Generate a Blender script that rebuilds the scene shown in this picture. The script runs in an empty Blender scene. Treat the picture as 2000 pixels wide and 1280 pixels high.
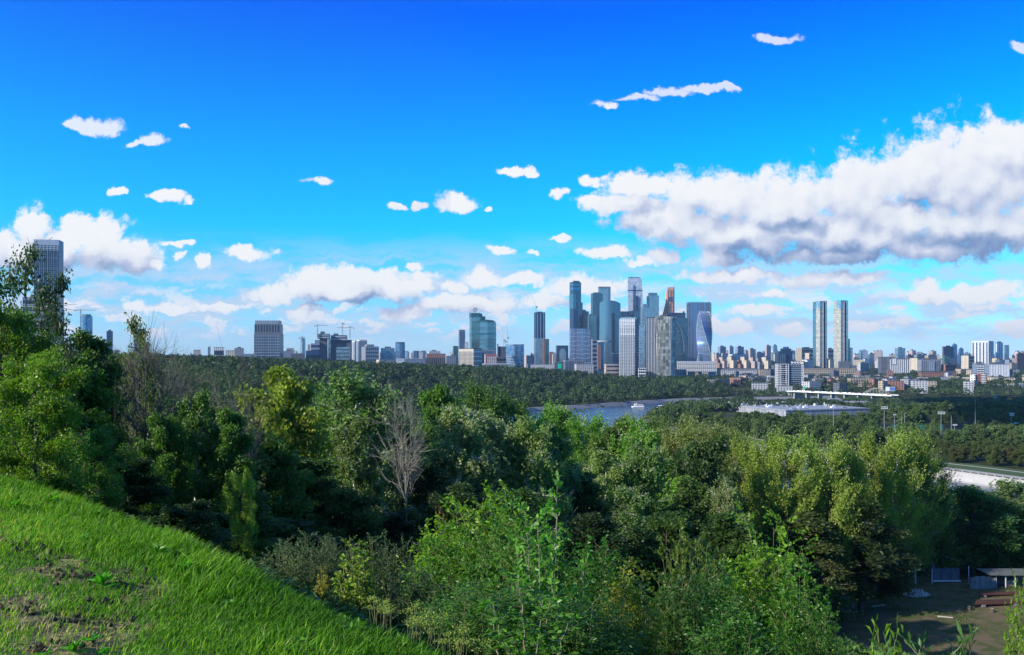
import bpy, bmesh, math, random
import numpy as np
from mathutils import Vector, Matrix

R = math.radians
# ------------------------------------------------------------------ camera
EYE = 82.0                       # metres above the river
F = 1700.0 / 2000.0              # focal length / frame width
HZ = 692.0                       # picture row of the horizon (2000 px wide picture)
scn = bpy.context.scene
cam_d = bpy.data.cameras.new('camera')
cam = bpy.data.objects.new('camera', cam_d)
scn.collection.objects.link(cam)
cam.location = (0, 0, EYE)
cam.rotation_euler = (R(90), 0, 0)
cam_d.sensor_width = 36.0
cam_d.lens = 36.0 * F
cam_d.shift_y = (HZ - 640.0) / 2000.0
cam_d.clip_start = 0.1
cam_d.clip_end = 60000
scn.camera = cam
scn.view_settings.view_transform = 'Standard'
scn.view_settings.look = 'None'
EXPO = 0.6
scn.view_settings.exposure = EXPO
scn.view_settings.gamma = 1.0
cy = scn.cycles
cy.max_bounces = 5
cy.diffuse_bounces = 2
cy.glossy_bounces = 3
cy.transmission_bounces = 3
cy.transparent_max_bounces = 6
cy.volume_bounces = 0
cy.use_denoising = True
cy.caustics_reflective = False
cy.caustics_refractive = False

# ------------------------------------------------------------------ sun
SUN_AZ = 120.0                    # degrees left of the viewing direction
SUN_EL = 27.0
sa, se = R(SUN_AZ), R(SUN_EL)
SUN_DIR = Vector((-math.sin(sa) * math.cos(se), math.cos(sa) * math.cos(se), math.sin(se)))
sun_d = bpy.data.lights.new('sun', 'SUN')
sun_d.energy = 5.0
sun_d.angle = R(0.5)
sun_d.color = (1.0, 0.93, 0.80)
sun = bpy.data.objects.new('sun', sun_d)
scn.collection.objects.link(sun)
sun.rotation_euler = SUN_DIR.to_track_quat('Z', 'Y').to_euler()
sun.location = (0, 0, 300)

# ------------------------------------------------------------------ node helper
class NT:
    """small helper to write node trees"""
    def __init__(s, tree):
        s.t = tree; s.n = tree.nodes; s.l = tree.links
    def put(s, inp, v):
        if v is None: return
        if isinstance(v, bpy.types.NodeSocket): s.l.new(v, inp)
        else:
            if hasattr(inp, 'default_value'):
                try:
                    inp.default_value = v
                except (TypeError, ValueError):
                    inp.default_value = (v, v, v) if len(inp.default_value) == 3 else (v, v, v, 1)
    def m(s, op, a, b=None, c=None, clamp=False):
        n = s.n.new('ShaderNodeMath'); n.operation = op; n.use_clamp = clamp
        s.put(n.inputs[0], a); s.put(n.inputs[1], b); s.put(n.inputs[2], c)
        return n.outputs[0]
    def vm(s, op, a, b=None, out=0):
        n = s.n.new('ShaderNodeVectorMath'); n.operation = op
        s.put(n.inputs[0], a); s.put(n.inputs[1], b)
        return n.outputs[out]
    def xyz(s, x=0.0, y=0.0, z=0.0):
        n = s.n.new('ShaderNodeCombineXYZ')
        s.put(n.inputs[0], x); s.put(n.inputs[1], y); s.put(n.inputs[2], z)
        return n.outputs[0]
    def sep(s, v):
        n = s.n.new('ShaderNodeSeparateXYZ'); s.put(n.inputs[0], v)
        return n.outputs
    def noise(s, vec, scale=1.0, detail=4.0, rough=0.5, dim='3D', dist=0.0, color=False):
        n = s.n.new('ShaderNodeTexNoise'); n.noise_dimensions = dim
        s.put(n.inputs['Vector'], vec); n.inputs['Scale'].default_value = scale
        n.inputs['Detail'].default_value = detail; n.inputs['Roughness'].default_value = rough
        n.inputs['Distortion'].default_value = dist
        return n.outputs['Color' if color else 'Fac']
    def vor(s, vec, scale=1.0, feature='SMOOTH_F1', dim='3D', out='Distance', smooth=0.6):
        n = s.n.new('ShaderNodeTexVoronoi'); n.voronoi_dimensions = dim; n.feature = feature
        s.put(n.inputs['Vector'], vec); n.inputs['Scale'].default_value = scale
        if feature == 'SMOOTH_F1': n.inputs['Smoothness'].default_value = smooth
        return n.outputs[out]
    def mr(s, v, a, b, c=0.0, d=1.0, smooth=True):
        n = s.n.new('ShaderNodeMapRange'); n.interpolation_type = 'SMOOTHSTEP' if smooth else 'LINEAR'
        s.put(n.inputs['Value'], v)
        for k, x in zip(('From Min', 'From Max', 'To Min', 'To Max'), (a, b, c, d)): s.put(n.inputs[k], x)
        return n.outputs[0]
    def mix(s, f, a, b, blend='MIX'):
        n = s.n.new('ShaderNodeMix'); n.data_type = 'RGBA'; n.blend_type = blend
        s.put(n.inputs[0], f)
        for i, v in ((6, a), (7, b)):
            if isinstance(v, tuple) and len(v) == 3: v = (*v, 1.0)
            s.put(n.inputs[i], v)
        return n.outputs[2]
    def ramp(s, f, stops, interp='LINEAR'):
        n = s.n.new('ShaderNodeValToRGB'); s.put(n.inputs[0], f)
        cr = n.color_ramp; cr.interpolation = interp
        while len(cr.elements) < len(stops): cr.elements.new(0.5)
        for e, (p, c) in zip(cr.elements, stops):
            e.position = p; e.color = (*c, 1.0)
        return n.outputs[0]

def lin(r, g, b):
    f = lambda c: (c / 255.0) / 12.92 if c <= 10 else (((c / 255.0) + 0.055) / 1.055) ** 2.4
    return (f(r), f(g), f(b))

# ------------------------------------------------------------------ world: Nishita sky, tinted, with clouds at fixed bearings
world = bpy.data.worlds.new('World'); scn.world = world; world.use_nodes = True
world.cycles.sampling_method = 'MANUAL'; world.cycles.sample_map_resolution = 512
w = NT(world.node_tree); w.n.clear()
W_STR = 0.1
sky = w.n.new('ShaderNodeTexSky'); sky.sky_type = 'NISHITA'; sky.sun_disc = False
sky.sun_elevation = se; sky.sun_rotation = -sa
sky.altitude = 200; sky.air_density = 1.0; sky.dust_density = 0.35; sky.ozone_density = 3.0
tc = w.n.new('ShaderNodeTexCoord')
dx, dy, dz = w.sep(tc.outputs['Generated'])
yy = w.m('MAXIMUM', dy, 0.12)
PU = w.m('MULTIPLY', w.m('DIVIDE', dx, yy), 17.0)      # bearing, in units of 3.4 degrees
PV = w.m('MULTIPLY', w.m('DIVIDE', dz, yy), 17.0)
P = w.xyz(PU, PV, 0.0)

def group(name, ins, outs):
    g = bpy.data.node_groups.new(name, 'ShaderNodeTree')
    for n_, t_ in ins: g.interface.new_socket(n_, in_out='INPUT', socket_type=t_)
    for n_, t_ in outs: g.interface.new_socket(n_, in_out='OUTPUT', socket_type=t_)
    i = g.nodes.new('NodeGroupInput'); o = g.nodes.new('NodeGroupOutput')
    return g, NT(g), i, o

# (x, y, half width, height above, depth below) on the photograph's bearings
CLOUDS = [
 # the big bank on the right
 (1900,350,210,135,120),(1800,340,110,80,90),(1680,390,130,110,90),(1960,290,120,75,80),(1530,410,150,95,90),
 (1380,385,150,62,60),(1250,365,95,36,30),(1230,398,110,28,30),(1310,430,130,45,55),(1450,460,170,60,60),
 (1700,470,270,60,48),(1900,450,220,70,60),(1400,505,70,28,20),(1620,500,180,20,20),(1152,356,26,16,14),(1160,392,34,14,14),
 (1830,490,140,30,22),(1560,455,200,50,40),(1780,430,200,50,40),(1640,450,120,60,40),
 # small ones above and left of it
 (1190,205,34,10,9),(1245,192,56,8,8),(1310,182,62,10,8),(1380,174,60,10,8),(1418,169,34,8,7),(1520,76,46,11,10),(1990,92,26,13,11),
 (998,336,26,13,11),(1040,338,26,13,11),(1086,378,20,14,12),(885,398,48,26,16),(820,402,20,10,9),(776,400,24,8,8),(952,405,14,6,6),
 (628,355,34,9,8),(190,247,60,20,20),(160,250,46,10,10),(293,278,34,17,16),(262,285,28,8,6),(353,245,12,7,7),
 (234,375,20,10,9),(325,383,52,13,14),(372,389,22,10,9),(345,478,46,7,8),(352,502,16,10,10),(396,512,16,18,20),(484,497,54,19,17),
 (980,488,32,9,9),(1092,466,22,8,7),(1034,490,13,8,7),(1190,496,66,17,12),(1300,500,44,18,20),(1250,512,50,12,12),
 # cumulus bank on the left
 (60,450,56,58,60),(20,490,80,45,50),(120,480,70,45,60),(215,450,52,40,70),(155,450,50,32,60),(240,500,86,50,38),(110,505,120,30,34),(302,520,34,14,14),
 # the long cumulus left of centre
 (620,560,100,48,34),(540,585,42,36,20),(760,560,74,38,30),(680,575,120,24,20),(700,545,120,30,20),(818,522,20,12,12),(825,550,36,26,22),
 (940,545,56,28,22),(895,560,36,15,14),(1020,545,70,14,14),(1060,588,76,26,20),(1140,560,110,28,22),(900,595,140,26,24),(790,610,60,18,20),
 (440,598,44,10,8),(268,600,40,16,12),(330,605,90,16,10),(580,612,34,16,14),(600,600,26,12,12),
 # right horizon
 (1815,575,60,44,22),(1880,578,66,30,20),(1950,565,60,30,26),(1985,640,44,26,20),(1518,572,30,12,11),(1600,545,160,20,16),(1430,540,120,16,14),
 (1480,610,60,18,14),(1430,645,48,22,14),(1385,630,40,16,14),(1540,645,40,14,12),(1700,640,46,16,12),
]
# state (x, y, smallest distance so far); each puff is an ellipse with its own flatter underside
def cover_group(name, lst):
    dg, dn, di_, do_ = group(name, [('P', 'NodeSocketVector')], [('F', 'NodeSocketFloat')])
    cur = dn.vm('ADD', di_.outputs['P'], (0, 0, 9.0))
    for (cx, cy_, a, bt, bb) in lst:
        px_, py_ = (cx - 1000) / 100, (HZ - cy_) / 100
        x_, y_, m_ = dn.sep(cur)
        vx_ = dn.m('MULTIPLY_ADD', x_, 100 / a, -px_ * 100 / a)
        vy_ = dn.m('MAXIMUM', dn.m('MULTIPLY_ADD', y_, 100 / bt, -py_ * 100 / bt), dn.m('MULTIPLY_ADD', y_, -100 / bb, py_ * 100 / bb))
        ln_ = dn.vm('LENGTH', dn.xyz(vx_, vy_, 0.0), out=1)
        cur = dn.xyz(x_, y_, dn.m('MINIMUM', m_, ln_))
    dn.l.new(dn.m('SUBTRACT', 1.0, dn.sep(cur)[2]), do_.inputs['F'])
    return dg
def cover(vec, tree):
    g = w.n.new('ShaderNodeGroup'); g.node_tree = tree; w.put(g.inputs['P'], vec); return g.outputs['F']
# uneven edges: the bearings are warped before the puffs are looked up
wn1 = w.vm('SUBTRACT', w.noise(P, 1.5, 3, 0.55, '2D', color=True), (0.5, 0.5, 0.5))
wn2 = w.vm('SUBTRACT', w.noise(P, 7.0, 5, 0.65, '2D', color=True), (0.5, 0.5, 0.5))
wv = w.vm('ADD', w.vm('MULTIPLY', wn1, (0.55, 0.3, 0)), w.vm('MULTIPLY', wn2, (0.15, 0.13, 0)))
PW = w.vm('ADD', P, wv)
SH = (-0.16, 0.17, 0.0)
def billow(vec):
    v1 = w.vor(vec, 2.6, feature='F1', dim='2D')
    n1 = w.noise(vec, 1.9, 5, 0.58, '2D')
    return w.m('ADD', w.m('MULTIPLY', w.m('SUBTRACT', 0.42, v1), 0.75), w.m('MULTIPLY', w.m('SUBTRACT', n1, 0.5), 1.15))
PB = w.vm('ADD', P, w.vm('MULTIPLY', wn2, (0.16, 0.16, 0)))
low = w.m('MULTIPLY', w.mr(PV, 0.1, 0.6), w.mr(PV, 2.5, 1.3))
low2 = w.m('MULTIPLY', w.mr(PV, 0.1, 0.5), w.mr(PV, 1.6, 0.9))
# clear sky
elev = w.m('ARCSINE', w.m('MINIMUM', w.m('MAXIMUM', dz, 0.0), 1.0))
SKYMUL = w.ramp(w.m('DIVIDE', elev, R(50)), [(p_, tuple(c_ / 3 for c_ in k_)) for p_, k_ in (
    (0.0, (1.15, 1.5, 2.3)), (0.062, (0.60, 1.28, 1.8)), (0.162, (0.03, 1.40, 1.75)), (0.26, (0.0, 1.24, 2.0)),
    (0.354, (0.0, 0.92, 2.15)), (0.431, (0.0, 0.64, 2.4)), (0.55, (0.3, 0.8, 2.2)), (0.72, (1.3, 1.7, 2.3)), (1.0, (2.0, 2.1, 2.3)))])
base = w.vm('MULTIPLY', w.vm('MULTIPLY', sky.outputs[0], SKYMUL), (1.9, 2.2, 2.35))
K = 2.0 ** -EXPO / W_STR
scale = lambda c: w.vm('MULTIPLY', c, (K, K, K))
def background(col):
    n = w.n.new('ShaderNodeBackground'); w.put(n.inputs['Color'], col); n.inputs['Strength'].default_value = W_STR
    return n.outputs[0]
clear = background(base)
def mixsh(f, a, b):
    n = w.n.new('ShaderNodeMixShader'); w.put(n.inputs[0], f); w.l.new(a, n.inputs[1]); w.l.new(b, n.inputs[2])
    return n.outputs[0]

BASES = [(1900, 478, 240, 46, 60), (1640, 492, 240, 34, 50), (1450, 500, 120, 26, 40), (1560, 440, 130, 18, 20), (1790, 400, 70, 16, 16), (210, 510, 130, 34, 40), (90, 515, 100, 20, 30), (670, 590, 130, 14, 20), (890, 608, 140, 10, 20)]
def cloudy(lst, name, x0=0, x1=0):
    """sky with the clouds of one stretch of bearings"""
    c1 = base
    b0, b1 = billow(PB), billow(w.vm('ADD', PB, (-0.13, 0.16, 0)))
    if name[1] == '0':
        veil_n = w.noise(w.vm('MULTIPLY', PW, (0.55, 2.6, 0)), 1.0, 6, 0.6, '2D')
        puff_n = w.noise(w.vm('MULTIPLY', PW, (1.3, 3.6, 0)), 1.0, 5, 0.62, '2D')
        veil = w.m('MULTIPLY', w.mr(veil_n, 0.36, 0.62), w.m('MULTIPLY', low, 0.8))
        c1 = w.mix(veil, c1, scale(lin(206, 220, 242)))
        c1 = w.mix(w.m('MULTIPLY', w.mr(puff_n, 0.50, 0.62), w.m('MULTIPLY', low2, 0.9)), c1, scale(lin(246, 246, 250)))
    m0 = cover(PW, cover_group('cloud_cover_' + name, lst))
    big = [c for c in lst if c[2] * c[3] > 2300]
    d0 = w.m('ADD', m0, w.m('MULTIPLY', b0, 0.55))
    fine = w.m('SUBTRACT', w.sep(w.noise(P, 9.0, 4, 0.7, '2D', color=True))[1], 0.5)
    alpha = w.mr(w.m('ADD', d0, w.m('MULTIPLY', fine, 0.55)), 0.0, 0.42)
    # lit side against shaded side: what lies between the spot and the sun
    shade = w.m('ADD', 0.72, w.m('MULTIPLY', w.m('SUBTRACT', b0, b1), 0.26))
    if big:
        m1 = cover(w.vm('ADD', w.vm('ADD', PW, w.vm('MULTIPLY', wn1, (0.35, 0.45, 0))), (-0.10, 0.42, 0)), cover_group('cloud_body_' + name, big))
        slope = w.m('SUBTRACT', m0, m1)
        shade = w.m('ADD', shade, w.m('MULTIPLY', slope, 0.52))
        thick = w.m('MULTIPLY', w.mr(m1, 0.0, 0.6), 0.24)
        shade = w.m('SUBTRACT', shade, w.m('MULTIPLY', thick, 0.45), clamp=True)
        bas = [c for c in BASES if (c[0] - 1000 + c[2]) / 100 > x0 - 0.6 and (c[0] - 1000 - c[2]) / 100 < x1 + 0.6]
        if bas:                       # flat grey undersides
            mb = cover(w.vm('ADD', PW, w.vm('MULTIPLY', wn1, (0.6, 0.25, 0))), cover_group('cloud_base_' + name, bas))
            shade = w.m('SUBTRACT', shade, w.m('MULTIPLY', w.mr(mb, -0.15, 0.95), 0.42), clamp=True)
    ccol = w.ramp(shade, [(0.0, lin(128, 150, 192)), (0.2, lin(162, 178, 210)), (0.42, lin(200, 207, 230)), (0.62, lin(230, 233, 243)), (0.8, lin(245, 246, 250)), (1.0, lin(252, 252, 252))])
    thin = w.mr(PV, 3.6, 4.4, 0.97, 0.80) if name[1] == '1' and int(name[0]) < 4 else w.mr(PV, 4.75, 5.0, 0.97, 0.72) if name[1] == '1' else 0.97
    return background(w.mix(w.m('MULTIPLY', alpha, thin), c1, scale(ccol)))

def rows(x0, x1, i):
    out = []
    for j, (y0, y1) in enumerate(((-1, 2.6), (2.6, 9))):
        sub = [c for c in CLOUDS if (c[0] - 1000 + c[2]) / 100 > x0 - 0.6 and (c[0] - 1000 - c[2]) / 100 < x1 + 0.6
               and (HZ - c[1] + c[3]) / 100 > y0 - 0.6 and (HZ - c[1] - c[4]) / 100 < y1 + 0.6]
        out.append(cloudy(sub, '%d%d' % (i, j), x0, x1) if sub else clear)
    return mixsh(w.m('GREATER_THAN', PV, 2.6), out[0], out[1])
EDGES = [-12, -7.5, -4.5, -1.2, 1.2, 3.6, 6.2, 12]
cols = [rows(EDGES[k], EDGES[k + 1], k) for k in range(7)]
L3 = lambda a, b, e: mixsh(w.m('GREATER_THAN', PU, e), a, b)
q0 = L3(cols[0], cols[1], EDGES[1]); q1 = L3(cols[2], cols[3], EDGES[3]); q2 = L3(cols[4], cols[5], EDGES[5])
allc = L3(L3(q0, q1, EDGES[2]), L3(q2, cols[6], EDGES[6]), EDGES[4])
inside = w.m('MULTIPLY', w.m('MULTIPLY', w.m('GREATER_THAN', dy, 0.3), w.m('LESS_THAN', w.m('ABSOLUTE', PU), 12.0)),
             w.m('MULTIPLY', w.m('GREATER_THAN', PV, 0.0), w.m('LESS_THAN', PV, 7.2)))
wo = w.n.new('ShaderNodeOutputWorld'); w.l.new(mixsh(inside, clear, allc), wo.inputs[0])

# ------------------------------------------------------------------ object helpers
def setp(o, label=None, cat=None, group=None, kind=None):
    if label: o['label'] = label
    if cat: o['category'] = cat
    if group: o['group'] = group
    if kind: o['kind'] = kind
    return o
def link(o, parent=None):
    scn.collection.objects.link(o)
    if parent is not None: o.parent = parent
    return o
def thing(name, label, cat, loc=(0, 0, 0), rz=0.0, group=None):
    o = bpy.data.objects.new(name, None); o.empty_display_size = 0.5
    o.location = loc; o.rotation_euler = (0, 0, rz)
    link(o); return setp(o, label, cat, group)
def mesh_obj(name, verts, faces, mat, parent=None, loc=(0, 0, 0), rz=0.0, smooth=False):
    me = bpy.data.meshes.new(name); me.from_pydata([tuple(v) for v in verts], [], faces)
    me.materials.append(mat)
    if smooth: me.polygons.foreach_set('use_smooth', [True] * len(me.polygons))
    me.update()
    o = bpy.data.objects.new(name, me); o.location = loc; o.rotation_euler = (0, 0, rz)
    return link(o, parent)
def np_mesh(name, V, loops, per, mat, attr=None):
    """big mesh from arrays; per = vertices in each face"""
    me = bpy.data.meshes.new(name)
    V = np.asarray(V, dtype=np.float32); loops = np.asarray(loops, dtype=np.int32).ravel()
    nf = len(loops) // per
    me.vertices.add(len(V)); me.vertices.foreach_set('co', V.ravel())
    me.loops.add(len(loops)); me.loops.foreach_set('vertex_index', loops)
    me.polygons.add(nf); me.polygons.foreach_set('loop_start', np.arange(nf, dtype=np.int32) * per)
    if attr is not None:
        a = me.attributes.new('var', 'FLOAT', 'POINT'); a.data.foreach_set('value', np.asarray(attr, dtype=np.float32))
    me.materials.append(mat); me.update(calc_edges=True)
    return me
class MB:
    """collects simple solids into one mesh"""
    def __init__(s): s.v = []; s.f = []
    def add(s, v, f):
        b = len(s.v); s.v += [tuple(p) for p in v]; s.f += [tuple(i + b for i in q) for q in f]
        return s
    def box(s, x0, x1, y0, y1, z0, z1):
        return s.add([(x0, y0, z0), (x1, y0, z0), (x1, y1, z0), (x0, y1, z0), (x0, y0, z1), (x1, y0, z1), (x1, y1, z1), (x0, y1, z1)],
                     [(0, 3, 2, 1), (4, 5, 6, 7), (0, 1, 5, 4), (1, 2, 6, 5), (2, 3, 7, 6), (3, 0, 4, 7)])
    def prism(s, pts, z0, z1, top=None):
        n = len(pts); top = top or pts
        if not hasattr(z1, '__len__'): z1 = [z1] * n
        return s.add([(x, y, z0) for x, y in pts] + [(x, y, z) for (x, y), z in zip(top, z1)],
                     [tuple(range(n))[::-1], tuple(range(n, 2 * n))] + [(i, (i + 1) % n, n + (i + 1) % n, n + i) for i in range(n)])
    def tube(s, a, b, r0, r1=None, n=6):
        r1 = r0 if r1 is None else r1
        a, b = Vector(a), Vector(b); d = (b - a)
        if d.length < 1e-6: return s
        q = d.to_track_quat('Z', 'Y'); ring = [(math.cos(2 * math.pi * i / n), math.sin(2 * math.pi * i / n)) for i in range(n)]
        v = [a + q @ Vector((x * r0, y * r0, 0)) for x, y in ring] + [b + q @ Vector((x * r1, y * r1, 0)) for x, y in ring]
        return s.add(v, [tuple(range(n))[::-1], tuple(range(n, 2 * n))] + [(i, (i + 1) % n, n + (i + 1) % n, n + i) for i in range(n)])
    def build(s, name, mat, parent=None, loc=(0, 0, 0), rz=0.0, smooth=False):
        return mesh_obj(name, s.v, s.f, mat, parent, loc, rz, smooth)
def WX(px, Y): return (px - 1000.0) / 1700.0 * Y
def ZT(py, Y): return EYE + (HZ - py) / 1700.0 * Y
def copy_tree(o, loc, rz, sc, color=None, label=None, cat=None, group=None):
    c = o.copy(); scn.collection.objects.link(c)
    c.location = loc; c.rotation_euler = (0, 0, rz); c.scale = sc
    for k, v in (('label', label), ('category', cat), ('group', group)):
        if v: c[k] = v
        elif k == 'group' and 'group' in c: del c['group']
    for ch in list(o.children):
        d = ch.copy(); scn.collection.objects.link(d); d.parent = c
        if color is not None and ch.name.startswith('crown'): d.color = (*color, 1.0)
        for g in list(ch.children):
            e = g.copy(); scn.collection.objects.link(e); e.parent = d
    return c

# ------------------------------------------------------------------ materials
def new_mat(name):
    m = bpy.data.materials.new(name); m.use_nodes = True
    t = NT(m.node_tree)
    return m, t, t.n['Principled BSDF']
def plain(name, col, rough=0.7, metal=0.0, var=0.25, scale=0.3, spec=0.4):
    m, t, b = new_mat(name)
    tc = t.n.new('ShaderNodeTexCoord').outputs['Object']
    n = t.noise(tc, scale, 4, 0.6)
    t.put(b.inputs['Base Color'], t.mix(n, tuple(c * (1 - var) for c in col), tuple(min(1, c * (1 + var)) for c in col)))
    b.inputs['Roughness'].default_value = rough; b.inputs['Metallic'].default_value = metal
    b.inputs['Specular IOR Level'].default_value = spec
    return m
def facade(name, wall, win, bay=4.0, floor=3.5, wf=0.6, hf=0.55, wmetal=0.5, wrough=0.15, round_=False, gap=0, spread=0.6, wallrough=0.7, wallmetal=0.0, blotch=0.15):
    """wall with a regular grid of openings, in metres of the building itself"""
    m, t, b = new_mat(name)
    tcn = t.n.new('ShaderNodeTexCoord')
    x, y, z = t.sep(tcn.outputs['Object']); nx, ny, nz = t.sep(tcn.outputs['Normal'])
    if round_:
        u = t.m('MULTIPLY', t.m('ARCTAN2', nx, ny), round_)
    else:
        side = t.m('GREATER_THAN', t.m('ABSOLUTE', nx), t.m('ABSOLUTE', ny))
        u = t.m('ADD', t.m('MULTIPLY', y, side), t.m('MULTIPLY', x, t.m('SUBTRACT', 1.0, side)))
    ub, zb = t.m('DIVIDE', u, bay), t.m('DIVIDE', z, floor)
    mx = t.m('LESS_THAN', t.m('FRACT', ub), wf) if wf < 1 else 1.0
    mz = t.m('LESS_THAN', t.m('FRACT', zb), hf) if hf < 1 else 1.0
    mask = t.m('MULTIPLY', t.m('MULTIPLY', mx, mz), t.m('LESS_THAN', t.m('ABSOLUTE', nz), 0.6))
    wn = t.n.new('ShaderNodeTexWhiteNoise'); wn.noise_dimensions = '2D'
    t.l.new(t.xyz(t.m('FLOOR', ub), t.m('FLOOR', zb), 0.0), wn.inputs['Vector'])
    lo, hi = tuple(c * (1 - spread) for c in win), tuple(min(1, c * (1 + spread)) for c in win)
    wc = t.mix(wn.outputs['Value'], lo, hi)
    bl = t.noise(tcn.outputs['Object'], 0.035, 3, 0.6)
    wl = t.mix(bl, tuple(c * (1 - blotch) for c in wall), tuple(min(1, c * (1 + blotch)) for c in wall))
    t.put(b.inputs['Base Color'], t.mix(mask, wl, wc))
    t.put(b.inputs['Roughness'], t.m('ADD', wallrough, t.m('MULTIPLY', mask, wrough - wallrough)))
    t.put(b.inputs['Metallic'], t.m('ADD', wallmetal, t.m('MULTIPLY', mask, wmetal - wallmetal)))
    return m

def leaf_mat(name, trans=0.42, rough=0.5, tip=(1.15, 1.15, 0.8)):
    m, t, b = new_mat(name)
    oi = t.n.new('ShaderNodeObjectInfo')
    at = t.n.new('ShaderNodeAttribute'); at.attribute_name = 'var'
    v = at.outputs['Fac']
    k = t.mr(v, 0.0, 1.0, 0.6, 1.55, smooth=False)
    c = t.vm('MULTIPLY', oi.outputs['Color'], t.xyz(k, k, k))
    c = t.mix(v, c, t.vm('MULTIPLY', c, tip))
    t.put(b.inputs['Base Color'], c); b.inputs['Roughness'].default_value = rough
    b.inputs['Specular IOR Level'].default_value = 0.35
    tr = t.n.new('ShaderNodeBsdfTranslucent')
    t.put(tr.inputs['Color'], t.vm('MULTIPLY', c, (1.2, 1.75, 0.5)))
    ms = t.n.new('ShaderNodeMixShader'); ms.inputs[0].default_value = trans
    t.l.new(b.outputs[0], ms.inputs[1]); t.l.new(tr.outputs[0], ms.inputs[2])
    t.l.new(ms.outputs[0], t.n['Material Output'].inputs['Surface'])
    return m
LEAF = leaf_mat('leaf')
LEAF_NEAR = leaf_mat('leaf_near', trans=0.42, rough=0.4)
LEAF_FAR = leaf_mat('leaf_far', trans=0.2, rough=0.6)
BARK = plain('bark', (0.075, 0.06, 0.045), 0.9, var=0.4, scale=3)
BARK_BIRCH = plain('bark_birch', (0.55, 0.52, 0.46), 0.8, var=0.45, scale=1.2)
BARK_YOUNG = plain('bark_young', (0.20, 0.18, 0.13), 0.85, var=0.3, scale=4)
BARK_PALE = plain('bark_pale', (0.34, 0.31, 0.26), 0.85, var=0.35, scale=2)
BARK_DRY = plain('bark_dry', (0.125, 0.12, 0.09), 0.9, var=0.3, scale=2)
BARK_DEAD = plain('bark_dead', (0.23, 0.215, 0.17), 0.9, var=0.3, scale=2)
STEM = plain('green_stem', (0.16, 0.17, 0.07), 0.8, var=0.3, scale=5)

# ------------------------------------------------------------------ terrain
OUTER = [(3000, -400), (900, 120), (420, 300), (260, 360), (150, 430), (60, 560), (-30, 750), (-60, 950), (-30, 1130), (37, 1256), (117, 1327),
         (262, 1483), (356, 1540), (600, 1600), (1200, 1650), (3500, 1700)]
INNER = [(3000, -100), (700, 300), (430, 400), (330, 474), (306, 520), (287, 560), (262, 600), (205, 690), (165, 850), (150, 1000), (157, 1070),
         (185, 1180), (300, 1320), (450, 1400), (700, 1450), (1200, 1500), (3500, 1550)]
def dist_poly(X, Y, pl):
    best = np.full(X.shape, 1e9)
    for (x0, y0), (x1, y1) in zip(pl[:-1], pl[1:]):
        dx_, dy_ = x1 - x0, y1 - y0
        t = np.clip(((X - x0) * dx_ + (Y - y0) * dy_) / (dx_ * dx_ + dy_ * dy_), 0, 1)
        best = np.minimum(best, np.hypot(X - x0 - t * dx_, Y - y0 - t * dy_))
    return best
def inside_poly(X, Y, pl):
    ins = np.zeros(X.shape, bool); n = len(pl)
    for i in range(n):
        x0, y0 = pl[i]; x1, y1 = pl[(i + 1) % n]
        if y0 == y1: continue
        c = ((y0 > Y) != (y1 > Y)) & (X < (x1 - x0) * (Y - y0) / (y1 - y0) + x0)
        ins ^= c
    return ins
def sstep(a, b, x):
    t = np.clip((x - a) / (b - a), 0, 1); return t * t * (3 - 2 * t)
_rng = np.random.default_rng(5)
_gr = _rng.random((64, 64))
def vnoise(x, y):
    xi, yi = np.floor(x).astype(int), np.floor(y).astype(int); fx, fy = x - xi, y - yi
    fx, fy = fx * fx * (3 - 2 * fx), fy * fy * (3 - 2 * fy)
    g = lambda i, j: _gr[i % 64, j % 64]
    return (g(xi, yi) * (1 - fx) + g(xi + 1, yi) * fx) * (1 - fy) + (g(xi, yi + 1) * (1 - fx) + g(xi + 1, yi + 1) * fx) * fy
CRX = np.linspace(-11, 0.9, 60)            # height of the bank's edge along its length
_cy = (4.45 - 0.65 * CRX) / 0.76
CRZ = -(np.interp(1000 + 1700 * CRX / _cy, [-300, 0, 250, 500, 700, 850, 1000, 1300], [850, 944, 1042, 1166, 1256, 1330, 1400, 1540]) - 692) / 1700 * _cy
CRZ = np.where(CRX > -0.2, np.maximum(CRZ, -2.25), CRZ)
def crest_d(X, Y): return 0.65 * X + 0.76 * Y - 4.95
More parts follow.
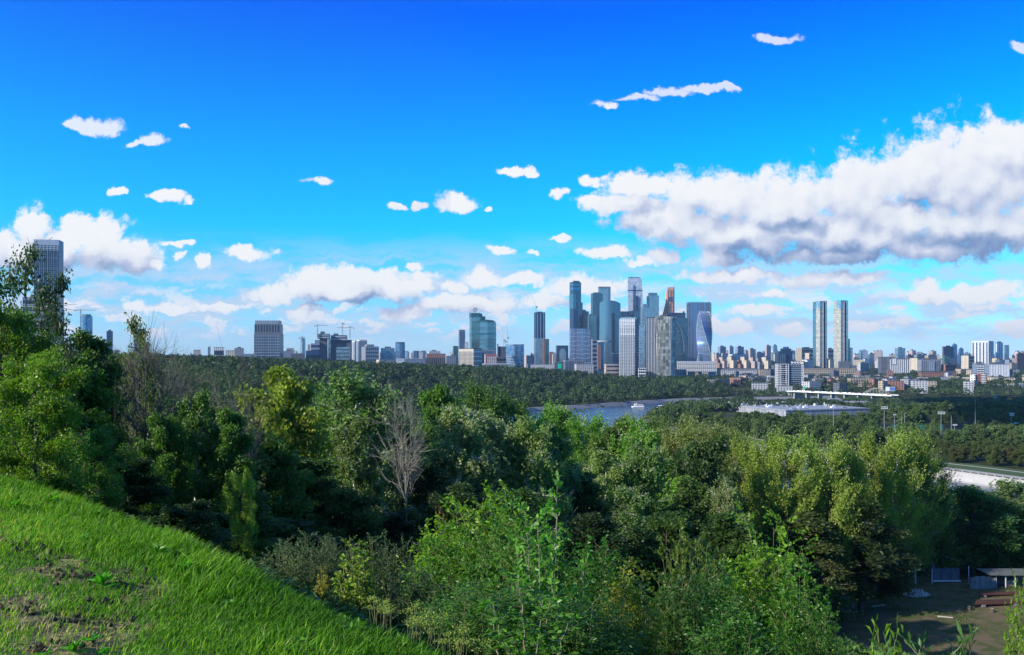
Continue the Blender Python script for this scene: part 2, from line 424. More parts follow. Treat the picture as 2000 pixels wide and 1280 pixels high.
def ground(X, Y):
    X = np.asarray(X, float); Y = np.asarray(Y, float)
    d = crest_d(X, Y)
    # standing ground and its crest
    xp = X - 0.65 * (d + 0.5)
    pad = np.interp(xp, CRX, CRZ) + 0.075 * np.clip(-d - 0.5, 0, 6) - 0.02 * np.clip(-d - 6, 0, 30)
    pad = pad + 0.05 * (vnoise(X * 1.3 + 40, Y * 1.3) - 0.5)
    dd = np.maximum(d + 1.2, 0)
    prof = np.interp(d, [0, 3, 8, 20, 40, 70, 100, 150, 200, 280, 400, 600], [0, -1.6, -4.6, -10, -17.5, -25.5, -33, -43, -47.5, -55, -72, -77])
    prof = np.where(d > -1.2, prof - 0.12 * np.minimum(dd, 1.5) ** 2, 0.0)
    near = pad + prof
    fl = np.exp(-(((X - 84) / 42) ** 4 + ((Y - 162) / 42) ** 4))
    near = near * (1 - fl) + fl * -50.0
    near = near + sstep(15, 60, d) * 2.0 * (vnoise(X / 18 + 7, Y / 18) - 0.5)
    t = X / np.maximum(Y, 1)
    cap = np.interp(t, [-0.588, -0.353, -0.235, -0.118, 0.0, 0.06, 0.118, 0.16, 0.3], [-15, -21, -28, -37, -44, -52, -63, -67, -67])
    D = dist_poly(X, Y, OUTER)
    far = -79 + (cap + 79) * sstep(20, 330, D)
    w_ = sstep(300, 620, np.hypot(X, Y))
    rel = near * (1 - w_) + far * w_
    plain_z = np.interp(np.hypot(X, Y), [0, 2500, 6000, 12000, 40000], [-67, -67, -63, -70, -90])
    w2 = sstep(1850, 2600, np.hypot(X, Y)); rel = rel * (1 - w2) + plain_z * w2
    bank = sstep(2, 55, D); rel = np.where(np.hypot(X, Y) > 220, -80.5 + (rel + 80.5) * bank, rel)
    pen = inside_poly(X, Y, INNER + [(3500, -100)])
    DI = dist_poly(X, Y, INNER)
    zin = np.interp(Y, [400, 900, 1500], [-76, -76, -76]) + 1.0 * (vnoise(X / 60, Y / 60) - 0.5)
    rel = np.where(pen, -84 + (zin + 84) * sstep(9, 32, DI), rel)
    riv = inside_poly(X, Y, OUTER + INNER[::-1])
    rel = np.where(riv, -85.0, rel)
    return EYE + rel
def gz(x, y): return float(ground(np.array([x]), np.array([y]))[0])

def ground_mat():
    m, t, b = new_mat('forest_floor')
    g = t.n.new('ShaderNodeNewGeometry').outputs['Position']
    n1 = t.noise(g, 0.03, 5, 0.6); n2 = t.noise(g, 1.3, 4, 0.65)
    c = t.mix(t.mr(n1, 0.35, 0.65), (0.020, 0.030, 0.010), (0.045, 0.06, 0.018))
    c = t.mix(t.mr(n2, 0.45, 0.75), c, (0.045, 0.035, 0.02))
    # trodden earth and thin grass of the clearing
    sx_, sy_, sz_ = t.sep(g)
    ux, uy = t.m('DIVIDE', t.m('SUBTRACT', sx_, 86.0), 46.0), t.m('DIVIDE', t.m('SUBTRACT', sy_, 162.0), 34.0)
    rr_ = t.m('SQRT', t.m('ADD', t.m('MULTIPLY', ux, ux), t.m('MULTIPLY', uy, uy)))
    dirt = t.mix(t.mr(t.noise(g, 0.35, 5, 0.65), 0.42, 0.6), (0.13, 0.10, 0.06), (0.065, 0.08, 0.025))
    c = t.mix(t.mr(rr_, 1.1, 0.85), c, dirt)
    # the town beyond is asphalt and roofs
    c = t.mix(t.mr(t.vm('LENGTH', g, out=1), 1900, 2500), c, t.mix(t.mr(t.noise(g, 0.012, 3, 0.5), 0.42, 0.6), (0.02, 0.032, 0.018), (0.07, 0.07, 0.075)))
    t.put(b.inputs['Base Color'], c); b.inputs['Roughness'].default_value = 0.95; b.inputs['Specular IOR Level'].default_value = 0.1
    return m
ang = np.concatenate([np.linspace(-180, -42, 47)[:-1], np.linspace(-42, 42, 281), np.linspace(42, 180, 47)[1:]])
rad = np.concatenate([[0.0], np.exp(np.arange(math.log(0.5), math.log(18000), 0.035))])
A, Rr = np.meshgrid(np.radians(ang), rad)
GX, GY = np.sin(A) * Rr, np.cos(A) * Rr
GZ = ground(GX, GY) - np.where(crest_d(GX, GY) < 1.5, np.where(Rr < 40, 0.06, 0), 0)
nr, na = GX.shape
V = np.stack([GX, GY, GZ], -1).reshape(-1, 3)
i0 = (np.arange(nr - 1)[:, None] * na + np.arange(na - 1)[None, :]).ravel()
me = np_mesh('ground', V, np.stack([i0, i0 + na, i0 + na + 1, i0 + 1], -1), 4, ground_mat())
me.polygons.foreach_set('use_smooth', [True] * len(me.polygons))
go = bpy.data.objects.new('ground', me); link(go); setp(go, kind='structure')

# river
def water_mat():
    m, t, b = new_mat('river_water')
    g = t.n.new('ShaderNodeNewGeometry').outputs['Position']
    n = t.noise(t.vm('MULTIPLY', g, (0.05, 0.05, 1)), 6.0, 4, 0.6)
    streak = t.noise(t.vm('MULTIPLY', g, (0.012, 0.05, 1)), 1.0, 3, 0.5)
    bp = t.n.new('ShaderNodeBump'); bp.inputs['Strength'].default_value = 0.25; bp.inputs['Distance'].default_value = 1.2
    t.put(bp.inputs['Height'], n); t.l.new(bp.outputs[0], b.inputs['Normal'])
    b.inputs['Base Color'].default_value = (0.035, 0.06, 0.09, 1)
    t.put(b.inputs['Roughness'], t.mr(streak, 0.35, 0.65, 0.12, 0.34))
    b.inputs['Specular IOR Level'].default_value = 0.8
    return m
rv = mesh_obj('river', [(x, y, 0) for x, y in OUTER] + [(x, y, 0) for x, y in INNER],
              [(i, i + 1, min(len(OUTER) + len(INNER) - 1, len(OUTER) + i + 1), len(OUTER) + i) for i in range(len(OUTER) - 1)], water_mat())
setp(rv, kind='structure')

# ---------------------------------------------------------------- grassy bank in front: fine turf sheet, blades, clods
def turf_mat():
    m, t, b = new_mat('turf')
    g = t.n.new('ShaderNodeNewGeometry').outputs['Position']
    n = t.noise(g, 5.0, 6, 0.7); n2 = t.noise(g, 0.9, 3, 0.5)
    c = t.mix(t.mr(n, 0.35, 0.7), (0.05, 0.10, 0.012), (0.15, 0.19, 0.035))
    at = t.n.new('ShaderNodeAttribute'); at.attribute_name = 'var'
    c = t.mix(at.outputs['Fac'], c, t.mix(t.mr(n, 0.42, 0.58), (0.06, 0.042, 0.018), (0.26, 0.20, 0.075)))
    t.put(b.inputs['Base Color'], c); b.inputs['Roughness'].default_value = 0.95
    bp = t.n.new('ShaderNodeBump'); bp.inputs['Strength'].default_value = 0.8; bp.inputs['Distance'].default_value = 0.03
    t.put(bp.inputs['Height'], n); t.l.new(bp.outputs[0], b.inputs['Normal'])
    return m
def ray_ground(px, py):
    """where the line of sight through this bearing and row meets the bank"""
    Y = np.linspace(3.5, 20, 1200); X = (px - 1000) / 1700 * Y
    k = np.argmax(ground(X, Y) > EYE + (HZ - py) / 1700 * Y)
    return float(X[k]), float(Y[k])
STREAKS = [[ray_ground(*q) for q in st] for st in (((-40, 1050), (60, 1075), (150, 1105)), ((95, 1112), (170, 1130), (262, 1160)), ((140, 1210), (185, 1182), (240, 1172)),
           ((70, 1205), (150, 1218), (265, 1222)), ((80, 1275), (170, 1262)), ((-20, 1190), (60, 1195)), ((250, 1118), (290, 1145)), ((560, 1262), (600, 1270)))]
def clod(x, y):
    """worn streaks where the turf has been torn up"""
    d = np.full(x.shape, 9.0)
    for st in STREAKS: d = np.minimum(d, dist_poly(x, y, st))
    n = vnoise(x * 2.3 + 4, y * 2.3 + 9) * .6 + vnoise(x * 6.1, y * 6.1) * .4
    return np.clip(1 - sstep(0.12, 0.42, d + (n - .36) * .8), 0, 1) + 0.0
tx = np.arange(-15, 6, 0.07); ty = np.arange(-3, 20, 0.07)
TX, TY = np.meshgrid(tx, ty)
keep = crest_d(TX, TY) < 2.5
wr = clod(TX, TY)
TZ = ground(TX, TY) - 0.004 + wr * 0.055 * (vnoise(TX * 9, TY * 9) * 0.6 + vnoise(TX * 21, TY * 21) * 0.4 - 0.35) + 0.01 * (vnoise(TX * 7 + 3, TY * 7) - .5)
V = np.stack([TX, TY, TZ], -1).reshape(-1, 3)
nyy, nxx = TX.shape
i0 = (np.arange(nyy - 1)[:, None] * nxx + np.arange(nxx - 1)[None, :])
i0 = i0[keep[:-1, :-1]].ravel()
me = np_mesh('path', V, np.stack([i0, i0 + 1, i0 + nxx + 1, i0 + nxx], -1), 4, turf_mat(), np.clip(wr.ravel(), 0, 1))
me.name = 'turf'; to = bpy.data.objects.new('turf', me); link(to); setp(to, kind='structure')

def blades(name, n, seed, region, hgt, label):
    """n grass blades: three quads-and-a-tip each, bent by their own lean"""
    r = np.random.default_rng(seed)
    X = r.uniform(-14, 4, n * 3); Y = r.uniform(2.5, 19, n * 3)
    k = region(X, Y, r); X, Y = X[k][:n], Y[k][:n]; n = len(X)
    Z = ground(X, Y)
    clump = vnoise(X * 1.4 + 5, Y * 1.4)
    h = hgt(X, Y, r) * (0.55 + 0.9 * clump) * r.uniform(0.6, 1.25, n)
    a = r.uniform(0, 2 * np.pi, n); lean = r.uniform(0.15, 0.9, n) * h
    la = r.normal(0.4, 1.1, n)                       # mostly combed one way by the wind
    dxl, dyl = np.cos(la) * lean, np.sin(la) * lean
    wd = r.uniform(0.0028, 0.0075, n) * (0.65 + h * 1.6)
    cxx, cyy = np.cos(a) * wd, np.sin(a) * wd
    ts = [0.0, 0.4, 0.75, 1.0]; ws = [1.0, 0.85, 0.55, 0.02]
    rows_ = []
    for t_, w_ in zip(ts, ws):
        bx, by, bz = X + dxl * t_ ** 2, Y + dyl * t_ ** 2, Z + h * (t_ - 0.22 * t_ * t_)
        rows_ += [np.stack([bx - cxx * w_, by - cyy * w_, bz], -1), np.stack([bx + cxx * w_, by + cyy * w_, bz], -1)]
    V = np.stack(rows_, 1).reshape(-1, 3)
    b0 = np.arange(n)[:, None] * 8
    q = np.concatenate([b0 + np.array([[0, 1, 3, 2]]), b0 + np.array([[2, 3, 5, 4]]), b0 + np.array([[4, 5, 7, 6]])], 1)
    patch = vnoise(X * 0.5 + 20, Y * 0.5 + 2)
    va = np.clip(0.40 + 0.3 * (clump - 0.5) + 0.45 * (patch - 0.5) + 0.16 * (crest_d(X, Y) < -2) + r.normal(0, 0.22, n), 0, 1)
    me = np_mesh(name, V, q.reshape(-1, 4), 4, GRASS, np.repeat(va, 8))
    o = bpy.data.objects.new(name, me); link(o); return setp(o, label, kind='stuff')
def grass_mat():
    m, t, b = new_mat('grass_blade')
    at = t.n.new('ShaderNodeAttribute'); at.attribute_name = 'var'
    c = t.ramp(at.outputs['Fac'], [(0.0, (0.035, 0.10, 0.006)), (0.4, (0.085, 0.25, 0.008)), (0.75, (0.22, 0.42, 0.025)), (0.9, (0.38, 0.44, 0.06)), (1.0, (0.42, 0.36, 0.17))])
    t.put(b.inputs['Base Color'], c); b.inputs['Roughness'].default_value = 0.6; b.inputs['Specular IOR Level'].default_value = 0.25
    tr = t.n.new('ShaderNodeBsdfTranslucent'); t.put(tr.inputs['Color'], t.vm('MULTIPLY', c, (1.5, 1.5, 0.6)))
    ms = t.n.new('ShaderNodeMixShader'); ms.inputs[0].default_value = 0.45
    t.l.new(b.outputs[0], ms.inputs[1]); t.l.new(tr.outputs[0], ms.inputs[2]); t.l.new(ms.outputs[0], t.n['Material Output'].inputs['Surface'])
    return m
GRASS = grass_mat()
rim = lambda X, Y, w=1.7: np.exp(-((crest_d(X, Y) + 0.3) / w) ** 2)
blades('short_grass', 240000, 3, lambda X, Y, r: (crest_d(X, Y) < -0.3) & (r.random(len(X)) > clod(X, Y) * 0.85) & (np.abs(X / Y + 0.2) < 0.62),
       lambda X, Y, r: 0.028 + 0.035 * rim(X, Y, 2.6), 'short mown grass with worn brown patches on the near bank')
blades('thatch', 60000, 6, lambda X, Y, r: (crest_d(X, Y) < -1.0) & (r.random(len(X)) < clod(X, Y) + 0.16), lambda X, Y, r: 0.035 + 0 * X, 'dry straw-coloured thatch on the torn turf of the near bank').data.materials[0] = plain('straw', (0.30, 0.25, 0.12), .8, var=.4, scale=8)
blades('long_grass', 130000, 4, lambda X, Y, r: (crest_d(X, Y) < 1.6) & (crest_d(X, Y) > -2.6) & (r.random(len(X)) < 0.05 + rim(X, Y, 1.3)) & (X / Y < 0.12),
       lambda X, Y, r: 0.045 + 0.10 * rim(X, Y, 1.2), 'long bright green grass along the edge of the bank')

# lumps of dug soil lying on the streaks
rs = np.random.default_rng(21); m = MB()
for st in STREAKS:
    for (x0, y0), (x1, y1) in zip(st[:-1], st[1:]):
        for _ in range(int(70 * math.hypot(x1 - x0, y1 - y0))):
            t_ = rs.random(); x, y = x0 + (x1 - x0) * t_ + rs.normal(0, .09), y0 + (y1 - y0) * t_ + rs.normal(0, .09); s_ = rs.uniform(.008, .028) * (1.6 if rs.random() < .12 else 1); z = gz(x, y) + s_ * .8
            m.add([(x + s_ * a * rs.uniform(.6, 1.3), y + s_ * b_ * rs.uniform(.6, 1.3), z + s_ * c * rs.uniform(.5, 1.1)) for a, b_, c in ((1, 0, 0), (0, 1, 0), (-1, 0, 0), (0, -1, 0), (0, 0, 1), (0, 0, -1))],
                  [(0, 1, 4), (1, 2, 4), (2, 3, 4), (3, 0, 4), (1, 0, 5), (2, 1, 5), (3, 2, 5), (0, 3, 5)])
setp(m.build('soil_clods', plain('dark_soil', (0.045, 0.032, 0.02), .95, var=.5, scale=6)), 'dark clods of torn turf and soil on the near bank', kind='stuff')

# ------------------------------------------------------------------ building materials
GL = {}
def glass(key, win, bay=6, floor=4, frame=0.35, wf=0.86, hf=0.8, **k):
    if key not in GL:
        GL[key] = facade(key, tuple(c * frame + 0.02 for c in win), win, bay, floor, wf, hf, wmetal=k.pop('wmetal', 0.85), wrough=k.pop('wrough', 0.12), spread=k.pop('spread', 0.3), **k)
    return GL[key]
def wallm(key, wall, win=(0.05, 0.07, 0.10), bay=5.5, floor=3.6, wf=0.55, hf=0.5, **k):
    if key not in GL: GL[key] = facade(key, wall, win, bay, floor, wf, hf, **k)
    return GL[key]
M_TEAL = glass('teal_glass', (0.12, 0.25, 0.31)); M_DTEAL = glass('dark_teal_glass', (0.06, 0.15, 0.21))
M_BLUE = glass('blue_glass', (0.12, 0.25, 0.42)); M_DBLUE = glass('dark_blue_glass', (0.035, 0.08, 0.16))
M_PALEB = glass('pale_blue_glass', (0.30, 0.40, 0.48)); M_GREEN = glass('green_glass', (0.16, 0.30, 0.30))
M_LAV = glass('lavender_glass', (0.20, 0.25, 0.38), bay=9, floor=200, wf=0.7, hf=1)
M_SILV = glass('silver_glass', (0.60, 0.60, 0.66), bay=8, floor=7, wf=0.85, hf=0.85, wmetal=0.3, wrough=0.25)
M_COPPER = glass('copper_glass', (0.75, 0.33, 0.21), bay=8, floor=5, wmetal=0.3, wrough=0.25)
M_CURVE = glass('curved_blue_glass', (0.10, 0.19, 0.26), bay=1, floor=4.2, wf=1, hf=0.78)
M_HOTEL = glass('green_blue_glass', (0.13, 0.27, 0.33), bay=60, floor=4.5, wf=1, hf=0.75)
M_HOTELD = glass('deep_green_glass', (0.03, 0.10, 0.13), bay=60, floor=4.5, wf=1, hf=0.8)
M_PEARL = glass('pearl_glass', (0.42, 0.40, 0.33), wmetal=0.25, wrough=0.3, bay=6, floor=8, spread=0.7, wf=0.9, hf=0.9)
M_WHT = wallm('white_panels', (0.62, 0.62, 0.64)); M_PALE = wallm('pale_panels', (0.42, 0.42, 0.44))
M_GREY = wallm('grey_panels', (0.24, 0.26, 0.30)); M_DGREY = wallm('dark_grey_panels', (0.10, 0.11, 0.14))
M_WARM = wallm('cream_panels', (0.55, 0.47, 0.36)); M_BRICK = wallm('red_brick', (0.26, 0.13, 0.10)); M_TAN = wallm('tan_brick', (0.36, 0.30, 0.23))
M_PINK = wallm('pinkish_panels', (0.45, 0.36, 0.33)); M_BLGR = wallm('blue_grey_panels', (0.20, 0.25, 0.33))
M_DARKC = wallm('raw_concrete', (0.085, 0.095, 0.13), (0.03, 0.035, 0.05), bay=7, floor=4, wf=0.7, hf=0.6, wmetal=0.0, wrough=0.8)
M_ROOF = plain('roof_grey', (0.20, 0.21, 0.23), 0.85); M_ROOFD = plain('roof_dark', (0.06, 0.065, 0.08), 0.8)
M_ROOFW = plain('roof_white', (0.24, 0.26, 0.29), 0.7); M_FRAME = plain('steel_frame', (0.14, 0.15, 0.18), 0.5, 0.4)
M_WSTRIP = plain('window_glass', (0.10, 0.15, 0.22), 0.15, 0.7, var=0.3, scale=0.08); M_WDARK = plain('window_dark', (0.025, 0.04, 0.07), 0.15, 0.5, var=0.3, scale=0.08)
M_TRIM = plain('white_trim', (0.66, 0.67, 0.70), 0.6); M_TRIMB = plain('blue_trim', (0.30, 0.36, 0.46), 0.6)
M_CRANE = plain('crane_steel', (0.16, 0.19, 0.24), 0.6); M_SIGNG = plain('green_sign', (0.0, 0.55, 0.30), 0.5, var=0.1)
M_RED = plain('red_paint', (0.45, 0.05, 0.03), 0.5); M_ORANGE = plain('orange_paint', (0.8, 0.25, 0.05), 0.5); M_WPAINT = plain('white_paint', (0.8, 0.8, 0.8), 0.4, var=0.08)

def solve(px0, pxc, px1, Y, th, depth=None):
    """corner position, front length and depth of a rectangular footprint seen between two bearings"""
    c, s = math.cos(th), math.sin(th)
    t0, tc_, t1 = [(p - 1000) / 1700 for p in (px0, pxc, px1)]
    Cx = tc_ * Y
    wF = (t1 * Y - Cx) / (c - t1 * s)
    if depth is None:
        den = s + t0 * c
        depth = (Cx - t0 * Y) / den if pxc - px0 > 0.6 and den > 0.03 else wF * 0.8
        depth = min(depth, wF * 2.5 + 30)
    return Cx, wF, depth
class Bld:
    def __init__(s, name, label, Y, px, cat='building', group=None):
        s.Y = Y; x = WX(px, Y); s.o = thing(name, label, cat, (x, Y, gz(x, Y + 10) - 2), 0, group); s.z0 = s.o.location.z
        s.X = x
    def loc(s, x, y, z=None): return (x - s.X, y - s.Y, 0 if z is None else z - s.z0)
    def block(s, part, px0, pxc, px1, ytop, mat, th=8, ybot=None, dY=0, depth=None, trim=True, top=None):
        th = R(th); Y = s.Y + dY
        Cx, wF, dep = solve(px0, pxc, px1, Y, th, depth)
        zt = ZT(ytop, Y); zb = s.z0 if ybot is None else ZT(ybot, Y)
        m = MB().box(0, wF, 0, dep, 0, zt - zb)
        if top:                                   # sloping roofline: (left row, right row)
            zl, zr = ZT(top[0], Y) - zb, ZT(top[1], Y) - zb
            m = MB().prism([(0, 0), (wF, 0), (wF, dep), (0, dep)], 0, [zl, zr, zr, zl])
        p = m.build(part, mat, s.o, s.loc(Cx, Y, zb), th)
        p['_w'], p['_d'], p['_h'] = wF, dep, zt - zb
        s.last = p
        return p
    def roof(s, p=None, h=5, k=0.5, mat=None, name='plant_room', kx=0.5):
        p = p or s.last; wF, dep, H = p['_w'], p['_d'], p['_h']
        x0 = wF * (kx - k / 2); y0 = dep * (0.5 - k / 2)
        return MB().box(x0, x0 + wF * k, y0, y0 + dep * k, H, H + h).build(name, mat or M_ROOFD, p)
    def parapet(s, p=None, h=1.5, mat=None):
        p = p or s.last; wF, dep, H = p['_w'], p['_d'], p['_h']
        return MB().box(-0.4, wF + 0.4, -0.4, dep + 0.4, H + 0.01, H + h).build('parapet', mat or M_TRIMB, p)
    def columns(s, n, frac=0.5, p=None, mat=None, z0=0.03, z1=0.96, side=True, name='window_strip', proud=0.25):
        p = p or s.last; wF, dep, H = p['_w'], p['_d'], p['_h']
        for i in range(n):
            w_ = wF / n; x = (i + 0.5 - frac / 2) * w_
            MB().box(x, x + w_ * frac, -proud, 0.1, H * z0, H * z1).build(name, mat or M_WSTRIP, p)
        if side:
            n2 = max(1, int(round(n * dep / wF)))
            for i in range(min(n2, 12)):
                w_ = dep / min(n2, 12); y = (i + 0.5 - frac / 2) * w_
                MB().box(-proud, 0.1, y, y + w_ * frac, H * z0, H * z1).build(name, mat or M_WSTRIP, p)
        return s
    def bands(s, n, frac=0.5, p=None, mat=None, z0=0.02, z1=0.98, name='window_band', proud=0.3, x0=0.0, x1=1.0):
        p = p or s.last; wF, dep, H = p['_w'], p['_d'], p['_h']
        for i in range(n):
            h_ = H * (z1 - z0) / n; z = H * z0 + (i + 0.5 - frac / 2) * h_
            MB().box(wF * x0 + 0.6 - (proud if x0 == 0 else 0), wF * x1 - 0.6, -proud, dep * 0.6, z, z + h_ * frac).build(name, mat or M_WDARK, p)
        return s
    def prism(s, part, pts, ytop, mat, ybot=None, smooth=False, tops=None):
        """footprint given as (bearing, distance offset) points, anticlockwise seen from above"""
        P = [(WX(px, s.Y + dy), s.Y + dy) for px, dy in pts]
        zb = s.z0 if ybot is None else ZT(ybot, s.Y)
        z1 = ZT(ytop, s.Y) if tops is None else [ZT(t, s.Y) for t in tops]
        cx = sum(p[0] for p in P) / len(P); cy2 = sum(p[1] for p in P) / len(P)
        L = [(x - cx, y - cy2) for x, y in P]
        z1 = [z - zb for z in z1] if tops is not None else z1 - zb
        p = MB().prism(L, 0, z1).build(part, mat, s.o, s.loc(cx, cy2, zb), 0, smooth)
        p['_w'] = p['_d'] = max(x for x, _ in L) * 2; p['_h'] = z1 if tops is None else max(z1)
        s.last = p
        return p
def round_pts(pxc, hw_px, Y, n=16, depth=1.0):
    """ellipse footprint as (bearing, offset)"""
    r_ = hw_px / 1700 * Y; out = []
    for i in range(n):
        a = 2 * math.pi * i / n
        x = WX(pxc, Y) + r_ * math.cos(a); dy = r_ * depth * math.sin(a)
        out.append((1000 + x / (Y + dy) * 1700, dy))
    return out
def crane(px, ytop, ybase, Y, jib, label, luff=None, w=0.9, group='tower cranes over the building sites'):
    """jib = (left bearing, right bearing, row); luff = (bearing, row) of the tip of a raised jib"""
    X = WX(px, Y); zb, zt = ZT(ybase, Y), ZT(ytop, Y); k = Y / 1700.0
    o = thing('tower_crane', label, 'crane', (X, Y, zb), 0, group)
    w *= max(1.0, k * 0.75)
    m = MB()
    for sx in (-1, 1):
        for sy in (-1, 1): m.box(sx * w - 0.2 * w, sx * w + 0.2 * w, sy * w - 0.2 * w, sy * w + 0.2 * w, 0, zt - zb)
    n = max(3, int((zt - zb) / (3 * w))); h = (zt - zb) / n
    for i in range(n):
        a = -w if i % 2 else w
        m.tube((a, -w, i * h), (-a, -w, (i + 1) * h), 0.18 * w, n=4); m.tube((-w, a, i * h), (-w, -a, (i + 1) * h), 0.18 * w, n=4)
    m.build('mast', M_CRANE, o)
    if jib:
        zj = ZT(jib[2], Y) - zb; x0, x1 = WX(jib[0], Y) - X, WX(jib[1], Y) - X
        for nm, a, b in (('counter_jib', x0 if abs(x0) < abs(x1) else x1, 0), ('jib', 0, x1 if abs(x0) < abs(x1) else x0)):
            j = MB(); lo, hi = min(a, b), max(a, b)
            for zz, yy_ in ((0, -0.7 * w), (0, 0.7 * w), (1.5 * w, 0)): j.box(lo, hi, yy_ - 0.25 * w, yy_ + 0.25 * w, zj + zz - 0.25 * w, zj + zz + 0.25 * w)
            s_ = max(2, int((hi - lo) / (3 * w)))
            for i in range(s_):
                xa, xb = lo + (hi - lo) * i / s_, lo + (hi - lo) * (i + 1) / s_
                j.tube((xa, -0.7 * w, zj), ((xa + xb) / 2, 0, zj + 1.5 * w), 0.15 * w, n=4); j.tube(((xa + xb) / 2, 0, zj + 1.5 * w), (xb, 0.7 * w, zj), 0.15 * w, n=4)
            j.build(nm, M_CRANE, o)
        cx_ = x0 if abs(x0) < abs(x1) else x1
        MB().box(cx_ - 1.4 * w, cx_ + 1.4 * w, -w, w, zj - 3 * w, zj).build('counterweight', M_CRANE, o)
        t = MB()
        for e in (x0 * 0.8, x1 * 0.8): t.tube((0, 0, zt - zb), (e, 0, zj + 1.4 * w), 0.12 * w, n=4)
        t.build('tie_rods', M_CRANE, o)
    if luff:
        tip = (WX(luff[0], Y) - X, 0, ZT(luff[1], Y) - zb); base_ = (0, 0, (zt - zb) * 0.98)
        j = MB()
        for yy_ in (-0.6 * w, 0.6 * w): j.tube((0, yy_, base_[2]), tip, 0.35 * w, 0.2 * w, 4)
        j.build('jib', M_CRANE, o)
        sx = -1 if tip[0] > 0 else 1
        MB().box(min(0, sx * 5 * w), max(0, sx * 5 * w), -w, w, base_[2] - 1.5 * w, base_[2] + 2.5 * w).build('counterweight', M_CRANE, o)
    MB().box(-1.5 * w, 1.5 * w, -1.5 * w, 1.5 * w, (zt - zb) * 0.93, (zt - zb) * 0.93 + 2.5 * w).build('cab', M_CRANE, o)
    return o

def tower(name, label, Y, px0, pxc, px1, ytop, mat, th=12, roof=True, cat='building', group=None, ytop2=None):
    b = Bld(name, label, Y, pxc, cat, group)
    b.block('body', px0, pxc, px1, ytop, mat, th)
    if roof: b.roof(h=max(2.5, 0.0016 * Y), k=0.45)
    return b

# ------------------------------------------------------------------ the town, from left to right
# lone tower far left
b = Bld('office_tower', 'tall grey-lavender slab tower with slanted roof edge behind the tree at the far left', 1500, 66)
b.block('body', 55, 66, 115, 478, M_BLGR, 14); b.columns(13, 0.45, mat=M_WDARK, z1=0.955)
p = b.last; w_, d_, h_ = p['_w'], p['_d'], p['_h']
m = MB().prism([(0, 0), (w_, 0), (w_, d_), (0, d_)], h_, [h_ + 9, h_ + 9.5, h_ + 9.5, h_ + 2]); m.build('crown', M_TRIMB, p)
m = MB().tube((w_ * .5, 5, h_ + 8), (w_ * .72, 5, h_ + 14), 0.5, n=4); m.build('roof_crane', M_CRANE, p)
for i in range(10): MB().box(0.2, w_ - 0.2, -0.1, 0.3, h_ * (0.08 + 0.09 * i), h_ * (0.08 + 0.09 * i) + 0.9).build('floor_band', M_TRIMB, p)
b.block('podium', 36, 44, 112, 580, M_GREY, 14, dY=-14)
b.bands(9, 0.5)
b = Bld('residential_tower', 'slim grey tower with rounded cap and roof crane at the left, above dark leaves', 2500, 166)
b.prism('body', round_pts(169, 11, 2500, 14, 0.9), 618, M_BLUE); b.prism('crown', round_pts(169, 8.5, 2500, 14, 0.9), 614.5, M_FRAME, ybot=618)
crane(157.5, 604, 700, 2480, (146, 188, 606.5), 'tower crane with a long pale jib beside the rounded tower far left')
b = tower('office_block', 'plain blue-grey slab just right of the crane, above the dark tree', 2400, 203, 208, 220, 647, M_DBLUE, 20)
b.block('low_wing', 196, 208, 231, 683, M_PALE, 20, dY=-30)
b = Bld('glass_office', 'green-tinted glass block with stepped roof behind the bare twigs on the left', 2000, 262)
b.block('body', 241, 262, 285, 649, M_GREEN, 24); b.block('upper_block', 262, 266, 285, 643, M_PALEB, 24, dY=25, ybot=665)
b.block('side_block', 277, 280, 292, 668, M_DGREY, 24, dY=-20)
# pale low buildings over the wood
def low(name, label, Y, px0, pxc, px1, yt, mat, th=15, roof=False, cat='building', group=None, nb=0):
    b = Bld(name, label, Y, pxc, cat, group); b.block('body', px0, pxc, px1, yt, mat, th)
    if nb: b.bands(nb, 0.45)
    if roof: b.roof(h=max(2, 0.0012 * Y), k=0.4)
    else: b.parapet(h=max(0.8, 0.0004 * Y), mat=M_ROOFW)
    return b
low('apartment_block', 'small reddish block showing over the wood, left of the white one', 2600, 372, 378, 391, 684, M_PINK)
low('apartment_block', 'small dark slab standing between two low pale blocks left of the big grid-fronted tower', 2700, 404, 406, 411, 678, M_BLGR)
b = low('apartment_block', 'white flat-roofed block over the wood, left of the grid-fronted tower', 2600, 415, 418, 437, 679, M_WHT, nb=3)
low('apartment_block', 'cream gabled block beside the white flat-roofed one', 2550, 429, 441, 459, 685, M_WARM)
low('apartment_block', 'grey cube-like block just left of the grid-fronted tower', 2700, 453, 458, 476, 680, M_GREY, roof=True)
low('long_building', 'long low dark building at the foot of the grid-fronted tower', 2500, 462, 470, 500, 692, M_BLGR)
# grid-fronted tower
b = Bld('grid_tower', 'broad dark tower with a pale grid of piers and set-back top, alone left of centre', 2600, 495)
b.block('body', 491.5, 496, 547.5, 652, M_DGREY, 6); b.columns(11, 0.62, mat=M_WSTRIP, z0=0.06, z1=0.97); b.bands(15, 0.10, mat=M_TRIMB, name='spandrel', proud=0.5)
b.block('upper_stage', 492.5, 497, 546.5, 633, M_DGREY, 6, ybot=652, dY=1.5); b.columns(9, 0.5, mat=M_WDARK, z0=0.15, z1=0.9, name='loggia')
b.block('crown', 495, 498.5, 544.5, 626, M_BLGR, 6, ybot=633, dY=3)
low('office_block', 'blue-grey block with small roof boxes right of the grid-fronted tower', 2900, 546, 552, 575, 686, M_BLGR, roof=True)
low('office_block', 'beige low block just behind the blue-grey one right of the grid-fronted tower', 3300, 556, 560, 574, 681, M_TAN)
low('office_block', 'dark low block left of the slim glass tower', 2800, 562, 568, 593, 691, M_DGREY)
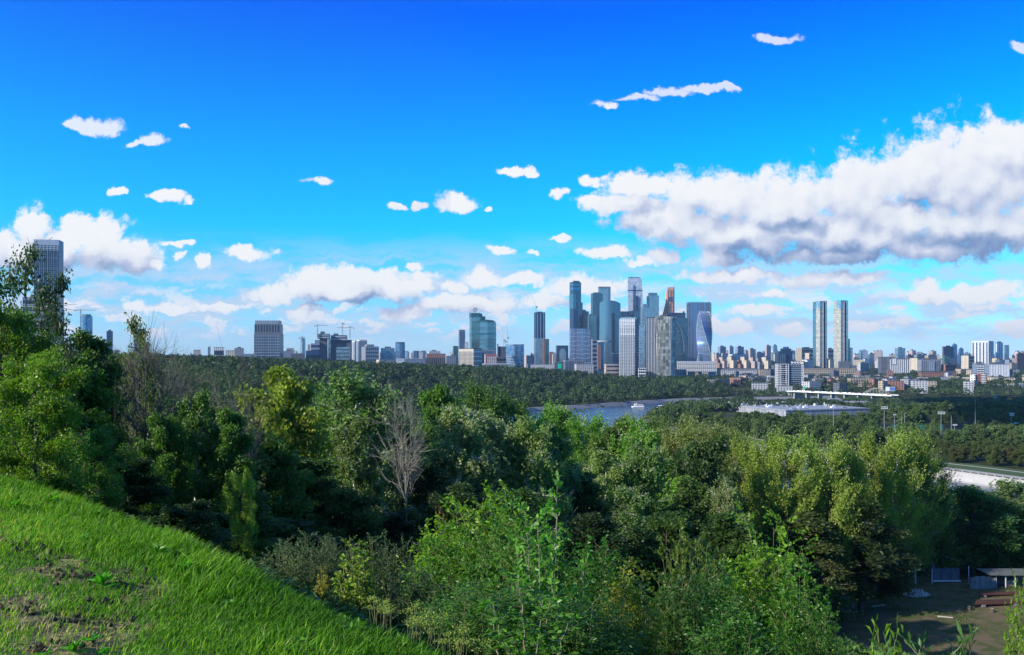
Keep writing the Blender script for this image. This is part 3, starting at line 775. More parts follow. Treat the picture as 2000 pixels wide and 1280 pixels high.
b = Bld('glass_tower', 'slim pale glass tower with rounded corners left of the dark unfinished pair', 3600, 591); b.prism('body', round_pts(591.5, 5, 3600, 12), 663, M_PALEB); b.prism('crown', round_pts(591.5, 4, 3600, 12), 661, M_FRAME, ybot=663)
crane(590, 658, 668, 3590, (584, 596, 660), 'very small crane on top of the slim pale glass tower')
b = tower('apartment_tower', 'small cream slab between slim glass tower and the dark unfinished pair', 3400, 599, 601, 606, 673, M_PINK, 15, roof=False)
b = Bld('apartment_tower', 'stepped pale tower just left of the dark unfinished pair', 3300, 607)
b.block('body', 604, 607, 625, 671, M_BLGR, 12); b.bands(6, 0.5); b.block('upper_block', 613, 615, 625, 664, M_BLGR, 12, ybot=671, dY=5)
low('office_block', 'low dark block in front of the stepped pale tower', 2700, 593, 598, 640, 686, M_BLGR, nb=2)
# pair under construction
b = Bld('unfinished_tower', 'dark unfinished tower with overhanging top storeys, left one of the pair under cranes', 2700, 621)
b.block('body', 622, 624, 639, 660, M_DARKC, 8); b.block('overhang', 618.5, 620, 643.5, 652, M_DARKC, 8, ybot=662, dY=-6); b.roof(h=7, k=0.35, kx=0.4, mat=M_DARKC); b.bands(2, 0.3, mat=M_TRIMB)
b = Bld('unfinished_tower', 'dark unfinished tower with stepped shoulders, right one of the pair under cranes', 2720, 647)
b.block('body', 645, 646, 686, 664, M_DARKC, 8); b.block('upper_stage', 645, 646, 677, 655, M_DARKC, 8, ybot=666, dY=-5); b.bands(2, 0.3, mat=M_TRIMB); b.roof(h=6, k=0.3, kx=0.3, mat=M_DARKC)
b.block('wing', 640.5, 641, 646.5, 662, M_PALEB, 8, dY=20)
crane(620, 634, 660, 2690, (615, 640, 636.5), 'tower crane over the left unfinished tower, jib pointing right')
crane(669, 630.5, 660, 2740, (665.5, 672, 633), 'tallest crane of the site, its jib seen end-on above the right unfinished tower')
crane(683.5, 638, 662, 2700, (659, 691, 640.5), 'tower crane at the right shoulder of the unfinished pair, jib pointing left')
b = Bld('office_block', 'pale blue block with rounded top in front of the right unfinished tower', 2450, 657); b.block('body', 654.5, 657, 683, 678, M_PALEB, 10); b.bands(8, 0.35, mat=M_WSTRIP)
b = Bld('apartment_tower', 'white-edged tower right of the unfinished pair', 2900, 690); b.block('body', 685, 693, 700, 666, M_WHT, 30); b.columns(2, 0.5)
b = Bld('apartment_tower', 'blue-grey tower with pale top storey right of the white-edged one', 2850, 698); b.block('body', 695, 700, 717, 667, M_BLGR, 20); b.block('top_storey', 697, 702, 717, 664, M_WHT, 20, ybot=667, dY=2)
b = Bld('apartment_tower', 'stepped residential tower with balcony bands, right of the blue-grey one', 2600, 712)
b.block('body', 706, 714, 740, 677, M_GREY, 20); b.bands(8, 0.4, mat=M_WSTRIP); b.block('upper_block', 712, 717, 731, 673, M_GREY, 20, ybot=677, dY=5)
low('low_block', 'low cream building with lit end at the edge of the wood', 2300, 735, 741, 770, 703, M_WARM, th=25)
b = tower('glass_office', 'squarish blue glass office right of the stepped residential tower', 2900, 742, 744, 771, 680, M_BLUE, 8)
b = Bld('glass_tower', 'rounded blue glass tower with open crown, right of the square glass office', 2900, 781); b.prism('body', round_pts(781.5, 9.3, 2900, 16, 0.8), 671, M_BLUE, smooth=False); b.prism('crown', round_pts(781.5, 9, 2900, 16, 0.8), 668.5, M_DBLUE, ybot=671); 
low('long_building', 'long low blue-grey building between rounded glass tower and the dark brick block', 2700, 770, 790, 832, 702, M_BLGR)
low('apartment_tower', 'small pinkish tower, leftmost of three tiny ones before the dark brick block', 4500, 801, 803, 808, 690, M_PINK)
low('apartment_tower', 'small pale blue tower, middle of three tiny ones before the dark brick block', 4300, 806, 808, 819, 686, M_BLUE)
low('apartment_tower', 'small dark tower, rightmost of three tiny ones before the dark brick block', 4600, 822, 823, 828, 686, M_BLGR)
b = Bld('brick_block', 'dark reddish block with wide windows at the edge of the wood', 2500, 834); b.block('body', 831, 834, 870, 692, M_BRICK, 10); b.columns(9, 0.5, mat=M_WDARK, z0=0.3, z1=0.85); b.parapet(mat=M_ROOFD)
low('apartment_block', 'pale roofline stepping up behind the dark reddish block', 3600, 835, 838, 860, 686, M_PALE, roof=True)
low('low_block', 'low bluish block right of the dark reddish one', 2600, 868, 872, 890, 696, M_BLGR)
b = tower('apartment_tower', 'short greenish tower left of the slim tower and the ringed glass headquarters', 3400, 884, 886, 895, 676, M_GREEN, 15, roof=False)
b = Bld('slim_tower', 'slim grey tower left of the glass headquarters with a ring on its roof', 3300, 897); b.block('body', 895.5, 897.5, 908.5, 645, M_BLGR, 18); b.columns(4, 0.4); b.parapet(mat=M_ROOFD)
low('apartment_tower', 'pale short tower squeezed between the slim tower and the glass headquarters', 3300, 907, 909, 915, 669, M_WHT)
# glass headquarters with round emblem
b = Bld('glass_headquarters', 'green glass headquarters of two joined slabs with flared crown and ring emblem', 2900, 930)
b.prism('left_slab', [(917, 18), (921, -6), (936, -6), (948, 20), (940, 50), (920, 50)], 620, M_HOTEL)
b.prism('flared_crown', [(916.5, 16), (920.5, -9), (936, -9), (942, 8), (934, 48), (918, 48)], 617, M_HOTELD, ybot=620, tops=[610.5, 611.5, 612, 613, 613, 611])
b.prism('stair_core', [(936, -3), (948, 8), (948, 40), (936, 40)], 618, M_HOTELD)
b.prism('right_slab', [(921.5, -10), (935.5, -34), (952, -36), (963, -30), (969, -14), (966, 20), (930, 25)], 627, M_HOTEL, tops=[625, 625, 626.5, 627.5, 632, 632, 626])
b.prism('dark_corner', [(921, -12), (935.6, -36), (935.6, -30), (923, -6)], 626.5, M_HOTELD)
b.prism('sloping_top', [(935.5, -35), (952, -37), (963, -31), (968, -15), (966, 15), (935, 15)], 628, M_HOTELD, ybot=629, tops=[625, 625.6, 626.5, 631, 630, 624.5])
b.prism('plant_floor_band', [(916.6, 17), (921, -13), (935.6, -37), (952, -37.5), (963.5, -31), (969.3, -14), (967, 20), (920, 51)], 652, M_HOTELD, ybot=653.6)
em = MB(); ez = ZT(605.2, 2900) - b.z0; ex = WX(927.6, 2900) - b.X; er = 3.6 / 1700 * 2900
for i in range(20):
    a0, a1 = 2 * math.pi * i / 20, 2 * math.pi * (i + 1) / 20
    em.tube((ex + er * math.sin(a0) * 0.85, 10, ez + er * math.cos(a0)), (ex + er * math.sin(a1) * 0.85, 10, ez + er * math.cos(a1)), 1.25, n=6)
em.build('emblem_ring', M_DGREY, b.o)
st = MB()
for k in range(3):
    a = 2 * math.pi * k / 3; st.tube((ex, 10, ez), (ex + er * .83 * math.sin(a), 10, ez + er * math.cos(a)), 1.3, 0.4, 6)
st.build('emblem_star', M_FRAME, b.o)
MB().tube((ex, 10, ez - er - 7), (ex, 10, ez - er), 1.2).build('emblem_post', M_FRAME, b.o)
b = Bld('apartment_block', 'cream and white gridded residential block below the glass headquarters', 2350, 912)
b.block('body', 896.5, 925, 941, 682, M_WARM, 40); b.columns(5, 0.45, z0=0.05, z1=0.92); b.bands(6, 0.22, mat=M_TRIM, name='floor_band', proud=0.45); b.parapet(h=1.6, mat=M_ROOFD)
b = low('office_block', 'dark long block with flat dark roof right of the cream gridded block', 2400, 938, 940, 969, 684, M_BLGR); b.columns(9, 0.4)
b = low('office_block', 'small block with a red frame around its front below the glass headquarters', 2250, 946, 948.5, 970, 693, M_PINK); MB().box(-0.5, b.last['_w'] + 0.5, -0.6, 0, b.last['_h'] - 3, b.last['_h']).build('red_frame', M_RED, b.last); MB().box(-0.5, 1.5, -0.6, 0, 0, b.last['_h'] - 3).build('red_frame', M_RED, b.last)
b = Bld('unfinished_building', 'dark ragged concrete frame under the raised crane jibs', 2500, 974); b.block('body', 971.5, 973, 989, 677, M_DARKC, 10); b.block('stair_core', 971, 971.5, 973.5, 672, M_DARKC, 10, dY=-3); b.block('lower_stage', 964, 970, 990, 697, M_DGREY, 10, dY=-20); b.bands(4, 0.4)
crane(984, 665, 676, 2500, None, 'luffing crane with its jib leaning left beside the round glass block', luff=(971.5, 642), group='luffing cranes over the ragged concrete frame')
crane(987, 668, 676, 2530, None, 'luffing crane with a shorter jib leaning steeply left, middle of three', luff=(978, 639), group='luffing cranes over the ragged concrete frame')
crane(991.5, 660, 675, 2520, None, 'luffing crane with an almost upright jib, right one over the concrete frame', luff=(989.5, 630), group='luffing cranes over the ragged concrete frame')
b = Bld('glass_office', 'blue glass block with rounded right end and stepped white bands', 2400, 1005)
b.prism('body', [(988, -4), (1003, -16), (1016, -14), (1023, 0), (1023.5, 20), (1016, 36), (990, 36)], 674, M_BLUE); b.prism('roof_rim', [(988, -4), (1003, -16.5), (1016, -14.5), (1023.4, 0), (1023.6, 20), (1016, 36), (990, 36)], 673, M_FRAME, ybot=674.3)
for i in range(7): b.block('stepped_band', 988, 989, 999 + i * 1.4, 693 + i * 3.2, M_TRIMB, -8, ybot=694.2 + i * 3.2, dY=-26, depth=8)
for i in range(11): b.block('stair_landing', 1001.5, 1002, 1005.5, 677 + i * 3.5, M_TRIMB, 0, ybot=678.2 + i * 3.5, dY=-20, depth=6)
low('long_building', 'long pale low roof at the wood edge right of the red-framed block', 2150, 942, 948, 1004, 712, M_BLGR, th=5)
# tall pair of slabs
b = Bld('slab_tower', 'tall thin dark slab tower with crane mast on top, standing alone before the skyscrapers', 3000, 1047)
b.block('body', 1043, 1047, 1065, 611, M_DBLUE, 22); b.columns(3, 0.28, mat=M_TRIMB, side=False, name='white_pier', z0=0, z1=1); b.roof(h=4, k=0.5, mat=M_FRAME); b.parapet(mat=M_FRAME)
crane(1047, 600, 612, 3000, None, 'thin luffing crane on the roof of the tall thin dark slab tower', luff=(1039.5, 578), group='cranes on tower roofs')
b = Bld('slab_tower', 'pale glass slab tower in front of the tall thin dark one', 2800, 1046); b.block('body', 1043.5, 1046, 1065, 661, M_PALEB, 14); b.block('side_wing', 1064, 1065, 1072.5, 662, M_GREEN, 14, dY=12); b.block('brick_seam', 1061, 1061.5, 1065.5, 662, M_BRICK, 14, dY=-1.5, depth=10)
low('long_building', 'white low podium at the foot of the tall slab towers', 2400, 1030, 1036, 1085, 713, M_PALE, th=5)
low('apartment_tower', 'reddish and white pencil block right of the tall slab towers', 3800, 1072.5, 1074, 1080, 688, M_BRICK)
low('apartment_tower', 'pale pink block between slab towers and the arched dark office', 3700, 1078, 1080, 1086, 693, M_PINK)
low('apartment_block', 'pale stepped flats left of the tall slab towers, cream in the sun', 3600, 1023, 1028, 1043, 695, M_PINK, th=30)
b = Bld('arched_office', 'dark blue office with a bright arched glass front left of the skyscrapers', 3000, 1087)
b.block('body', 1085.5, 1088, 1110, 675, M_DBLUE, 8); p = b.last; w_, h_ = p['_w'], p['_h']
m = MB(); pts = [(w_ * .2, 0), (w_ * .8, 0)] + [(w_ * (.5 + .3 * math.cos(a)), h_ * .72 + h_ * .18 * math.sin(a)) for a in [math.pi * i / 10 for i in range(11)]]
n = len(pts); m.add([(x, -0.6, z) for x, z in pts] + [(x, 0.2, z) for x, z in pts], [tuple(range(n))] + [tuple(range(n, 2 * n))[::-1]] + [(i, n + i, n + (i + 1) % n, (i + 1) % n) for i in range(n)]); m.build('arched_window', M_PALEB, p)
b = low('office_block', 'small dark block carrying a bright green screen at the edge of the wood', 2200, 1082, 1084, 1100, 707, M_DGREY); MB().box(b.last['_w'] * .34, b.last['_w'] * .8, -0.7, -0.1, b.last['_h'] - 17, b.last['_h'] - 4.5).build('green_screen', M_SIGNG, b.last)
b = low('long_building', 'long grey office block at the wood edge below the leftmost skyscraper', 2300, 1100, 1104, 1141, 705, M_GREY); b.columns(12, 0.5)
low('long_building', 'second row of grey blocks right of the long office block', 2200, 1122, 1126, 1160, 712, M_PALE, nb=0)

# ------------------------------------------------------------------ skyscraper cluster
YC = 4300
b = Bld('skyscraper', 'tallest blue tower at the left end of the skyscraper cluster, with stepped shoulder', YC, 1118)
b.block('body', 1112.5, 1119.5, 1135, 551, M_DTEAL, 30); b.block('banded_top', 1112.3, 1119.4, 1135.2, 562, M_BLUE, 30, ybot=566, dY=-1.5); b.block('light_band', 1112.2, 1119.3, 1135.4, 555.5, M_PALEB, 30, ybot=557, dY=-2)
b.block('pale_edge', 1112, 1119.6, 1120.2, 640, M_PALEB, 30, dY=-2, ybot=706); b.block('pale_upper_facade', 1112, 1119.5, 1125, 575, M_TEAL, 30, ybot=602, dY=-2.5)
b.block('shoulder', 1127, 1130, 1138, 591, M_DTEAL, 30, dY=6); b.block('lower_body', 1113, 1120, 1139, 604, M_DBLUE, 30, dY=-4); b.block('roof_box', 1118, 1121, 1132, 548.5, M_FRAME, 30, ybot=551, dY=12)
b = Bld('skyscraper', 'mid-height blue block at the right shoulder of the leftmost skyscraper', YC + 100, 1140); b.block('body', 1137, 1139, 1150, 608.5, M_BLUE, 15); b.roof(h=8, k=.5, kx=.3)
b = Bld('wavy_office', 'wide grey-lavender block with wavy front lines at the foot of the leftmost skyscraper', 3500, 1115)
b.block('body', 1112.8, 1114, 1153, 642, M_LAV, 5); p = b.last
for i in range(9):
    z = p['_h'] * (0.1 + 0.1 * i); m = MB(); seg = 16
    for k in range(seg):
        xa, xb = p['_w'] * k / seg, p['_w'] * (k + 1) / seg; f_ = lambda x: z + 2.2 * math.sin(x * 0.13 + i * 1.7)
        m.tube((xa, -0.4, f_(xa)), (xb, -0.4, f_(xb)), 0.9, n=4)
    m.build('wavy_line', M_TRIMB, p)
b = Bld('skyscraper', 'dark teal slab tower left of the curved glass one', YC, 1158); b.block('body', 1154, 1158, 1177, 573, M_DTEAL, 12); b.roof(h=5, k=.6, mat=M_FRAME); b.block('lower_body', 1148, 1150, 1165, 616, M_TEAL, 12, dY=-20); b.block('low_shoulder', 1150.5, 1152, 1160, 613, M_FRAME, 12, dY=-10)
b = Bld('skyscraper', 'blue-grey square tower peering above between the dark slab and curved tower', YC + 250, 1169); b.block('body', 1168, 1170, 1192, 562, M_PALEB, 6); b.block('dark_top', 1168, 1170, 1192.5, 560, M_FRAME, 6, ybot=563, dY=-2); b.block('corner_pier', 1188.5, 1189, 1192.6, 561, M_BLUE, 6, dY=-3, depth=6); b.bands(1, 0.5)
b = Bld('curved_skyscraper', 'broad curved teal glass tower with domed roofline', 4000, 1192)
pts = [(1171 + 41 * (i / 12), -22 * math.sin(math.pi * i / 12)) for i in range(13)] + [(1210, 55), (1173, 55)]
b.prism('body', pts, 589, M_CURVE, tops=[592, 590.5, 589.3, 588.7, 588.3, 588.1, 588, 588.1, 588.4, 589, 590, 591.5, 593, 592, 591])
pts2 = [(1171.5 + 40 * (i / 12), -18 * math.sin(math.pi * i / 12)) for i in range(13)] + [(1209, 50), (1174, 50)]
b.prism('roof_rim', pts2, 588, M_FRAME, ybot=593, tops=[591.6, 590.1, 588.9, 588.3, 587.9, 587.7, 587.6, 587.7, 588, 588.6, 589.6, 591.1, 592.6, 591, 590])
b.prism('edge_bay', [(1170.6, 5), (1178, -8), (1178, 6)], 640, M_TEAL)
b = Bld('helipad_tower', 'pale narrow building topped by a wide white disc roof', 3000, 1172); b.block('body', 1164, 1168, 1179.5, 668, M_BLUE, 12)
b.block('brick_front', 1165, 1167.5, 1174, 675, M_BRICK, 12, dY=-3, ybot=722, depth=8); b.prism('disc_roof', round_pts(1179.5, 16, 3000, 24, 0.9), 665.6, M_ROOFW, ybot=668.6); b.prism('disc_rim', round_pts(1178.5, 9, 3000, 20, 0.9), 664.4, M_PALEB, ybot=665.6)
low('office_block', 'dark square block under the curved tower', 3300, 1195, 1197, 1210, 691, M_DBLUE)
b = low('apartment_block', 'brownish flats at the wood edge below the disc-roofed building', 2200, 1180, 1184, 1208, 712, M_PINK, nb=4)
b = low('office_block', 'light grey office with tall windows left of the disc-roofed building', 2900, 1155, 1157, 1166, 663, M_BLGR, nb=8)
# highest tower
b = Bld('skyscraper', 'highest silver tower with rounded tip and dark cross-shaped mullion', YC + 100, 1234)
def taper(part, l0, l1, r0, r1, yt, yb, mat, d=40, dy=0):
    Y = b.Y + dy; zb, zt = ZT(yb, Y), ZT(yt, Y)
    P0 = [(WX(l0, Y), Y), (WX(r0, Y), Y + d * .3), (WX(r0 - 3, Y), Y + d), (WX(l0 + 2, Y), Y + d)]
    P1 = [(WX(l1, Y), Y), (WX(r1, Y), Y + d * .3), (WX(r1 - 3, Y), Y + d), (WX(l1 + 2, Y), Y + d)]
    cx, cy2 = P0[0]
    return MB().prism([(x - cx, y - cy2) for x, y in P0], 0, zt - zb, [(x - cx, y - cy2) for x, y in P1]).build(part, mat, b.o, b.loc(cx, cy2, zb))
taper('body', 1226.8, 1226.6, 1258, 1255.5, 568, 720, M_SILV); taper('upper_body', 1226.4, 1226.2, 1255.3, 1254.3, 548, 566.5, M_SILV); taper('sky_band', 1226.2, 1226.1, 1256, 1255.7, 566.3, 568.2, M_DBLUE, 42, -1)
taper('rounded_tip', 1226.2, 1227, 1254.3, 1252, 543, 548, M_SILV); taper('rounded_cap', 1227, 1229, 1252, 1249, 541.3, 543, M_PALEB)
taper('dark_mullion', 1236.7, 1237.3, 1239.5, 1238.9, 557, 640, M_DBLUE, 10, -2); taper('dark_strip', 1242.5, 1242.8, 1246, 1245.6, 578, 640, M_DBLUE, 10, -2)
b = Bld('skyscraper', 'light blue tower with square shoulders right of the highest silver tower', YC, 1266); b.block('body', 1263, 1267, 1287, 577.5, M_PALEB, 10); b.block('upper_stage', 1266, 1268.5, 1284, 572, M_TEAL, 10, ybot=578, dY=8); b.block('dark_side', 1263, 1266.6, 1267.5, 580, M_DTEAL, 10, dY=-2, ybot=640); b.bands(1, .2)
b = Bld('skyscraper', 'pale stepped tower in front of the light blue shouldered one', YC - 300, 1254); b.block('body', 1251, 1254, 1271, 601, M_PALEB, 8); b.block('upper_stage', 1254, 1257, 1266, 594, M_PALEB, 8, ybot=601, dY=6); b.columns(5, .5, mat=M_WSTRIP, side=False)
b = Bld('copper_skyscraper', 'copper-coloured tower with a slanting left edge and dark squares', YC + 50, 1306)
b.prism('body', [(1303.5, -4), (1316, -2), (1317.5, 8), (1316, 40), (1304, 40)], 563, M_COPPER, tops=[562, 560.5, 561.5, 562, 563]); b.prism('stepped_edge', [(1300, 6), (1303.7, -3), (1304, 34), (1300.5, 34)], 572, M_COPPER, tops=[573, 564, 565, 573])
b.prism('slanting_wing', [(1294, 8), (1302, -2), (1303, 30), (1295, 30)], 600, M_COPPER, tops=[614, 584, 585, 614])
for k in (0, 1): b.prism('dark_square', [(1305.2 + 5 * k, -6), (1309 + 5 * k, -6), (1309 + 5 * k, -2), (1305.2 + 5 * k, -2)], 580.5, M_DBLUE, ybot=589)
for k in (0, 1, 2): b.prism('mullion', [(1304 + 5 * k, -6.5), (1304.6 + 5 * k, -6.5), (1304.6 + 5 * k, -2), (1304 + 5 * k, -2)], 566, M_BRICK, ybot=620)
b = Bld('skyscraper', 'dark blocky building with slanted roof pieces behind the white striped tower', 3900, 1213); b.block('body', 1211, 1213, 1237, 608.5, M_DBLUE, 8); b.prism('roof_fin', [(1229, -8), (1236, -8), (1236, 10), (1229, 10)], 607, M_DBLUE, tops=[609, 606.5, 606.5, 609], ybot=616); b.block('lower_front', 1236, 1237.5, 1248, 608, M_DTEAL, 8, dY=-10)
b = Bld('arch_skyscraper', 'dark teal building with a great arch on its front and a spiked roof corner', 3600, 1318)
b.block('body', 1320, 1322, 1344, 621, M_DTEAL, 8); b.block('upper_wing', 1302, 1304, 1339, 611, M_DBLUE, 8, dY=60); b.prism('roof_spike', [(1333.5, 4), (1337, 4), (1337, 24), (1333.5, 24)], 607.5, M_DBLUE, ybot=613, tops=[608.5, 607.8, 607.8, 608.5])
m = MB(); Ya = 3594
prev = None
for i in range(15):
    a = math.pi / 2 * i / 14; px = 1321 + 15 * math.sin(a); py = 633 + 60 * (1 - math.cos(a)) * 0.9
    q = (WX(px, Ya) - b.X, Ya - b.Y, ZT(py, Ya) - b.z0)
    if prev: m.tube(prev, q, 2.0, n=5)
    prev = q
m.build('arch_rib', M_FRAME, b.o)
for yy_ in (648, 669, 692): b.block('sky_bridge', 1320.5, 1322, 1336, yy_, M_FRAME, 8, ybot=yy_ + 1.2, dY=-3, depth=6)
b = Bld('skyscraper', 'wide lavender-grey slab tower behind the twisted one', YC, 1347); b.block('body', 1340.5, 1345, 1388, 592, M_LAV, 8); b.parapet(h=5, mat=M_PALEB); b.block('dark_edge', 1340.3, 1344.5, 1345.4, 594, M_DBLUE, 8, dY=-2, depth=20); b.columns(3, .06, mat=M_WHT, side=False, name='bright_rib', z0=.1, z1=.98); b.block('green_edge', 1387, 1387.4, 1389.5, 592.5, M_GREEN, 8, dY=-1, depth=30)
# twisted tower: square plan turned storey by storey
b = Bld('twisted_tower', 'twisted tower with white spiralling floor edges at the right end of the cluster', 3900, 1377)
half = 12.2 / 1700 * 3900; H_ = ZT(608, 3900) - b.z0; nf = 46
vs, fs = [], []; cxm = WX(1377.5, 3900) - b.X
twist = lambda t: R(22) - R(118) * t
for i in range(nf + 1):
    t = i / nf; a = twist(t); hs = half * (1.0 - 0.12 * t)
    for k in range(4):
        c_ = a + math.pi / 4 + k * math.pi / 2; vs.append((cxm + hs * 1.28 * math.cos(c_), 20 + hs * 1.28 * math.sin(c_), H_ * 0.965 * t))
for i in range(nf):
    for k in range(4): fs.append((i * 4 + k, i * 4 + (k + 1) % 4, i * 4 + 4 + (k + 1) % 4, i * 4 + 4 + k))
fs += [(3, 2, 1, 0), tuple(nf * 4 + k for k in range(4))]
mesh_obj('body', vs, fs, M_BLUE, b.o)
for i in range(2, nf + 1):
    t = i / nf; a = twist(t); hs = half * (1.0 - 0.12 * t) * 1.31; m = MB()
    c4 = [(cxm + hs * math.cos(a + math.pi / 4 + k * math.pi / 2), 20 + hs * math.sin(a + math.pi / 4 + k * math.pi / 2)) for k in range(4)]
    m.prism(c4, H_ * .965 * t - 1.0, H_ * .965 * t + 0.35); m.build('floor_edge', M_TRIMB, b.o)
for k in range(4):
    m = MB(); P_ = [Vector((cxm + half * (1 - .12 * t) * 1.33 * math.cos(twist(t) + math.pi / 4 + k * math.pi / 2), 20 + half * (1 - .12 * t) * 1.33 * math.sin(twist(t) + math.pi / 4 + k * math.pi / 2), H_ * .965 * t)) for t in [i / 30 for i in range(31)]]
    for q0_, q1_ in zip(P_[:-1], P_[1:]): m.tube(q0_, q1_, 0.9, n=5)
    m.build('spiral_corner', M_TRIMB, b.o)
m = MB(); a = twist(1)
Pt = [Vector((cxm + half * 1.12 * math.cos(a + math.pi / 4 + k * math.pi / 2), 20 + half * 1.12 * math.sin(a + math.pi / 4 + k * math.pi / 2), H_ * .965 + (9 if k % 2 else 1))) for k in range(4)]
for k in range(4): m.tube(Pt[k], Pt[(k + 1) % 4], 1.4, n=5); m.tube(Pt[k] - Vector((0, 0, 12)), Pt[k], 1.4, n=5)
m.build('ribbon_crown', M_TRIMB, b.o)
low('glass_pavilion', 'small pale glass building at the foot of the twisted tower', 3500, 1363, 1366, 1373, 692, M_PALEB)
# three residential towers in front
b = Bld('striped_tower', 'white tower with tall vertical stripes standing in front of the cluster', 2150, 1209)
b.block('body', 1208.5, 1210, 1240, 623, M_WHT, -6, depth=45); b.columns(11, .42, mat=M_WSTRIP, side=False, z0=0, z1=.74, proud=.35); b.bands(9, 0.18, mat=M_PALEB, z0=.76, z1=.95, proud=.4)
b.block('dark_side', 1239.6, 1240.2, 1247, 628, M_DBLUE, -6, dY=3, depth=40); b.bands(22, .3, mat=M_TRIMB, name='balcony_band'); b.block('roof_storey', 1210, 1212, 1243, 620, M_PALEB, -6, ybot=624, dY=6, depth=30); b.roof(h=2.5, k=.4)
low('office_block', 'light blue glass slice with white frame between the striped tower and the dark one', 2700, 1249, 1250, 1262, 636, M_PALEB, th=0)
low('office_block', 'narrow white block low between striped tower and the dark-fronted one', 2120, 1246.5, 1247.5, 1261, 719, M_WHT, nb=5, th=0)
b = Bld('striped_tower', 'dark blue tower with thin white vertical lines, middle of the three front towers', 2140, 1262); b.block('body', 1261, 1262, 1283, 620.5, M_DBLUE, -4, depth=30); b.columns(7, .2, mat=M_TRIM, side=False, name='white_pier', z0=.0, z1=.99, proud=.5); b.parapet(mat=M_FRAME)
b = Bld('leaning_tower', 'pearl-coloured patterned tower narrowing towards its foot, right of the dark striped one', 2100, 1300)
Y_ = 2100; P1 = [(WX(1280, Y_), 0), (WX(1309, Y_), -4), (WX(1323, Y_), 6), (WX(1320, Y_), 34), (WX(1284, Y_), 34)]; P0 = [(WX(1286, Y_), 0), (WX(1308, Y_), -4), (WX(1318, Y_), 6), (WX(1316, Y_), 30), (WX(1289, Y_), 30)]
cx = WX(1300, Y_); Ht = ZT(618.5, Y_) - b.z0
MB().prism([(x - cx, y) for x, y in P0], 0, Ht, [(x - cx, y) for x, y in P1]).build('body', M_PEARL, b.o, (cx - b.X, 0, 0))
lerp2 = lambda a, c, t: (a[0] + (c[0] - a[0]) * t, a[1] + (c[1] - a[1]) * t)
for k in range(10):
    m = MB(); a0, a1 = lerp2(P0[0], P0[1], (k + .5) / 10), lerp2(P1[0], P1[1], (k + .5) / 10)
    m.tube((a0[0] - cx, a0[1] - .3, 1), (a1[0] - cx, a1[1] - .3, Ht - 1), .65, n=4); m.build('vertical_rib', M_DGREY if k % 3 else M_FRAME, b.o, (cx - b.X, 0, 0))
for k in range(5):
    m = MB(); a0, a1 = lerp2(P0[1], P0[2], (k + .5) / 5), lerp2(P1[1], P1[2], (k + .5) / 5)
    m.tube((a0[0] - cx, a0[1] - .4, 1), (a1[0] - cx, a1[1] - .4, Ht - 1), .5, n=4); m.build('vertical_rib', M_WHT if k == 1 else M_TRIMB, b.o, (cx - b.X, 0, 0))
MB().prism([(x * 0.5 + (WX(1300, Y_)) * .5 - cx, y * .5 + 10) for x, y in P1], Ht, Ht + 4).build('plant_room', M_ROOFD, b.o, (cx - b.X, 0, 0))

# ------------------------------------------------------------------ right of the cluster
def far(px0, px1, yt, mat, Y, label, pxc=None, name='apartment_tower', th=28, roof=True, nb=0):
    b = Bld(name, label, Y, px0 + 1); b.block('body', px0, pxc if pxc else px0 + (px1 - px0) * .3, px1, yt, mat, th)
    if nb: b.bands(nb, .4)
    if roof: b.roof(h=0.0011 * Y, k=.4)
    return b
far(1402, 1418, 677, M_BLGR, 5200, 'blue-grey flats with twin tops just right of the twisted tower')
far(1422, 1433, 677, M_PALE, 5300, 'pale slab second right of the twisted tower')
far(1436, 1453, 677.5, M_BLGR, 5100, 'blue-grey double tower third right of the twisted tower')
far(1461, 1476, 682, M_PINK, 5000, 'pinkish tower with lit left side behind the cream low-rise towers')
far(1472, 1494, 689, M_BLGR, 5200, 'wide low pale-blue flats behind the cream towers')
far(1494, 1506, 675.5, M_PINK, 4800, 'tall pinkish-brown slab left of the dome-topped dark glass office')
far(1509, 1518, 674.5, M_PALEB, 5000, 'thin pale blue tower beside the pinkish-brown slab')
far(1396, 1407, 691, M_PINK, 4600, 'short rosy block at the right foot of the twisted tower')
far(1407, 1421, 690, M_PALE, 4500, 'short pale block behind the first cream tower')
far(1424, 1462, 692, M_WHT, 4600, 'long white block behind the cream towers')
far(1511, 1519, 692, M_WARM, 3900, 'small cream slab left of the dome-topped office')
WARMS = [(1395, 1409, 702, M_BRICK, 'red-brown tower with lit edge right of the twisted tower'), (1404, 1418, 698, M_PINK, 'dusky rose tower, second of the low-rise row'),
         (1420, 1437, 697, M_WARM, 'bright cream tower with broad lit side in the low-rise row'), (1437, 1449, 704, M_BRICK, 'dark brick block between two cream towers'),
         (1446, 1462, 697.5, M_WARM, 'cream tower with stepped left edge in the low-rise row'), (1463, 1478, 699, M_PINK, 'rosy tower with bright left edge in the low-rise row'),
         (1474, 1487, 700, M_GREY, 'grey tower with thin lit edge in the low-rise row'), (1487, 1505, 698, M_WARM, 'cream zigzag tower left of the dome-topped office'),
         (1500, 1516, 706, M_DGREY, 'dark low block with sloping roof left of the dome-topped office')]
for x0, x1, yt, mm, lb in WARMS:
    b = Bld('lowrise_tower', lb, 3300, x0 + 2, group=None); b.block('body', x0, x0 + (x1 - x0) * .5, x1, yt, mm, 42); b.bands(7, .35); b.roof(h=4, k=.35)
    b.block('side_wing', x0 + 4, x0 + (x1 - x0) * .75, x1 + 3, yt + 7, mm, 42, dY=-25)
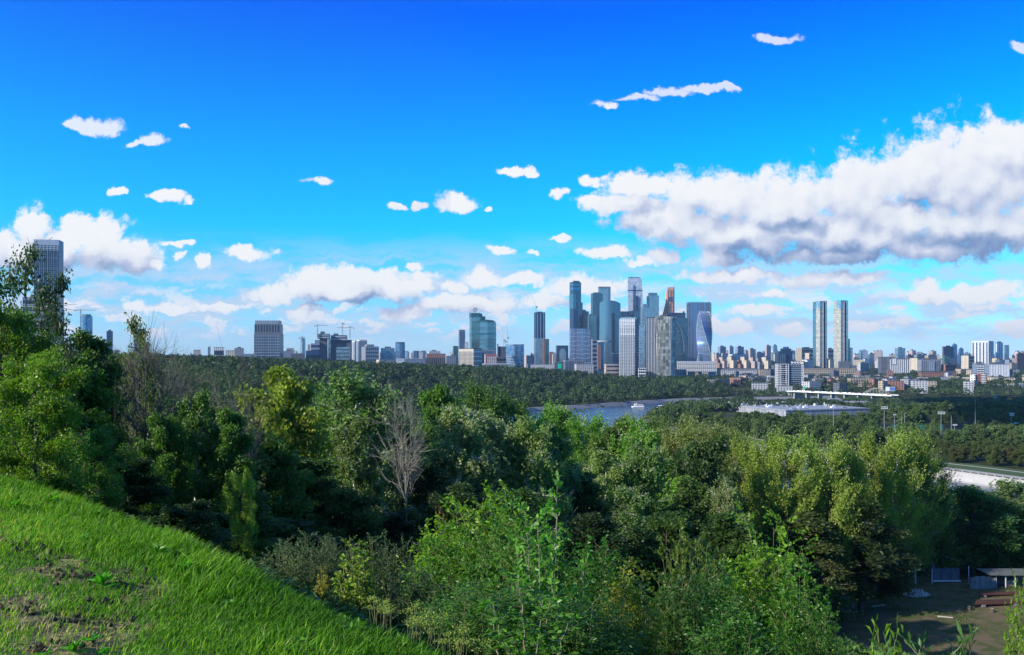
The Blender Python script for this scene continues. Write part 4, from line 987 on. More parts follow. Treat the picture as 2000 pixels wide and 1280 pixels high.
# stalinist long blocks
b = Bld('long_block', 'long pale block with dark roof and rows of windows right of the twisted tower', 2500, 1400); b.block('body', 1397, 1399, 1479, 722, M_PALE, -3, depth=20); b.bands(4, .13, mat=M_WDARK); MB().prism([(-.8, -.8), (b.last['_w'] + .8, -.8), (b.last['_w'] + .8, 21), (-.8, 21)], b.last['_h'], b.last['_h'] + 4, [(3, 8), (b.last['_w'] - 3, 8), (b.last['_w'] - 3, 12), (3, 12)]).build('roof', M_ROOFD, b.last)
b = Bld('long_block', 'second long tan block continuing to the banded office', 2600, 1484); b.block('body', 1482, 1484, 1520, 722, M_TAN, -3, depth=20); b.bands(4, .13); b.parapet(mat=M_ROOFD)
b = Bld('long_block', 'long cream block with pavilions left of the leaning tower foot', 2500, 1326); b.block('body', 1322, 1324, 1400, 707, M_PALE, -4, depth=22, trim=False); b.bands(4, .13); b.parapet(mat=M_TRIMB)
b = Bld('long_block', 'lower grey block in front of the long cream one, right of the pearl tower', 2250, 1322); b.block('body', 1318, 1320, 1341, 722, M_PINK, 0, depth=20); b.bands(4, .13); b.block('low_annex', 1320, 1321, 1337, 733, M_WHT, 0, dY=-25, depth=15)
b = Bld('long_block', 'tan flats with dark roof between trees in front of the long cream block', 2200, 1346); b.block('body', 1344, 1346, 1371, 727, M_TAN, 0, depth=20); b.bands(3, .13); b.parapet(mat=M_ROOFD)
b = Bld('long_block', 'cream three-storey block at the left end of the long dark-roofed row', 2200, 1388); b.block('body', 1384, 1386, 1399, 726, M_PALE, 0, depth=20); b.bands(3, .13)
# dome-topped dark glass
b = Bld('domed_office', 'dark blue glass office with a stepped dome-like top', 3000, 1524); b.block('body', 1519, 1522, 1548, 686, M_DBLUE, 12); b.block('upper_stage', 1524, 1527, 1545, 681, M_DBLUE, 12, ybot=686, dY=8); b.block('cap', 1529, 1531, 1541, 677.5, M_BLUE, 12, ybot=681, dY=14); b.block('front_bay', 1519.5, 1522.5, 1535, 690, M_DBLUE, 12, dY=-6); b.columns(3, .3, mat=M_PALEB, side=False)
# banded office
b = Bld('banded_office', 'white and dark banded office block standing forward of the town at the middle right', 1800, 1521)
b.block('body', 1518.5, 1520, 1541, 711, M_PALE, -2, depth=26); b.bands(12, .6, x0=.12, x1=.92); b.columns(2, .12, mat=M_WHT, side=False, name='white_pier', proud=.6)
b.block('right_wing', 1540.5, 1541, 1567, 712, M_BLGR, -2, depth=24, dY=3); b.bands(13, .5, x0=.05, x1=.9); b.block('end_pier', 1565.5, 1566, 1569.5, 711.5, M_WHT, -2, depth=22, dY=1)
b.block('roof_storey', 1548, 1549, 1565, 706, M_PALE, -2, ybot=711, depth=15, dY=8)
low('low_block', 'white low office with blue end left of the banded office block', 2000, 1498, 1500, 1519, 736, M_WHT, nb=3, th=0)
low('low_block', 'grey flat-roofed shed before the banded office', 1750, 1468, 1470, 1500, 749, M_PALE, th=0)
low('low_block', 'long white roofed shed at the banded office foot', 1650, 1517, 1519, 1548, 755, M_PALE, th=0)
# twin glass towers
def twin(px0, px1, lab, extra):
    Y = 3400; b = Bld('glass_tower', lab, Y, (px0 + px1) / 2)
    wpx = px1 - px0
    b.prism('body', [(px0 + wpx * .2, -3), (px0 + wpx * .5, -12), (px0 + wpx * .75, -4), (px0 + wpx * .75, 45), (px0 + wpx * .2, 45)], 603, M_TWIN)
    b.prism('clear_crown', [(px0 + wpx * .2, -3.2), (px0 + wpx * .5, -12.4), (px0 + wpx * .75, -4.2), (px0 + wpx * .75, 40), (px0 + wpx * .2, 40)], 588.5 if not extra else 587, M_PALEB, ybot=603)
    for xa, xb, yt in ((0, .22, 590 if not extra else 588), (.72, 1.0, 588 if not extra else 587)):
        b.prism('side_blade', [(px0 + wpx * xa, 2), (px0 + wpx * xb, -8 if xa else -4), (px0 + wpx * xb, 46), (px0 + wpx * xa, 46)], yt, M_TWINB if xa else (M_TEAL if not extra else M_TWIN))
    b.prism('bright_edge', [(px0 + wpx * .715, -9), (px0 + wpx * .74, -9), (px0 + wpx * .74, -3), (px0 + wpx * .715, -3)], 590, M_WHT)
    for i in range(9):
        yy_ = 612 + i * 11.5; b.prism('floor_line', [(px0 + wpx * .22, -5), (px0 + wpx * .5, -13), (px0 + wpx * .73, -6), (px0 + wpx * .73, 0), (px0 + wpx * .22, 0)], yy_, M_TRIMB, ybot=yy_ + .5)
    return b
M_TWIN = glass('twin_glass', (0.44, 0.40, 0.34), wmetal=0.4, wrough=0.25, bay=7, floor=4, spread=0.3, frame=0.7, wf=.9); M_TWINB = glass('twin_blade_glass', (0.10, 0.18, 0.24), bay=5, floor=7)
twin(1587.5, 1615.5, 'left one of the twin pale glass towers with dark right edge', 0)
b = twin(1628, 1656.5, 'right one of the twin pale glass towers, with a stepped lower wing', 1)
b.prism('stepped_wing', [(1656, -2), (1660, -2), (1660, 40), (1656, 40)], 662, M_GREEN); b.prism('stepped_wing', [(1660, 0), (1665.5, 0), (1665.5, 38), (1660, 38)], 679, M_PALEB)
far(1555, 1592, 680, M_TAN, 4200, 'broad tan terrace of flats left of the twin glass towers', nb=4)
far(1572, 1600, 690, M_WARM, 3900, 'cream lit flats in front of the tan terrace, left of the twin towers', nb=4)
far(1612, 1630, 681.5, M_PINK, 4300, 'tan flats seen between the twin glass towers', nb=4)
far(1618, 1629, 703, M_WARM, 3300, 'low cream block between the feet of the twin towers')
b = Bld('long_block', 'long tan block with many windows below the twin glass towers', 2450, 1572); b.block('body', 1569, 1571, 1640, 720, M_TAN, -3, depth=20); b.bands(5, .13); b.parapet(mat=M_ROOFD)
b = Bld('long_block', 'tan block with black framed penthouse right of the twin towers foot', 2500, 1640); b.block('body', 1636, 1639, 1672, 720, M_TAN, -3, depth=20); b.bands(4, .13); b.block('penthouse', 1638, 1640, 1661, 706, M_DGREY, -3, ybot=720, dY=4, depth=14); b.block('dark_upper', 1648, 1650, 1673, 714, M_DGREY, -3, ybot=722, dY=5, depth=14)
b = low('low_block', 'white two-part low building between the long tan block and the trees', 2100, 1594, 1596, 1606, 738, M_WHT, nb=3, th=0); b.block('long_wing', 1604, 1605, 1632, 744, M_WHT, 0, depth=14)
b = Bld('tan_office', 'tan office with square windows behind the elevated road', 1850, 1662); b.block('body', 1659, 1662, 1708, 739, M_TAN, -4, depth=26); b.columns(12, .5, mat=M_WDARK, z0=.35, z1=.95, side=False); b.bands(3, .25, mat=M_TAN, name='floor_band', proud=.5); b.block('dark_wing', 1707, 1708, 1753, 741, M_DGREY, -4, depth=26, dY=4); b.bands(4, .4)
far(1674, 1697, 709, M_PALE, 2900, 'ribbed pale block right of the twin towers', name='apartment_block', nb=0).columns(7, .4, side=False)
far(1664, 1676, 700, M_PINK, 3800, 'small rosy block right of the stepped glass wing')
far(1695, 1707, 692, M_PALEB, 6000, 'pair of small far white and blue towers on the right skyline')
far(1686, 1697, 702, M_WHT, 5000, 'white low roofs below the pair of far towers')
b = Bld('ribbed_office', 'dark grey office with white vertical ribs, right of the small warm blocks', 2600, 1722); b.block('body', 1720, 1722, 1747, 697, M_DGREY, -3, depth=30); b.block('ribbed_wing', 1735, 1737, 1778, 700, M_DGREY, -3, depth=30, dY=-16); b.columns(11, .35, mat=M_TRIM, side=False, z0=.05, z1=.94, name='white_rib', proud=.6); b.block('white_portal', 1741, 1742, 1751, 701, M_WHT, -3, dY=-18, depth=3, ybot=712)
far(1748, 1768, 680, M_PALEB, 4600, 'white and pale blue tower rising behind the ribbed office')
far(1769, 1784, 694, M_DGREY, 4300, 'first dark roof block right of the ribbed office, on the skyline'); far(1785, 1806, 694, M_GREY, 4200, 'second grey roof block on the skyline right of the ribbed office'); far(1806, 1830, 694.5, M_TAN, 4300, 'tan-topped long block on the skyline before the dark green tower')
far(1778, 1797, 700, M_WARM, 3000, 'cream block with orange lit side right of the ribbed office', pxc=1792, nb=4)
b = Bld('stepped_office', 'grey stepped office with hipped centre, mid right', 2700, 1800); b.block('body', 1797, 1800, 1836, 703, M_GREY, -2, depth=30); b.columns(10, .4, side=False); b.block('upper_stage', 1802, 1804, 1831, 700, M_ROOFD, -2, ybot=703, depth=18, dY=6); b.block('centre_bay', 1812, 1813, 1826, 706, M_BLGR, -2, dY=-4, depth=8)
far(1840, 1863, 677, M_DGREY, 3400, 'dark olive glass office tower on the right skyline', pxc=1843, name='office_tower'); far(1859, 1869.5, 673, M_BLUE, 5000, 'blue slab tower just right of the dark olive office'); far(1872, 1882, 681, M_BLUE, 5200, 'second blue slab tower, a little lower and further right')
far(1840, 1856, 696, M_GREEN, 2900, 'green-grey block at the foot of the dark olive tower', name='office_block'); far(1838, 1868, 712, M_BRICK, 2700, 'dark brick block with small white annexes on the right', name='apartment_block', nb=3)
far(1877, 1903, 695, M_WARM, 3200, 'cream-sided block with dark front on the right skyline', pxc=1892, nb=5); far(1902, 1915, 694, M_PALE, 4400, 'grey box behind the cream-sided block')
b = Bld('apartment_tower', 'tallest white ribbed residential tower at the far right', 3600, 1915); b.block('body', 1914, 1931, 1941, 667, M_WHT, 35, depth=70); b.columns(3, .4, side=True); b.parapet(mat=M_TRIM)
b = Bld('apartment_tower', 'dark blue and white slab right of the tallest white tower', 3700, 1946); b.block('body', 1944, 1948, 1959, 669, M_BLUE, 30); b.columns(3, .35, mat=M_TRIM, name='white_pier'); b.roof(h=4, k=.5)
b = Bld('apartment_tower', 'pale blue slab, third of the tall right-hand group', 3800, 1962); b.block('body', 1960.5, 1963, 1971, 674, M_PALEB, 30)
far(1984, 2003, 691, M_BRICK, 3300, 'red-brown block at the right edge of the picture', pxc=1987); far(1974, 1983, 695, M_PALE, 4400, 'small arched grey block left of the red-brown one')
b = Bld('gridded_office', 'blue-grey office with white window grid, left one below the tall white tower', 2300, 1908); b.block('body', 1905, 1908, 1925, 710, M_BLGR, -3, depth=26); b.columns(6, .5, mat=M_TRIM, side=False, name='white_pier', z0=.05, z1=.92); b.bands(7, .35, mat=M_WDARK); b.roof(h=4, k=.5)
b = Bld('gridded_office', 'wide office with white window grid below the tall right-hand slabs', 2250, 1932); b.block('body', 1929, 1932, 1972, 711, M_BLGR, -3, depth=26); b.columns(13, .45, mat=M_TRIM, side=False, name='white_pier', z0=.02, z1=.94, proud=.5); b.roof(h=4, k=.6); b.block('low_wing', 1970, 1971, 1979, 722, M_GREY, -3, depth=20, dY=5)
b = Bld('banded_flats', 'dark red and white banded flats standing forward at the right', 1850, 1897); b.block('body', 1894.5, 1905, 1911, 732, M_WHT, 40); b.bands(7, .4); b.block('brick_wing', 1910, 1911, 1928, 730, M_BRICK, -2, depth=22); b.bands(8, .45, mat=M_TRIM, name='balcony_band', x0=.3, x1=.85)
b = Bld('long_block', 'long low brick row with grey roof below the stepped office', 2200, 1800); b.block('body', 1797, 1800, 1868, 727, M_BRICK, -2, depth=18); b.bands(3, .13); b.parapet(mat=M_ROOFD, h=3)
b = Bld('long_block', 'cream gabled block among trees left of the gridded offices', 2500, 1874); b.block('body', 1872, 1877, 1903, 721, M_TAN, 20, depth=20); b.bands(4, .13)
b = Bld('long_block', 'long low tan block by the trees behind the elevated road', 1900, 1822); b.block('body', 1819, 1822, 1905, 752, M_TAN, -3, depth=16); b.bands(2, .13); b.parapet(mat=M_ROOFD, h=2.5)
b = Bld('long_block', 'tan block with white roof box left of the low tan row', 1950, 1762); b.block('body', 1760, 1762, 1780, 745, M_TAN, -3, depth=18); b.columns(5, .4, mat=M_WDARK, side=False); b.roof(h=6, k=.45, mat=M_ROOFW)
b = Bld('long_block', 'dark low block between tan office and white-boxed block', 1980, 1782); b.block('body', 1779, 1781, 1815, 746, M_DGREY, -3, depth=18); b.bands(3, .13)
b = Bld('long_block', 'pale columned low block at the right edge behind trees', 1850, 1982); b.block('body', 1980, 1982, 2010, 749, M_PALE, -3, depth=18); b.columns(9, .4, side=False)
b = Bld('long_block', 'pale low hall between banded flats and the columned block', 1900, 1935); b.block('body', 1930, 1933, 1972, 749, M_PALE, -3, depth=18); b.columns(10, .4, side=False)

# small distant flats filling the skyline: each its own building
rr = random.Random(11)
FM = [M_PALE, M_WHT, M_PINK, M_BLGR, M_WARM, M_GREY, M_PALEB, M_TAN]
spots = [(x, 5200 + rr.random() * 2500, rr.uniform(684, 695), rr.uniform(5, 13)) for x in [rr.uniform(1395, 2010) for _ in range(85)]]
spots += [(x, 4200 + rr.random() * 2500, rr.uniform(686, 694), rr.uniform(4, 10)) for x in [rr.uniform(370, 1110) for _ in range(50)]]
spots += [(x, 3000 + rr.random() * 1600, rr.uniform(699, 711), rr.uniform(8, 20)) for x in [rr.uniform(1395, 2010) for _ in range(50)]]
spots += [(x, 2150 + rr.random() * 800, rr.uniform(722, 735), rr.uniform(8, 24)) for x in [rr.uniform(1400, 2010) for _ in range(40)]]
spots += [(x, Y_2, HZ + (61 - rr.uniform(4, 9)) * 1700 / Y_2, rr.uniform(10, 34)) for x, Y_2 in [(rr.uniform(1380, 2010), rr.uniform(1690, 2250)) for _ in range(60)]]
for x, Y, yt, wd in spots:
    if Y < 5000 and 1585 < x < 1665 and yt < 712: continue
    near_ = Y < 3000
    mt = rr.choice(FM if not near_ else [M_TAN, M_GREY, M_BRICK, M_PALE, M_DGREY]); xc = WX(x, Y); zb = gz(xc, Y) - 2
    th = R(rr.choice((25, 32, -8, 40))); H = ZT(yt, Y) - zb; w_ = wd / 1700 * Y; d_ = w_ * rr.uniform(.5, 1)
    m = MB().box(0, w_, 0, d_, 0, H); o = m.build('distant_block', mt, None, (xc, Y, zb), th)
    MB().box(w_ * .3, w_ * .6, d_ * .3, d_ * .7, H, H + 0.001 * Y).build('plant_room', M_ROOFD, o)
    if x > 1300 and near_: setp(o, 'small low block among roofs below the right-hand skyline', 'building', 'small blocks among the roofs at the right')
    elif x > 1300: setp(o, 'tiny pale block of flats on the far skyline right of the twisted tower', 'building', 'tiny flats along the right skyline')
    else: setp(o, 'tiny block of flats peeping over the wood left of the skyscrapers', 'building', 'tiny flats along the left skyline')

# ------------------------------------------------------------------ trees: trunk, limbs and a crown of leaf clumps
def tubes_mesh(name, paths, mat, n=5):
    """paths: list of (points (k,3), radii (k)) -> one mesh of tapering tubes"""
    VV, QQ, base_ = [], [], 0
    ca = np.cos(2 * np.pi * np.arange(n) / n); sa_ = np.sin(2 * np.pi * np.arange(n) / n)
    for pts, rr_ in paths:
        pts = np.asarray(pts, float); k = len(pts)
        t = np.gradient(pts, axis=0); t /= np.linalg.norm(t, axis=1, keepdims=True) + 1e-9
        ref = np.where(np.abs(t[:, 2:3]) > 0.9, np.array([[1.0, 0, 0]]), np.array([[0, 0, 1.0]]))
        u = np.cross(t, ref); u /= np.linalg.norm(u, axis=1, keepdims=True) + 1e-9
        v = np.cross(t, u)
        ring = pts[:, None, :] + np.asarray(rr_)[:, None, None] * (u[:, None, :] * ca[None, :, None] + v[:, None, :] * sa_[None, :, None])
        VV.append(ring.reshape(-1, 3))
        i = np.arange(k - 1)[:, None] * n; j = np.arange(n)[None, :]; j2 = (j + 1) % n
        QQ.append((np.stack([i + j, i + j2, i + n + j2, i + n + j], -1) + base_).reshape(-1, 4)); base_ += k * n
    me = np_mesh(name, np.concatenate(VV), np.concatenate(QQ), 4, mat)
    me.polygons.foreach_set('use_smooth', [True] * len(me.polygons))
    return me
def leaf_mesh(name, C, L, W, rng, mat, D=None, var=None, fold=False, up=0.35):
    """one small pointed leaf (or leaf spray) at each centre"""
    n = len(C)
    if D is None:
        D = rng.normal(0, 1, (n, 3)); D[:, 2] -= 0.25
    D = D / (np.linalg.norm(D, axis=1, keepdims=True) + 1e-9)
    N = rng.normal(0, 1, (n, 3)) + np.array([0, 0, up]); S = np.cross(D, N); S /= np.linalg.norm(S, axis=1, keepdims=True) + 1e-9
    N = np.cross(S, D)
    L = np.broadcast_to(np.asarray(L, float), (n,))[:, None] * rng.uniform(0.7, 1.25, (n, 1)); W = np.broadcast_to(np.asarray(W, float), (n,))[:, None] * rng.uniform(0.75, 1.2, (n, 1))
    if var is None: var = rng.random(n)
    if fold:
        a = C - D * L * .5; tip = C + D * L * .5 - np.array([[0, 0, 1]]) * L * .12; mid = C + N * W * 0.0
        s0 = mid + S * W * .5 + N * W * .22; s1 = mid - S * W * .5 + N * W * .22
        V = np.stack([a, s0, tip, s1, mid - N * W * .04], 1).reshape(-1, 3)
        b0 = np.arange(n)[:, None] * 5
        q = np.concatenate([b0 + np.array([[0, 4, 1]]), b0 + np.array([[4, 2, 1]]), b0 + np.array([[0, 3, 4]]), b0 + np.array([[3, 2, 4]])], 1).reshape(-1, 3)
        return np_mesh(name, V, q, 3, mat, np.repeat(np.clip(var, 0, 1), 5))
    V = np.stack([C - D * L * .5, C + S * W * .5 + D * L * .02, C + D * L * .5, C - S * W * .5 + D * L * .02], 1).reshape(-1, 3)
    q = np.arange(n * 4).reshape(-1, 4)
    return np_mesh(name, V, q, 4, mat, np.repeat(np.clip(var, 0, 1), 4))
def bez(a, b, bend, k, rng, wob):
    t = np.linspace(0, 1, k)[:, None]
    m = (a + b) / 2 + bend
    p = (1 - t) ** 2 * a + 2 * t * (1 - t) * m + t * t * b
    return p + rng.normal(0, wob, (k, 3)) * np.sin(np.pi * t)
def envelope(shape, t):
    t = np.clip(t, 0, 1)
    if shape == 'round': return np.sqrt(np.clip(1 - ((t - .48) / .55) ** 2, 0.02, 1))
    if shape == 'tall': return np.sqrt(np.clip(1 - ((t - .38) / .64) ** 2, 0.02, 1)) * (1 - .22 * t)
    if shape == 'cone': return np.clip((1.02 - t) ** .75 * np.minimum(1, .35 + t * 3), .03, 1)
    if shape == 'vase': return np.clip(.35 + .85 * t, 0, 1) * np.sqrt(np.clip(1 - np.maximum(0, (t - .72) / .3) ** 2, .05, 1))
    return np.ones_like(t)
def grow(seed, H=18.0, Rw=5.0, base=0.25, shape='round', limbs=16, subs=8, leaves=60, leaf=0.30, clump=0.8, strand=None, trunk_r=0.28,
         bark=None, lmat=None, lean=0.0, bare=False, stub=0.35, wob=0.2, twig_n=3, elong=1.7, fold=False):
    """returns (trunk mesh, crown mesh or None); built at real size with its foot at the origin"""
    rng = np.random.default_rng(seed); paths = []
    k = 12; tz = np.linspace(0, H * (0.93 if shape != 'vase' else .8), k)
    tp = np.stack([np.cumsum(rng.normal(0, wob * .5, k)) * .5 + lean * tz, np.cumsum(rng.normal(0, wob * .5, k)) * .5, tz], -1); tp[0, :2] = 0
    paths.append((tp, trunk_r * (1 - .93 * (tz / tz[-1]) ** .8) + .02))
    trunk_at = lambda z: np.array([np.interp(z, tz, tp[:, 0]), np.interp(z, tz, tp[:, 1]), z])
    CL, CV, CD = [], [], []
    zb = H * base
    for i in range(limbs):
        f = (i + .5) / limbs; t = f ** .85
        az = i * 2.399 + rng.uniform(-.5, .5)
        ztar = zb + (H - zb) * t
        rad_ = Rw * float(envelope(shape, np.array(t))) * rng.uniform(.62, 1.12)
        start = trunk_at(max(zb * .8, ztar - rad_ * rng.uniform(.45, 1.0)) if not shape == 'vase' else zb * rng.uniform(.8, 1.5))
        tgt = trunk_at(min(ztar, tz[-1])) * np.array([1, 1, 0]) + np.array([math.cos(az) * rad_ * .72, math.sin(az) * rad_ * .72, ztar])
        kk = 7; lp = bez(start, tgt, np.array([math.cos(az), math.sin(az), -.5]) * rad_ * .15, kk, rng, wob * .5)
        r0 = trunk_r * (0.42 - .28 * t) + .015
        paths.append((lp, np.linspace(r0, r0 * .3, kk)))
        for j in range(subs):
            u = rng.uniform(stub, 1.0); p0 = lp[int(u * (kk - 1))]
            dv = rng.normal(0, 1, 3); dv[2] = dv[2] * .6 + .3; dv /= np.linalg.norm(dv)
            out = np.array([math.cos(az), math.sin(az), .25]); dv = dv * .75 + out * .55
            ln = rad_ * rng.uniform(.22, .5) + .25
            if bare: ln *= 1.5; dv[2] += .45
            p1 = p0 + dv * ln
            sp = bez(p0, p1, rng.normal(0, .12, 3) * ln, 5, rng, wob * .15)
            paths.append((sp, np.linspace(r0 * .4, r0 * .12 + .004, 5)))
            if bare or twig_n:
                for q in range(twig_n * (2 if bare else 1)):
                    s0 = sp[rng.integers(1, 5)]; dd = dv + rng.normal(0, .7, 3)
                    if bare: dd[2] += .3
                    s1 = s0 + dd * ln * rng.uniform(.3, .6)
                    paths.append((bez(s0, s1, rng.normal(0, .1, 3) * ln, 4, rng, 0.02), np.linspace(r0 * .13 + (.018 if bare else .006), .008 if bare else .004, 4)))
                    if bare:
                        for q2 in range(2):
                            e1 = s1 + (dd + rng.normal(0, .8, 3)) * ln * rng.uniform(.15, .35); mm_ = (s0 + s1) / 2
                            paths.append((np.stack([mm_, (mm_ + e1) / 2 + rng.normal(0, .03, 3), e1]), np.array([.016, .013, .008])))
            if not bare:
                for (cc, sc_) in ((p1, 1.0), (sp[2], .75)):
                    if strand:
                        # hanging or upright sprays: leaves strung along thin curves
                        ns = strand['n']
                        for s_ in range(ns):
                            o = cc + rng.normal(0, clump * .45, 3) * sc_
                            sd = np.array(strand['dir']) + rng.normal(0, strand.get('spread', .35), 3) + np.array([math.cos(az), math.sin(az), 0]) * strand.get('out', 0)
                            sl = strand['len'] * rng.uniform(.5, 1.2)
                            nl = max(4, leaves // ns); tt = rng.random(nl)[:, None]
                            pts = o + sd * sl * tt + rng.normal(0, strand.get('fuzz', .10), (nl, 3))
                            CL.append(pts); CV.append(rng.normal(.5, .14, nl) + rng.normal(0, .12)); CD.append(np.repeat(sd[None], nl, 0) + rng.normal(0, .6, (nl, 3)))
                    else:
                        g_ = rng.normal(0, 1, (leaves, 3)); g_ /= np.linalg.norm(g_, axis=1, keepdims=True) + 1e-6
                        g_ *= (rng.random((leaves, 1)) ** .45) * clump * sc_ * np.array([1.0, 1.0, 1.0])
                        CL.append(cc + g_); CV.append(rng.normal(.5, .17, leaves) + rng.normal(0, .12))
                        d3 = g_ + rng.normal(0, .5, (leaves, 3)) * clump; d3[:, 2] -= .25 * clump; CD.append(d3)
    tm = tubes_mesh('trunk', paths, bark or BARK, 5)
    if bare: return tm, None
    C = np.concatenate(CL); Vv = np.concatenate(CV); D = np.concatenate(CD)
    C[:, 2] = np.maximum(C[:, 2], .3)
    cm = leaf_mesh('crown', C, leaf * elong / 1.35, leaf / 1.35, rng, lmat or LEAF, D, Vv, fold)
    return tm, cm
def zmax(me):
    a = np.zeros(len(me.vertices) * 3, np.float32); me.vertices.foreach_get('co', a); return a.reshape(-1, 3)
PROTO = {}
def proto(key, **kw):
    tm, cm = grow(**kw)
    P_ = zmax(cm if cm else tm); PROTO[key] = (tm, cm, float(np.percentile(P_[:, 2], 98.5 if cm else 99.8)), float(np.percentile(np.hypot(P_[:, 0], P_[:, 1]), 88)))
DR = dict(limbs=20, subs=9, leaves=80)
for i in range(4):
    proto('broad%d' % i, seed=10 + i, H=18, Rw=5.6, base=.16, shape='round', leaf=.36, clump=1.1, **DR)
    proto('tall%d' % i, seed=20 + i, H=20, Rw=4.2, base=.12, shape='tall', leaf=.34, clump=1.05, **DR)
    proto('birch%d' % i, seed=30 + i, H=20, Rw=3.9, base=.18, shape='tall', limbs=19, subs=8, leaves=72, leaf=.26, clump=.9, bark=BARK_BIRCH, trunk_r=.33,
          strand=dict(n=6, dir=(0, 0, -1), len=1.8, spread=.22, fuzz=.10))
    proto('poplar%d' % i, seed=40 + i, H=22, Rw=4.2, base=.10, shape='tall', limbs=20, subs=8, leaves=88, leaf=.215, clump=.75, bark=BARK_PALE if i % 2 else BARK, trunk_r=.3,
          strand=dict(n=5, dir=(.22, 0, 1), len=2.7, spread=.20, out=.25, fuzz=.11))
for i in range(2):
    proto('sparse%d' % i, seed=60 + i, H=10, Rw=2.9, base=.15, shape='tall', limbs=17, subs=8, leaves=19, leaf=.155, clump=.5, trunk_r=.12, wob=.1, lmat=LEAF_NEAR)
    proto('maple%d' % i, seed=70 + i, H=11, Rw=3.8, base=.08, shape='round', limbs=19, subs=10, leaves=105, leaf=.145, clump=.62, trunk_r=.18, wob=.12, lmat=LEAF_NEAR, elong=1.5)
    proto('bare%d' % i, seed=80 + i, H=19, Rw=4.6, base=.30, shape='vase' if i else 'tall', limbs=17, subs=7, bare=True, bark=BARK_DRY, trunk_r=.34, twig_n=3, wob=.28)
proto('dead', seed=91, H=26, Rw=4.2, base=.50, shape='vase', limbs=13, subs=5, bare=True, bark=BARK_DEAD, trunk_r=.30, twig_n=3, wob=.3, stub=.2)
for i in range(4):
    proto('small%d' % i, seed=100 + i, H=13, Rw=5.0, base=.1, shape='round', limbs=13, subs=6, leaves=30, leaf=.80, clump=1.5, twig_n=0, lmat=LEAF_FAR)

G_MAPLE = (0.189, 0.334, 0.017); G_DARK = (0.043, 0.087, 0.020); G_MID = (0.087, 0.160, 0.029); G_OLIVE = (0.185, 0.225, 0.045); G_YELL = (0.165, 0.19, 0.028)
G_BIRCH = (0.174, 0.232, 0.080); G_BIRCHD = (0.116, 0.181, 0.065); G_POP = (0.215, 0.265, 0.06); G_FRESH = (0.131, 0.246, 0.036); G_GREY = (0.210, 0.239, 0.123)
_used = set()
def tree(key, px, ytop, Y, wpx, col, label, group=None, name='tree', rz=None, dz=0.0):
    """tree whose crown is centred on a bearing, its top on a picture row, wpx its width"""
    tm, cm, zt, rw = PROTO[key]
    X = WX(px, Y); z0 = gz(X, Y) - 0.15 + dz; H = ZT(ytop, Y) - z0
    sz = H / zt; sx = (wpx / 1700 * Y / 2) / rw
    o = thing(name, label, 'tree', (X, Y, z0), rz if rz is not None else (px * 7.3 + Y) % 6.28, group); o.scale = (sx, sx, sz)
    t = bpy.data.objects.new('trunk', tm); link(t, o)
    if cm:
        c = bpy.data.objects.new('crown', cm); link(c, o); c.color = (*col, 1.0)
    return o
# ---- left edge, close to the bank
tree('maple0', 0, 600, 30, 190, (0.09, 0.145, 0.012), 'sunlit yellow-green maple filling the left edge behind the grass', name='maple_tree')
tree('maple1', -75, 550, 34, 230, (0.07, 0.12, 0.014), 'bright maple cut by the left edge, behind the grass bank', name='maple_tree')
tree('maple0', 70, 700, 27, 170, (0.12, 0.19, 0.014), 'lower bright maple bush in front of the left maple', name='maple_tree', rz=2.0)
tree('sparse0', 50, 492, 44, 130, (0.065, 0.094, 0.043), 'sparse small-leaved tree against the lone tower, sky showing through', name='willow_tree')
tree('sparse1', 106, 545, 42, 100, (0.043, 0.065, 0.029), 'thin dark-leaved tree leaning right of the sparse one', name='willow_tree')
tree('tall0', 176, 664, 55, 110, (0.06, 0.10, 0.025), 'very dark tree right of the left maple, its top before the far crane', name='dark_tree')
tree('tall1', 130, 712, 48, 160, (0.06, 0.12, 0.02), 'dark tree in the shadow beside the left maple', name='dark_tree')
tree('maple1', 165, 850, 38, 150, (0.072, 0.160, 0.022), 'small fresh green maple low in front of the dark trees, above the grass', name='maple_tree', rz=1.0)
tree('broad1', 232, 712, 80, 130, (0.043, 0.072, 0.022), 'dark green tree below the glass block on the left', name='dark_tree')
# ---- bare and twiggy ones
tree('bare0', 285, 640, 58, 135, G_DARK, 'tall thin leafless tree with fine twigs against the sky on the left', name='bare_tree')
tree('sparse1', 272, 628, 60, 84, (0.131, 0.145, 0.043), 'few-leaved top of a slender young tree in front of the left glass block', name='willow_tree', rz=3)
tree('bare0', 348, 690, 66, 125, G_DARK, 'broad grey leafless tree, leftmost of the two wide bare crowns', name='bare_tree', rz=2.2)
tree('bare1', 420, 698, 72, 110, G_DARK, 'broad grey leafless tree, right one of the two wide bare crowns', name='bare_tree', rz=1.2)
tree('bare1', 468, 742, 64, 70, G_DARK, 'crooked dead tree with white forked branches left of the yellowish linden', name='dead_tree', rz=.5)
tree('dead', 795, 752, 84, 84, G_DARK, 'tall pale dead tree with a long clean trunk standing in the middle of the wood', name='dead_tree', rz=0.3)
